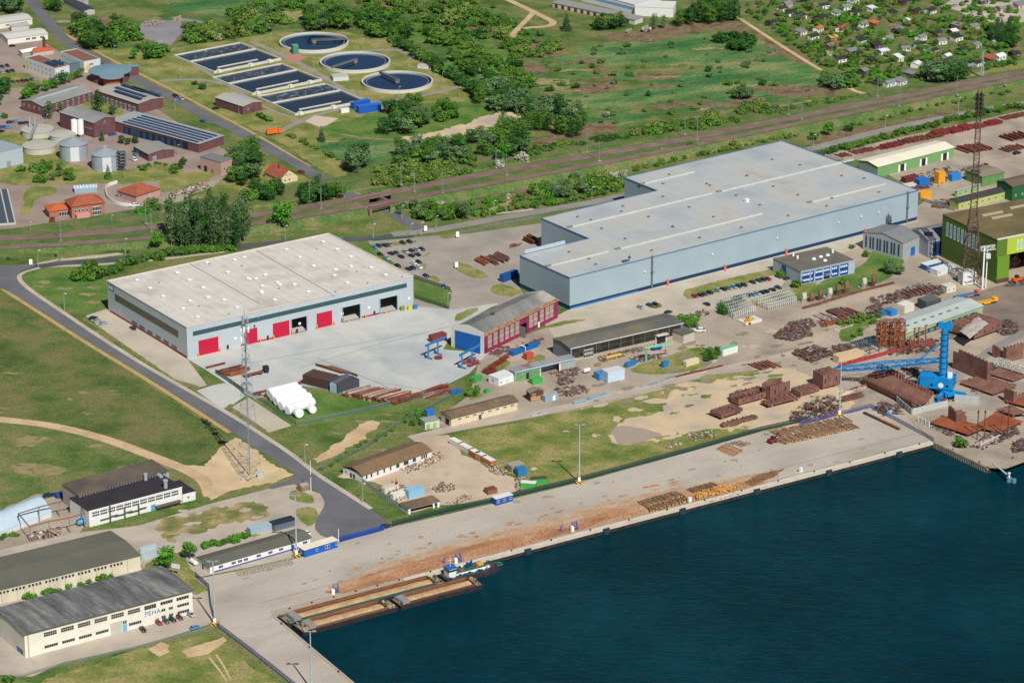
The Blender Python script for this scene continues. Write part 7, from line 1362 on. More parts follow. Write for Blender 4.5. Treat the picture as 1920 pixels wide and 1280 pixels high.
# ---------------------------------------------------------------- steel, ship sections and yard goods
SHOP=mat('shop_primer',[(.25,'62463f'),(.45,'755248'),(.6,'845f53'),(.78,'6c5048')],sc=.15,det=7,fine=.12,rough=.8);REDR=mat('red_primer',[(.3,'7a2f2c'),(.7,'92403a')],sc=.2,fine=.12,rnd=.12);ORANGE=mat('orange_rust',[(.25,'834a32'),(.5,'98593c'),(.75,'a96c4a')],sc=.3,det=6,fine=.15);PLATE=mat('rust_plate',[(.2,'6e3d2c'),(.42,'85492f'),(.58,'945638'),(.78,'6d4636')],sc=.1,det=8,fine=.14)
PALEB=mat('pale_steel',[(.3,'a9a196'),(.7,'c3bbb0')],sc=.4,fine=.1,rnd=.15);BLUEP=mat('pale_blue_pipes',[(.3,'8aa0ad'),(.7,'a3b7c2')],sc=.4,fine=.1)
def ibeam(m):return MB().box(-.5,.5,-.35,.35,0,.1).box(-.5,.5,-.06,.06,.1,.6).box(-.5,.5,-.35,.35,.6,.7).mesh('steel_beam',m)
IB={k:ibeam(m)for k,m in dict(rust=MRUST,red=REDR,orange=ORANGE,pale=PALEB,shop=SHOP,blue=BLUEP).items()}
CNAMES=dict(rust='rusty',red='dark red',orange='orange rusty',pale='pale',shop='red brown',blue='pale blue')
BEAMS=[]
def stack(col,p0,p1,n,L,rot,rows,where,group,w=1.0,jit=.05,dl=.25,end=False):
    """n beams side by side from p0 to p1 (pixels), each L metres long in direction rot, in rows on top of one another"""
    a,b=G(*p0),G(*p1);b.z=a.z;hh_=.7*w
    for r_ in range(rows):
        for i in range(n):
            if r_ and R.random()<.25:continue
            p=a.lerp(b,(i+.5)/n)+Vector((0,0,.1+r_*(hh_+.06)));LL=L*R.uniform(1-dl,1)
            if end:p+=Vector((cos(rot),sin(rot),0))*LL/2
            c=col if isinstance(col,str)else R.choice(col)
            BEAMS.append((LL * w * S(p0[1]) ** 2, c, p, rot + R.uniform(-jit, jit), LL, w, f'steel beam {where}', group))
stack('rust',(403,697),(425,706),7,17,BX,1,'in the stack left of the flatbed truck','beams left of the truck',1.1,end=True);stack('orange',(428,705),(432,707),2,12,BX,2,'copper coloured, in the pair behind the flatbed truck','copper beams',1.1,end=True);stack('rust',(384,690),(388,692),1,14,BX,1,'alone at the corner of the white roofed hall','single beam',1.3,end=True)
stack(('rust','shop','pale'),(474,741),(500,744),7,18,BX,2,'in the sloping stack left of the white wrapped tubes','beams left of the white tubes',.9,end=True);stack('rust',(545,722),(550,724),3,8,BX,1,'in the short stack at the left end of the dark crate','beams at the crate',1,end=True)
stack(('rust','shop'),(612,692),(650,698),4,20,AX+pi+.25,1,'lying behind the long dark steel crate','beams behind the crate',1.4)
stack(('rust','orange','rust','pale','orange','shop'),(640,743),(738,759),30,18,BX,3,'in the wide rusty pile right of the dark steel crate','wide pile of rusty beams',1.15,.1,end=True)
stack(('red','rust','pale'),(778,742),(800,748),7,12,BX,1,'at the thin right end of the yard edge','beams at the yard edge',.8,.15,end=True);stack(('rust','shop'),(815,736),(830,740),4,9,BX,1,'beside the blue sheeted pile below the pale yard','beams by the blue sheet',.9,.1,end=True)
stack('orange',(888,490),(902,482),5,11,AX+pi,2,'in the orange stack on the gravel yard','orange stack on the gravel',1,end=True);stack('shop',(906,488),(918,478),5,13,AX+pi,2,'in the middle brown stack on the gravel yard','middle stack on the gravel',1.1,.02,end=True);stack('shop',(920,484),(932,475),5,14,AX+pi,2,'in the right brown stack on the gravel yard','right stack on the gravel',1.1,.02,end=True)
stack('rust',(980,452),(992,446),4,10,AX+pi,3,'in the dark stack against the stepped grey hall','dark stack at the grey hall',1.2,end=True);stack(('orange','rust'),(955,464),(978,458),6,5,AX+2.6,2,'in the loose small pile left of the stepped hall','small pile at the grey hall',.7,.4)
for p0,p1,n,rows,col,wh in(((1746,256),(1774,249),9,3,'red','in the first dark red stack, left along the hedge'),((1778,250),(1818,240),13,3,'red','in the second dark red stack along the hedge'),((1822,241),(1874,229),15,2,'red','in the third dark red stack, right along the hedge'),((1684,270),(1764,254),20,2,'rust','in the long brown stack left of the dark red ones'),((1646,280),(1686,271),9,2,'red','in the low red stack above the cream roof'),((1597,288),(1640,279),9,1,'rust','in the brown stack nearest the grey hall along the hedge'),((1570,294),(1592,290),4,1,'rust','in the smallest brown stack behind the grey hall'),((1878,224),(1925,214),12,1,'rust','in the faint stack at the right end of the hedge')):stack(col,p0,p1,n,8,AX,rows,wh,'beams '+wh,1.1,.04)
stack(('orange','rust'),(1800,284),(1848,276),12,15,AX,2,'on the open yard right of the cream roofed hall','beams right of the cream roof',1.0,.03);stack('rust',(1884,262),(1925,252),10,13,AX,2,'in the upper dark pile at the right edge','upper pile at the right edge',1.1,.05);stack(('rust','shop'),(1880,284),(1915,276),9,9,AX,2,'in the lower dark pile at the right edge','lower pile at the right edge',1.0,.1)
stack('shop',(1548,586),(1576,580),8,14,AX+pi,2,'in the dark stack in the middle of the scrap yard','dark stack in the scrap yard',1.1,.04,end=True);stack('rust',(1576,583),(1590,580),4,13,AX+pi,2,'in the thin stack right of the dark one in the scrap yard','thin stack in the scrap yard',.9,.05,end=True);stack(('pale','shop','pale'),(1522,592),(1546,587),6,13,AX+pi,1,'black or white in the plank row of the scrap yard','plank row in the scrap yard',1.2,.04,end=True);stack('orange',(1540,612),(1588,600),14,4,AX,2,'in the short bright orange row of the scrap yard','orange row in the scrap yard',1,.12)
stack('pale',(1572,618),(1592,612),3,9,BX,1,'in front of the short orange row','pale beams in front',.8,.05);stack('shop',(1698,556),(1742,546),11,8,AX,3,'in the dense brown block before the grey workshops','brown block before the grey workshops',1.1,.05)
stack('blue',(1082,757),(1112,749),3,9,BX,2,'in the pale blue bundle left along the track','pale blue bundle at the track',1.1,.05);stack('blue',(1112,748),(1136,741),3,9,BX,2,'in the pale blue bundle farther right along the track','second bundle at the track',1.1,.05);stack('blue',(1000,780),(1022,774),2,8,BX,1,'lying low at the left end of the long field','bundle at the field end',.9,.05);stack('blue',(1212,724),(1258,711),4,11,BX,1,'in the row at the bend of the track','row at the track bend',1,.05);stack('rust',(1262,708),(1340,690),5,16,BX,1,'end to end along the back of the track','rusty row along the track',.8,.02)
stack(('orange','rust'),(1400,684),(1440,676),7,12,AX+pi,1,'in the orange framed pile at the track end','pile at the track end',.9,.06,end=True);stack('shop',(1050,742),(1085,735),5,6,BX,1,'scattered before the grey blue container','beams by the container',.7,.4)
stack('shop',(1516,577),(1606,549),7,13,BX,1,'in the long red brown line below the standing plates','long red brown line',1.6,.03);stack('shop',(1622,545),(1668,534),4,12,BX,1,'in the red brown line continuing toward the workshops','line toward the workshops',1.6,.03);stack('shop',(1585,752),(1612,746),6,9,BX,4,'in the tall baulk pile left of the curved hull','baulk pile by the hull',1.0,.06);stack(('orange','pale'),(1586,738),(1614,730),5,9,BX,3,'in the pale baulk pile behind the tall one','pale baulk pile',.9,.08)
def beams_all():
    BEAMS.sort(key=lambda q:-q[0])
    for _,c,p,rz,LL,w,lab,g in BEAMS[:290]:tag(inst('steel_beam',IB[c],None,p,(0,0,rz),(LL,w,w)),lab,'steel beam',g)
    m=MB();ks=list(IB)
    for _,c,p,rz,LL,w,lab,g in BEAMS[290:]:
        d=Vector((cos(rz),sin(rz),0))*LL/2;u=Vector((0,0,.35*w));m.bar(p-d+u,p+d+u,.66*w,.7*w,ks.index(c))
    m.build('stacked_steel',[IB[k].materials[0]for k in ks])['kind']='stuff'
beams_all()
# loose heaps nobody could count
def heap(name,P,n,h,mats,s0=.7,s1=2.6,z0=.05,bars=.4):
    xs=[p[0]for p in P];ys=[p[1]for p in P];m=MB();k=0;cx,cy=sum(xs)/len(xs),sum(ys)/len(ys)
    while k<n:
        x,y=R.uniform(min(xs),max(xs)),R.uniform(min(ys),max(ys))
        if not inside(x,y,P):continue
        k+=1;p=G(x,y);f=1-min(1,(abs(x-cx)/(max(xs)-min(xs))+abs(y-cy)/(max(ys)-min(ys))));z=z0+R.uniform(0,h)*(.25+f)
        a=R.choice([AX,BX,AX])+R.uniform(-.25,.25)if R.random()<.7 else R.uniform(0,3.14);d=Vector((cos(a),sin(a),R.uniform(-.25,.25)));s=R.uniform(s0,s1);mi=R.randrange(len(mats))
        if R.random()<bars:m.bar(p+d*-s+Vector((0,0,z+.2)),p+d*s+Vector((0,0,z+.2)),R.uniform(.12,.4),m=mi)
        else:m.bar(p+d*-s*.4+Vector((0,0,z+.2)),p+d*s*.4+Vector((0,0,z+.2)),s*R.uniform(.4,.8),R.uniform(.1,.6),m=mi)
    o=m.build(name,mats);o['kind']='stuff';return o
DEB=[plain('b9aea0'),plain('8a6b58'),plain('c9c3b8'),plain('6b5a4c'),plain('a08068'),plain('94826f'),plain('8f5a45'),plain('b9b0a4')];SCR=[plain('6b4a3f'),SHOP,plain('4f3f39'),plain('948a80'),plain('7d5a4a'),plain('5f4a42'),plain('77604f'),plain('6b4a3f'),plain('5f4a42'),plain('50708a')]
for P,n,h in(([(745,880),(770,862),(830,846),(832,862),(800,876),(765,888)],240,.9),([(715,918),(735,903),(762,912),(770,935),(745,940)],120,.9),([(806,915),(830,906),(855,910),(850,922),(820,924)],130,1.1),([(905,868),(925,866),(958,888),(945,896),(920,885)],110,.9),([(835,945),(870,928),(890,932),(860,946)],60,.5),([(960,900),(985,895),(990,915),(970,922)],70,.8),([(1275,815),(1340,808),(1345,820),(1300,828)],90,.5),([(1240,838),(1270,826),(1280,834),(1255,842)],40,.3)):heap('rubble',P,n,h,DEB,.3,1.3,.08,.25)
for P,n,h in(([(1448,634),(1480,607),(1520,614),(1522,630),(1490,640)],330,1.2),([(1486,661),(1530,650),(1566,664),(1524,680),(1500,674)],380,1.8),([(1560,652),(1592,647),(1598,658),(1570,662)],110,1.2),([(1480,790),(1500,764),(1560,742),(1580,765),(1560,780),(1510,795)],260,2.2),([(1660,650),(1700,640),(1760,636),(1750,660),(1670,668)],260,1.4),([(1862,620),(1880,600),(1905,606),(1910,622),(1885,632)],220,1.6),([(1630,562),(1690,545),(1720,556),(1680,568),(1640,574)],160,.9),([(1735,540),(1765,535),(1770,552),(1740,556)],110,.9),([(918,662),(948,648),(958,656),(930,670)],60,.6),([(1635,768),(1650,755),(1692,764),(1690,776),(1660,780)],130,.9),([(1700,352),(1725,345),(1745,352),(1715,362)],110,1.0),([(1745,378),(1790,372),(1780,392),(1750,390)],90,.7),([(1820,838),(1860,812),(1905,800),(1912,812),(1870,832)],230,1.4),([(1895,835),(1920,825),(1930,845),(1900,850)],90,1.5),([(1800,715),(1850,705),(1905,722),(1890,738),(1830,738)],150,.6),([(1620,580),(1650,570),(1655,590),(1630,598)],90,1.3),([(1480,606),(1520,598),(1530,612),(1495,616)],120,.9),([(1030,700),(1080,690),(1090,700),(1050,712)],60,.5),([(1040,730),(1090,722),(1110,735),(1060,745)],80,.5),([(350,350),(390,340),(395,350),(355,362)],60,.7),([(310,365),(380,350),(384,356),(318,370)],80,.8),([(50,1005),(110,990),(112,1003),(60,1014)],110,1.3),([(1880,535),(1920,520),(1925,535),(1890,540)],40,.6)):heap('scrap',P,n,h,SCR if P[0][0]>600 else DEB)
for P,n,h in(([(1655,560),(1700,540),(1745,532),(1750,542),(1700,556),(1665,572)],170,.9),([(1530,600),(1600,578),(1610,590),(1545,615)],130,.8),([(1748,745),(1765,735),(1785,748),(1770,758)],60,.6),([(1840,690),(1862,680),(1870,700),(1850,706)],80,1.0),([(1690,690),(1715,684),(1735,700),(1710,712)],70,.6),([(1745,800),(1760,795),(1800,815),(1790,822)],60,.5),([(1120,672),(1180,655),(1240,645),(1240,652),(1180,664),(1130,680)],90,.6),([(1040,715),(1070,705),(1078,716),(1050,725)],60,.7),([(1180,672),(1230,662),(1240,672),(1190,682)],50,.5),([(960,655),(1000,640),(1020,634),(1022,642),(975,662)],70,.6),([(1290,590),(1320,580),(1330,590),(1300,600)],30,.4),([(1700,330),(1790,312),(1800,330),(1760,350),(1705,345)],150,1.0),([(1800,318),(1850,306),(1860,316),(1810,330)],90,.8)):heap('scrap',P,n,h,SCR+[plain('b5aba0'),plain('7f97a5')])
heap('bark_debris',[(640,1102),(860,1034),(1060,984),(1200,950),(1300,928),(1440,897),(1410,917),(1200,965),(930,1034),(700,1094)],1100,.05,[plain('9f7453'),plain('a87a58'),plain('946a4d'),plain('b38a68')],.1,.42,.06,.4)
heap('bark_debris',[(1395,905),(1425,890),(1470,880),(1450,895),(1410,912)],500,.45,[plain('96694b'),plain('7d5a44'),plain('8d6f58')],.12,.6,.08,.5)
heap('stone_rubble',[(440,1072),(545,1048),(552,1058),(450,1082)],900,.35,[plain('b0a79a'),plain('a0978b')],.12,.4,.07,0);heap('stone_rubble',[(268,45),(290,38),(306,44),(285,52)],120,1.6,[plain('b5a08e'),plain('9c8a7c')],.4,1.2,.05,0);heap('stone_rubble',[(320,36),(340,32),(342,40),(324,44)],70,1.6,[plain('b5a08e')],.4,1.2,.05,0)
# boxes, containers
def box_(lab,p0,p1,W,H,w,r=None,name='container',cat=None,rt='flat',rh=.3,door=True):
    b_=Bld(name,lab,cat or name.replace('_',' '),p0,p1,W,H,plain(w),plain(r or w),rt,rh=rh,ov=.04,th=.12)
    for x in range(1,int(b_.L/1.2)):pass
    m=MB()
    for x in range(int(b_.L/.9)):m.box(.25+x*.9,.6+x*.9,-.07,-.003,.25,H-.25)
    if m.v:m.build('ribbing',plain(w),b_.root)
    if door:b_.door('L',.2,b_.W-.4,H-.4,plain(w),2,.2)
    return b_
for a in((('bright green container with a white side on the yard crossroads'),(1356,668),(1383,660),2.8,3.6,'d6d9d3','5cb98a'),('white blue tall crate on the yard before the glazed hall',(1140,718),(1171,711),6,5.4,'b9c9d6','c3c6c8'),('blue crate beside the tall white one',(1124,714),(1140,710),5,3.4,'4a83b5'),('first small blue stillage before the green jib crane',(1176,690),(1193,684),2,2.4,'2a74aa'),('second small blue stillage on the green island edge',(1244,690),(1254,687),2,3,'2a74aa'),('bright blue long skip on the lane by the magenta hall',(962,668),(985,659),3,2.2,'1b609e'),('second bright blue skip farther up the lane by the magenta hall',(988,658),(1010,650),3,2.2,'1b609e'),('white box between the two bright blue skips',(980,660),(992,655),3,2.2,'d2d6d8'),('orange red box behind the green fronted workshop',(988,676),(1001,673),3.5,3.2,'b5523a'),('bright green skip before the green fronted workshop',(999,722),(1018,718),4,2.6,'43a04e'),('green waste bin left of the white hut',(911,738),(918,736),1.5,2,'3f9a45'),('green skip at the edge of the pale yard',(891,718),(905,712),3,2.4,'3f9a45'),
          ('blue container tucked at the corner of the grey hall',(944,530),(972,520),3,4,'1d4f8f'),('red brown container beside the blue door hall',(812,644),(838,637),4,3.6,'7c3a3f'),('cream site building with dark slits beside the red barrier',(1573,682),(1620,670),5,3.6,'cdb58e','c9ae88'),('blue container in the scrap yard beside the long low shed',(1671,594),(1682,591),4,3,'2f7fc0'),('low blue skip left of the container in the scrap yard',(1654,593),(1670,589),3,1.8,'2b6a9c'),('pair of white containers behind the long low shed',(1696,588),(1714,582),6,4,'cfccc2'),('beige container between blue and white ones',(1682,591),(1696,587),5,3,'9c8e7c'),('dark grey shed behind the long low shed',(1736,583),(1764,576),7,5,'4e5354','5d605d'),('blue container in the yard behind the grey hall',(1724,352),(1742,348),5,4.4,'2468b4'),('orange container in the yard behind the grey hall',(1726,375),(1746,371),5,4,'d99a2c'),('tall yellow container stack beside the cream roofed hall',(1760,346),(1772,343),4,7,'d99a2c'),('second blue container left of the floodlight mast',(1785,341),(1802,337),4,4,'2f7fc0'),('dark red container behind the grey hall',(1698,344),(1722,338),4,3,'6e2f34'),('white covered boxes behind the corner of the grey hall',(1700,356),(1718,352),4,2.4,'c9c6bd'),
          ('light blue tank container in the demolition yard',(767,936),(796,929),4.4,4,'86b2c9'),('long white container behind the light blue tank',(738,938),(764,930),3,2.6,'cfcbc2','d6d2c8'),('white container at the palisade fence',(722,926),(748,918),3,2.6,'cfc9bf','c2b7a9'),('blue box beside the grey hut at the field corner',(972,894),(988,891),4,3.6,'2d74ac'),('grey hut at the field corner',(960,886),(984,880),5,3,'8f8579','9b9287'),('green skip filled with soil at the field fence',(997,909),(1026,907),3.4,2.6,'35a04c','54433a'),('green bus like box with white top at the field fence',(976,916),(1004,918),3.2,3,'46a850','d6d6cc'),('brown open skip before the blue quay cabin',(915,928),(933,924),4,2.2,'8a5a3c','6b4a36'),('cream trailer body on the green island',(1287,688),(1311,681),2.6,2.6,'cfc0a0','d4c6a8'),('blue tarpaulin box behind the pale kiosk',(801,782),(815,779),3,3,'2a6fb4'),('blue sheeted pallet below the pale yard',(850,741),(866,736),3,1.4,'2560a8'),('blue and white box behind the left weighbridge',(1437-1330,935),(122,931),3,2,'2a4a86')):box_(*a)
for i, (p0, p1) in enumerate((((842, 832), (860, 842)), ((858, 841), (880, 853)), ((878, 852), (892, 860)), ((890, 858), (905, 866)), ((902, 865), (920, 875)))): box_(f'white topped container, {ORD[i]} from the back in the row edging the long field', p0, p1, 3, 2.8, ('cfcdc6', 'c9c3b8', 'a05a42', 'b9826a', 'a8644a')[i], 'd8d5cd')
for i, (x, y, c) in enumerate(((752, 582, '6e8a3a'), (766, 581, 'c9b23a'), (776, 579, '2f6fb4'))): box_(f'{("green", "yellow", "blue")[i]} waste bin at the right corner of the white roofed hall', (x, y + 1), (x + 7, y), 1.6, 2, c, name='waste_bin')
# white wrapped tower tubes
WRAP=mat('white_wrap',[(.3,'dcdedd'),(.7,'e9e9e6')],sc=.4,fine=.04,rough=.45)
def tube(a,b,r,lab):
    a,b=G(*a),G(*b);t=thing('wrapped_tube',lab,'wrapped tube',a,0,'white wrapped tubes on the lawn');d=b-a;z=Vector((0,0,r+.1));u=d.normalized()
    MB().cyl(z,d+z,r,r*.96,20).cyl(-u*.5+z,z,r*.8,r,20).cyl(d+z,d+u*.5+z,r*.96,r*.75,20).build('wrapping',WRAP,t)
    m=MB()
    for k in(.2,.75):p=d*k;m.bar(p+Vector((u.y,-u.x,0))*r*.7,p-Vector((u.y,-u.x,0))*r*.7,.5,.6)
    m.build('cradle',plain('7d5a44'),t)
    s=MB()
    for k in range(1,5):s.cyl(d*(k/5)-u*.08+z,d*(k/5)+u*.08+z,r+.03,n=20)
    s.build('strap',plain('cfd2d2'),t)
for k, (a, b) in enumerate((((505, 746), (556, 733)), ((510, 753), (563, 739)), ((518, 761), (571, 746)), ((528, 770), (580, 753)), ((540, 778), (586, 762)))): tube(a, b, 2.5, f'white wrapped tube, {ORD[k]} from the back on the lawn')
tube((562,784),(548,772),2.3,'white wrapped tube lying crosswise at the front of the pile');tube((587,776),(577,767),2.0,'short white wrapped tube at the right of the pile')
# dark crates of plates
def crate(lab,p0,p1,W,H,c1,c2):
    a,b=G(*p0),G(*p1);L=(b-a).length;t=thing('steel_crate',lab,'crate',a,atan2(b.y-a.y,b.x-a.x));MB().box(0,L,0,W,.5,H).build('core',plain(c1,.8),t);m=MB()
    for k in range(int(L/.9)):m.box(k*.9+.1,k*.9+.45,-.3,W+.2,.5,H+.3)
    m.build('rib',MRUST if c2 is None else plain(c2),t);MB().box(0,L,-.2,W+.2,0,.48).build('skid',plain('7f93a3'),t);return t
crate('dark ribbed steel crate, left half of the long one on the pale yard',(568,720),(617,732),9,5,'323a45','5a4238');crate('narrow pale blue crate between the two dark ones',(619,735),(632,738),15,4.6,'7f9cae','9fb0b4');crate('dark ribbed steel crate, right half beside the rusty pile',(634,739),(674,727),9,4.8,'39424d','5a5560')
# portal frames
for i,(pa,pb,h)in enumerate((((803,672),(821,664),7.5),((866,690),(885,680),7.5))):
    a, b = G(*pa), G(*pb); t = thing('portal_frame', f'blue steel portal frame before the blue door hall, {("left", "right")[i]} one of two', 'portal frame', a); d = b - a; u = d.normalized(); m = MB()
    for p in(Vector(),d):m.bar(p,p+Vector((0,0,h)),.9)
    m.bar(-u*2+Vector((0,0,h)),d+u*7+Vector((0,0,h)),.8,1.0);m.build('frame',plain('2a74aa'),t);n_=Vector((-u.y,u.x,0));m=MB()
    for p in(Vector(),d):m.bar(p-n_*2.5+Vector((0,0,.3)),p+n_*2.5+Vector((0,0,.3)),.6)
    m.build('foot',plain('2f4f78'),t)
t=thing('round_platform','round red steel platform lying between the blue portal frames','steel part',G(822,672));MB().cyl((0,0,0),(0,0,1),2,n=16).build('drum',REDR,t);MB().cyl((0,0,1),(0,0,1.3),.8,n=10).build('hub',MRUST,t)
t=thing('jib_crane','pale green jib crane on the yard before the glazed hall','crane',G(1211,679));MB().cyl((0,0,0),(0,0,8),.6,.5,12).build('column',plain('6fae86'),t);MB().bar((-1,-.3,8),(14,5.6,8.2),.7,.9).build('jib',plain('7fbd95'),t);MB().box(-1.3,1.3,-1.3,1.3,0,.5).build('foot',plain('8b8a80'),t);MB().bar((10,4,7.6),(10,4,5),.1).box(9.6,10.4,3.7,4.3,4.4,5).build('hoist',MDARK,t)
for lab,x,y,rot,L,r,c in(('dark blue tank lying right of the green jib crane',1231,656,BX-.2,5,1.2,'1f4f9c'),('yellow steel pipe lying before the glazed hall',1150,672,BX,9,.9,'b89a4e'),('white tank on a frame left of the blue crates',1100,699,BX,3.2,1.1,'d2d2cc'),('blue tank standing on end beside the black roofed workshop',152,984,BX,3.4,1.4,'4f9ac0'),('white gas tank before the gable of the low barrack',363,1058,AX,4,1,'e0e0da')):
    t=thing('storage_tank',lab,'tank',G(x,y),rot);MB().cyl((-L/2,0,r+.4),(L/2,0,r+.4),r,n=16).cyl((-L/2-.4,0,r+.4),(-L/2,0,r+.4),r*.6,r,16).cyl((L/2,0,r+.4),(L/2+.4,0,r+.4),r,r*.6,16).build('shell',plain(c,.4),t);MB().box(-L/3,-L/3+.4,-r*.7,r*.7,0,.8).box(L/3-.4,L/3,-r*.7,r*.7,0,.8).build('saddle',MDARK,t)
for k,(x,y,L_,d_)in enumerate(((786,742,10,.1),(800,737,11,.15),(812,733,10,.05),(906,700,9,.3),(918,692,10,.35),(928,685,9,.3),(938,678,8,.4),(914,703,7,.2),(868,683,9,.1),(878,688,8,.15))):
    t=thing('steel_truss',('red lattice truss lying at the yard edge beside the rusty pile','red lattice truss in the row up the lane left of the white hut','red lattice truss before the right blue portal frame')[0 if k<3 else 1 if k<8 else 2],'truss',G(x,y),BX+d_,('trusses at the yard edge','trusses up the lane','trusses at the portal frame')[0 if k<3 else 1 if k<8 else 2]);MB().lattice((0,0,.9),(L_,0,.9),1.6,1.6,5,.16).build('frame',REDR,t);MB().box(.6,1,-.9,.9,0,.2).box(L_-1,L_-.6,-.9,.9,0,.2).build('skid',MRUST,t)
# scaffold racks
def rack(lab,c,nx,ny,h):
    P=[G(*p)for p in c];t=thing('scaffold_rack',lab,'rack',P[3]);o_=P[3];m=MB();at_=lambda i,j:P[3].lerp(P[2],i/nx).lerp(P[0].lerp(P[1],i/nx),j/ny)-o_
    for i in range(nx+1):
        for j in range(ny+1):
            p=at_(i,j);m.bar(p,p+Vector((0,0,h)),.22)
            for z in(h,h*.5):
                if i<nx:m.bar(p+Vector((0,0,z)),at_(i+1,j)+Vector((0,0,z)),.16)
                if j<ny:m.bar(p+Vector((0,0,z)),at_(i,j+1)+Vector((0,0,z)),.16)
            if i<nx:m.bar(p+Vector((0,0,.2)),at_(i+1,j)+Vector((0,0,h)),.14)
    m.build('frame',plain('c3c4bc'),t);MB().box(-.5,.5,-.5,.5,0,.15).build('foot',plain('8d8a82'),t)
rack('larger white steel rack of many frames behind the cars',[(1346,574),(1398,561),(1416,586),(1376,600)],11,5,4);rack('longer white steel rack of frames right of the larger one',[(1412,570),(1481,551),(1493,568),(1440,582)],14,3,3.6)
t=thing('concrete_slab','white U shaped concrete slab with the yellow excavator on it','slab',G(1398,610),BX);MB().box(0,11,0,2.4,0,1.2).box(0,2.4,2.4,7,0,1.2).box(8.6,11,2.4,7,0,1.2).build('slab',plain('d0ccc2'),t);MB().box(2.4,8.6,5.6,7,0,.7).build('step',plain('c4beb2'),t)
# ship sections
def block(lab,p0,p1,W,H,z0=1.2,ribs=5,m=None,closed=False,name='hull_block'):
    a,b=G(*p0),G(*p1);L=(b-a).length;t=thing(name,lab,'ship section',a,atan2(b.y-a.y,b.x-a.x));m=m or SHOP;q=MB().box(0,L,0,W,z0,z0+.15).box(0,L,0,.15,z0+.151,z0+H).box(0,L,W-.15,W,z0+.151,z0+H)
    if closed:q.box(0,L,.151,W-.151,z0+H-.15,z0+H)
    q.build('shell',m,t);f=MB()
    for k in range(ribs+1):x=L*k/ribs;x=min(max(x,.1),L-.1);f.box(x-.08,x+.08,.152,W-.152,z0+.152,z0+H*(.7 if not closed else.98));f.box(x-.12,x+.12,-.25,-.002,z0,z0+H)
    if closed:
        for k in range(ribs):x=L*(k+.5)/ribs;f.box(x-.1,x+.1,0,W,z0+H,z0+H+.3)
    for k in range(int(L/1.6)):
        x,y,w_=R.uniform(.5,L-1.5),R.uniform(.5,W-1),R.uniform(.2,.9);f.box(x,x+w_,y,y+R.uniform(.2,1),z0+H*(1 if closed else.6),z0+H*(1 if closed else.6)+R.uniform(.3,1.3))
    f.build('frame',m,t);s=MB()
    for k in range(max(1,int(L/5))):x=L*(k+R.uniform(.3,.7))/max(1,int(L/5));MB().box(x-.35,x+.35,-.03,.01,z0+H*.3,z0+H*.65).build('manhole_shade_plate',MDARK,t)  # dark plates paint the shade of access holes; the shell stays closed
    for x in(.15,.85):
        for y in(.15,.85):s.box(L*x-.5,L*x+.5,W*y-.5,W*y+.5,0,z0)
    s.build('trestle',plain('8f857a'),t);return t
block('red brown ribbed deck block at the left end of the sections on sand',(1352,789),(1392,776),8,1.6,1.6,6,closed=True);block('long red brown girder block behind the ribbed one on sand',(1384,763),(1438,748),6,3,1.2,7);block('upper long brown girder on sand, farthest left behind',(1376,755),(1432,740),4,2.4,1.2,6,closed=True);block('flat brown bar lying in front of the sections on sand',(1356,803),(1420,786),2.5,1.2,.6,8,closed=True);block('tall ribbed brown block at the right end of the girders',(1443,752),(1480,741),6,7,.8,7);block('flat brown deck plate before the tall ribbed block',(1440,767),(1500,752),6,.8,1.6,8)
block('low four part brown deck section left of the boxy block',(1500,745),(1536,735),7,2,.8,4,closed=True);block('boxy rust brown deckhouse block below the crane boom tip',(1542,732),(1574,724),8,7,1.2,3,closed=True)
block('big red brown deck panel block carrying a grey tarpaulin',(1826,640),(1878,620),16,4.4,1.4,5,closed=True)
tp=thing('tarpaulin','crumpled grey white tarpaulin lying on the big brown deck block','tarpaulin',G(1812,628,6));q=MB();rr=random.Random(3)
A_,B_,C_=G(1798,622,6)-G(1812,628,6),G(1818,636,6)-G(1812,628,6),G(1846,600,6)-G(1812,628,6)
for i in range(13):
    for j in range(5):p=A_.lerp(B_,j/4)+C_*(i/12);q.v.append((p.x+rr.uniform(-.4,.4),p.y+rr.uniform(-.4,.4),.25+(rr.uniform(.1,.9)if 0<j<4 else 0)))
for i in range(12):
    for j in range(4):a_=i*5+j;q.f.append((a_,a_+5,a_+6,a_+1));q.m.append(0)
q.build('cloth',plain('a89f97',.9),tp)
def upright(lab,p0,p1,H,th=1.2,ribs=7,z0=.3,m=None,curve=0,taper=0):
    a,b=G(*p0),G(*p1);L=(b-a).length;t=thing('hull_plate',lab,'ship section',a,atan2(b.y-a.y,b.x-a.x));m=m or SHOP
    MB().extr([(0,z0),(L,z0),(L,z0+H*(1-taper)),(L*.5,z0+H),(0,z0+H)],'y',-.1,.12,0).build('plate',m,t);f=MB()
    for k in range(ribs+1):x=L*k/ribs;f.box(x-.1,x+.1,.121,th,z0,z0+H*(1-taper*k/ribs)*.96)
    for z in(.33,.66):f.box(0,L,.121,th*.7,z0+H*z,z0+H*z+.2)
    f.build('stiffener',m,t);MB().bar((L*.2,th,0),(L*.2,th*.2,H*.7),.3).bar((L*.8,th,0),(L*.8,th*.2,H*.6),.3).build('prop',plain('6d5a50'),t);return t
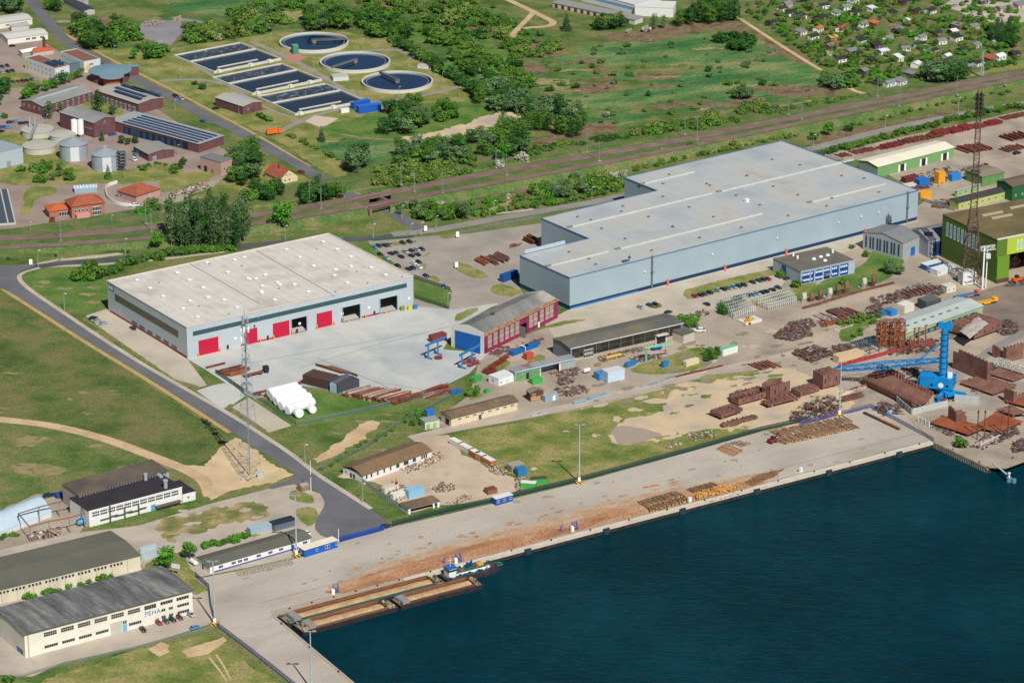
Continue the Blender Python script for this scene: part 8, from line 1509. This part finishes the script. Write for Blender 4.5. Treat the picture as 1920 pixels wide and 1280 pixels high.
upright('tall dark brown hull side wall standing right of the crane tower',(1796,694),(1850,718),11,2.4,8);upright('narrow end plate closing the tall hull side on its left',(1786,690),(1796,694),9,1.5,2);upright('brown bulkhead standing behind the white gangway, left of two',(1860,668),(1880,676),6,2,4,taper=.3);upright('brown bulkhead standing behind the white gangway, right of two',(1886,680),(1918,672),8,2.5,5);upright('red brown bulkhead standing on the rust plates, rear one',(1777,790),(1792,798),8,2,3,taper=.2);upright('red brown bulkhead sloping down toward the rust plates, front one',(1790,797),(1812,793),7.5,2,4,taper=.6);upright('upright plate at the right edge above the rust field',(1882,752),(1900,760),7,2,3);upright('low upright plate at the far right above the rust field',(1902,758),(1928,750),4,2,4)
for i,(x,y)in enumerate(((1499,565),(1515,562),(1529,560),(1546,556),(1563,549),(1579,547),(1611,538),(1628,534))):
    t = thing('curved_hull_piece', f'brown curved hull frame standing on the grass, {ORD[i]} from the left in the row', 'ship section', G(x, y), AX + pi + R.uniform(-.15, .15), 'curved frames on the grass'); q = MB(); rh_ = R.uniform(5, 7)
    q.extr([(0,0),(3.4,0),(4.6,rh_*.5),(4.0,rh_),(3.2,rh_),(3.4,rh_*.5),(2.4,.8),(0,.8)],'y',-1.3,1.3);q.build('plate',SHOP if i%3 else PALEB,t);MB().box(.3,3,1.301,1.6,0,1.6).build('bracket',PALEB,t)
# long curved hull part
a,b=G(1617,718),G(1720,767);L=(b-a).length;t=thing('curved_hull','long curved brown hull section on trestles with scaffolding, left of the crane','ship section',a,atan2(b.y-a.y,b.x-a.x))
MB().extr([(0,2.2),(2,1.8),(6,3),(9.5,6),(10.5,8.6),(10.2,8.7),(9.2,6.3),(5.8,3.4),(2,2.2),(0,2.6)],'x',0,L*.48).extr([(0,2.0),(2,1.6),(6,2.6),(9.5,5),(10.2,7),(9.9,7.1),(9.2,5.3),(5.8,3.0),(2,2.0),(0,2.4)],'x',L*.49,L).build('shell',SHOP,t)
f=MB();g_=MB()
for k in range(19):
    x=L*k/18;f.extr([(0,2.4),(5.6,3.2),(9.4,5.6),(9.6,8.8 if x<L*.48 else 7.2),(9.0,8.8 if x<L*.48 else 7.2),(8.6,6),(5.4,4),(0,3.4)],'x',x-.08,x+.08)
    g_.bar((x,-1.2,0),(x,-1.2,5),.16).bar((x,1.5,0),(x,1.5,2),.4).bar((x,7,0),(x,7,3.4),.4)
for z in(2,4):g_.bar((0,-1.2,z),(L,-1.2,z),.14)
g_.box(0,L,-1.6,-.6,1.9,2.0);f.build('frame',SHOP,t);g_.build('scaffold',plain('8c867d'),t)
MB().extr([(-1.8,1.0),(-.2,1.0),(-.2,4.2),(-1.8,3.4)],'x',L*.05,L*.95).build('lower_plate',mat('lower_hull','6b443b',fine=.15),t)
for lab,p0,p1,h in(('grey concrete barrier wall below the curved hull, side part',(1682,754),(1709,777),3),('grey concrete barrier wall below the curved hull, front part',(1710,777),(1776,761),3),('grey tarpaulin screen standing before the blue crane',(1790,753),(1835,758),4),('white slatted gate panel beside the pier lane',(1722,790),(1742,800),2.6),('red steel barrier behind the crane boom',(1574,688),(1668,664),2.2),('red steel barrier continuing left of the crane tower',(1670,663),(1748,645),2)):
    a,b=G(*p0),G(*p1);d=b-a;t=thing('barrier',lab,'barrier',a);n_=max(3,int(d.length/3));c='a3aaa8' if 'grey' in lab else 'd5d7d2' if 'white' in lab else '8e3437';m=MB().bar(Vector((0,0,h/2)),d+Vector((0,0,h/2)),.3,h);m.build('panel',mat('barrier_'+c,[(.3,c),(.7,'b5b9b4' if c!='8e3437' else 'a0443f')],sc=.5,fine=.12),t);m=MB()
    for k in range(n_+1):MB().bar(d*(k/n_),d*(k/n_)+Vector((0,0,h+.15)),.45).build('post',plain(c),t)
# scaffold towers and ribs by the crane
for i,(x,y,h)in enumerate(((1651,650,14),(1661,648,14),(1677,652,15.5),(1687,650,15))):
    t = thing('scaffold_tower', f'orange rusty frame tower before the long low shed, {ORD[i]} from the left', 'tower', G(x, y), BX, 'orange frame towers'); MB().lattice((0, 0, 0), (0, 0, h), 3.2, 3.2, 6, .3).build('frame', ORANGE, t); MB().box(-1.6, 1.6, -1.6, 1.6, h * .5, h * .5 + .15).box(-1.6, 1.6, -1.6, 1.6, h, h + .15).build('platform', SHOP, t)
for i,(x,y,h)in enumerate(((1700,650,9.5),(1717,652,11),(1725,651,11),(1738,643,10),(1690,655,7),(1710,655,7))):
    t = thing('curved_rib', f'orange curved ship rib standing before the pale shed, {ORD[i]} of the row', 'ship section', G(x, y), BX, 'orange ship ribs'); m = MB(); pts = [Vector((sin(k / 6 * 2.2) * -1.4, 0, h * k / 6)) for k in range(7)]
    for p,q in zip(pts,pts[1:]):m.bar(p,q,.6,.5)
    m.bar(pts[-1]-Vector((1,0,0)),pts[-1]+Vector((1,0,0)),.5);m.build('rib',ORANGE,t);MB().box(-1,1,-.8,.8,0,.9).build('foot',SHOP,t)
t=thing('slatted_table','dark blue slatted steel table frame behind the red barrier','steel frame',G(1614,668),BX);m=MB()
for x in(0,6,12):
    for y in(0,8):m.bar((x,y,0),(x,y,5),.4)
m.build('leg',plain('3f5f74'),t);m=MB()
for k in range(9):m.bar((k*1.5,-.5,5.2),(k*1.5,8.5,5.2),.5,.35)
m.bar((0,0,4.8),(12,0,4.8),.4).bar((0,8,4.8),(12,8,4.8),.4).build('slat',plain('34505f'),t)
# plates at the pier
def panel(lab,c,z,ribs,m=PLATE):
    P=[G(*p)for p in c];o_=P[0];t=thing('deck_panel',lab,'ship section',o_);Q=[p-o_ for p in P];q=MB();up=Vector((0,0,z));q.hexa([p+up for p in Q]+[p+up+Vector((0,0,.2))for p in Q]).build('plate',m,t);f=MB();s=MB()
    for k in range(ribs+1):f.bar(Q[0].lerp(Q[1],k/ribs)+up+Vector((0,0,.35)),Q[3].lerp(Q[2],k/ribs)+up+Vector((0,0,.35)),.15,.3)
    for p in Q:c_=p.lerp((Q[0]+Q[2])/2,.12);s.bar(c_,c_+up,.9)
    f.build('stiffener',m,t);s.build('trestle',plain('6e5c50'),t)
panel('rust red ribbed deck panel nearest the pier lane',[(1744,798),(1816,821),(1850,806),(1770,786)],1.6,18);panel('large smooth rust red plate panel in the middle of the pier',[(1826,806),(1872,816),(1918,796),(1868,779)],1.6,6);panel('flat brown plate panel behind the large rust one',[(1868,776),(1900,786),(1926,782),(1898,768)],2.2,5,SHOP);panel('rust red plate panel at the right edge of the picture',[(1885,757),(1925,768),(1960,760),(1915,745)],1.4,6);panel('brown ladder like frame panel lying right of the crane',[(1800,722),(1862,744),(1906,728),(1845,706)],1.2,9,SHOP);panel('second brown frame panel behind the ladder like one',[(1852,704),(1900,718),(1926,708),(1880,694)],1,7,SHOP)
for i,(x,y,h)in enumerate(((1832,824,14),(1845,822,13.5),(1877,820,13.5),(1889,822,16))):
    t = thing('steel_post', f'slim rusty post with pointed head on the pier plates, {ORD[i]} from the left', 'post', G(x, y), 0, 'rusty posts on the pier'); MB().cyl((0, 0, 0), (0, 0, h), .3, .26, 8).build('pole', MRUST, t); MB().cyl((0, 0, h), (0, 0, h + 1.2), .7, .05, 8).build('head', plain('3f3430'), t)
t=thing('steel_girder','long dark rusty girder lying alone on the quay beside the violet fence','girder',G(1620,775),0);d=G(1686,806)-G(1620,775);MB().bar(Vector((0,0,.5)),d+Vector((0,0,.5)),1.4,.9).build('web',mat('dark_girder',[(.3,'3d332e'),(.7,'5d4638')],sc=.2),t);MB().bar(d*.45+Vector((0,0,1.1)),d+Vector((0,0,1.1)),1.1,.3).build('top_plate',ORANGE,t)
t=thing('gangway','long white gangway frame at the right edge behind the ribbed panels','gangway',G(1868,690));d=G(1926,708)-G(1868,690);MB().lattice(Vector((0,0,4)),d+Vector((0,0,4)),3,3,8,.2).build('frame',plain('bdbcb2'),t);m=MB()
for k in range(5):p=d*(k/4);m.bar(p,p+Vector((0,0,4)),.35)
m.build('leg',plain('bdbcb2'),t)
t=thing('dinghy','light blue dinghy lying beside the violet fence','boat',G(1668,776),BX+.6);MB().extr([(-.9,.2),(.9,.2),(1.2,1.0),(-1.2,1.0)],'x',-3,1.5).hexa([(1.5,-.9,.2),(3.4,-.1,.6),(3.4,.1,.6),(1.5,.9,.2),(1.5,-1.2,1),(3.6,-.1,1.1),(3.6,.1,1.1),(1.5,1.2,1)]).build('hull',plain('6db3d2'),t);MB().box(-2,-1.4,-1,1,1.01,1.15).box(.2,.8,-1,1,1.01,1.15).build('seat',plain('9fcadb'),t)
t=thing('boat_cradle','red and white rusty cradle truck on the pier before the posts','cradle',G(1835,842),BX+.15);MB().box(0,15,0,.8,.9,1.7).box(0,15,2.4,3.2,.9,1.7).build('beam',mat('flaky_red',[(.4,'8a4a40'),(.6,'c9c0b6')],sc=.8),t);MB().bar((0,-.5,2.2),(15,-.5,3.2),.5).build('pipe',plain('c3c0b8'),t);wheels(t,(1,4,11,14),1.6)
t=thing('grating_frame','rusty grid frame standing inside the dark portal of the green hall','steel frame',G(1878,506),BX);MB().lattice((0,0,1),(10,0,6),5,5,5,.5).build('frame',SHOP,t)
for i,(x,y)in enumerate(((58,499),(798,436),(858,447),(856,504))):
    t=thing('info_sign','white information board '+('at the kerb of the road bend on the left','by the crossing behind the car park','at the grass triangle right of the crossing','on the grass island of the gravel yard')[i],'sign',G(x,y),.3);MB().box(-.9,.9,-.06,.06,.9,4).build('board',MWHITE,t);MB().bar((-.7,0,0),(-.7,0,1),.14).bar((.7,0,0),(.7,0,1),.14).build('leg',MSTEEL,t)
for x,y,l in((572,918,'brown stone kiosk at the paved corner of the road bend'),):box_(l,(566,922),(580,918),4,2.4,'8b7568','9c8a7c',name='kiosk',rt='gx',rh=.8)
t=thing('billboard','white billboard on two legs right of the lettered factory','sign',G(330,1078),BX-1);MB().box(-2,2,-.1,.1,3.4,5.4).build('board',plain('cfd6da'),t);MB().bar((-1.4,0,0),(-1.4,0,3.4),.2).bar((1.4,0,0),(1.4,0,3.4),.2).build('leg',MSTEEL,t)
# bridge over the road
ba,bb=G(690,391,EMB),G(734,381,EMB);t=thing('railway_bridge','rusty railway girder bridge over the sunken road','bridge',(ba.x,ba.y,0),atan2(bb.y-ba.y,bb.x-ba.x));L=hypot(bb.x-ba.x,bb.y-ba.y);hB=b_h((ba.x+bb.x)/2)
for y,nm in((-2.6,'near'),(3.4,'mid'),(13.5,'far')):MB().box(-1,L+1,y,y+.5,hB-.9,hB+1.0).build('girder',plain('6d534b',.8),t)
for x in(-1.6,L+.2):MB().box(x,x+1.4,-4.2,24,-.1,hB+.08).build('abutment',mat('abutment_stone',[(.3,'77625a'),(.7,'8b776d')],sc=.4,fine=.12),t)
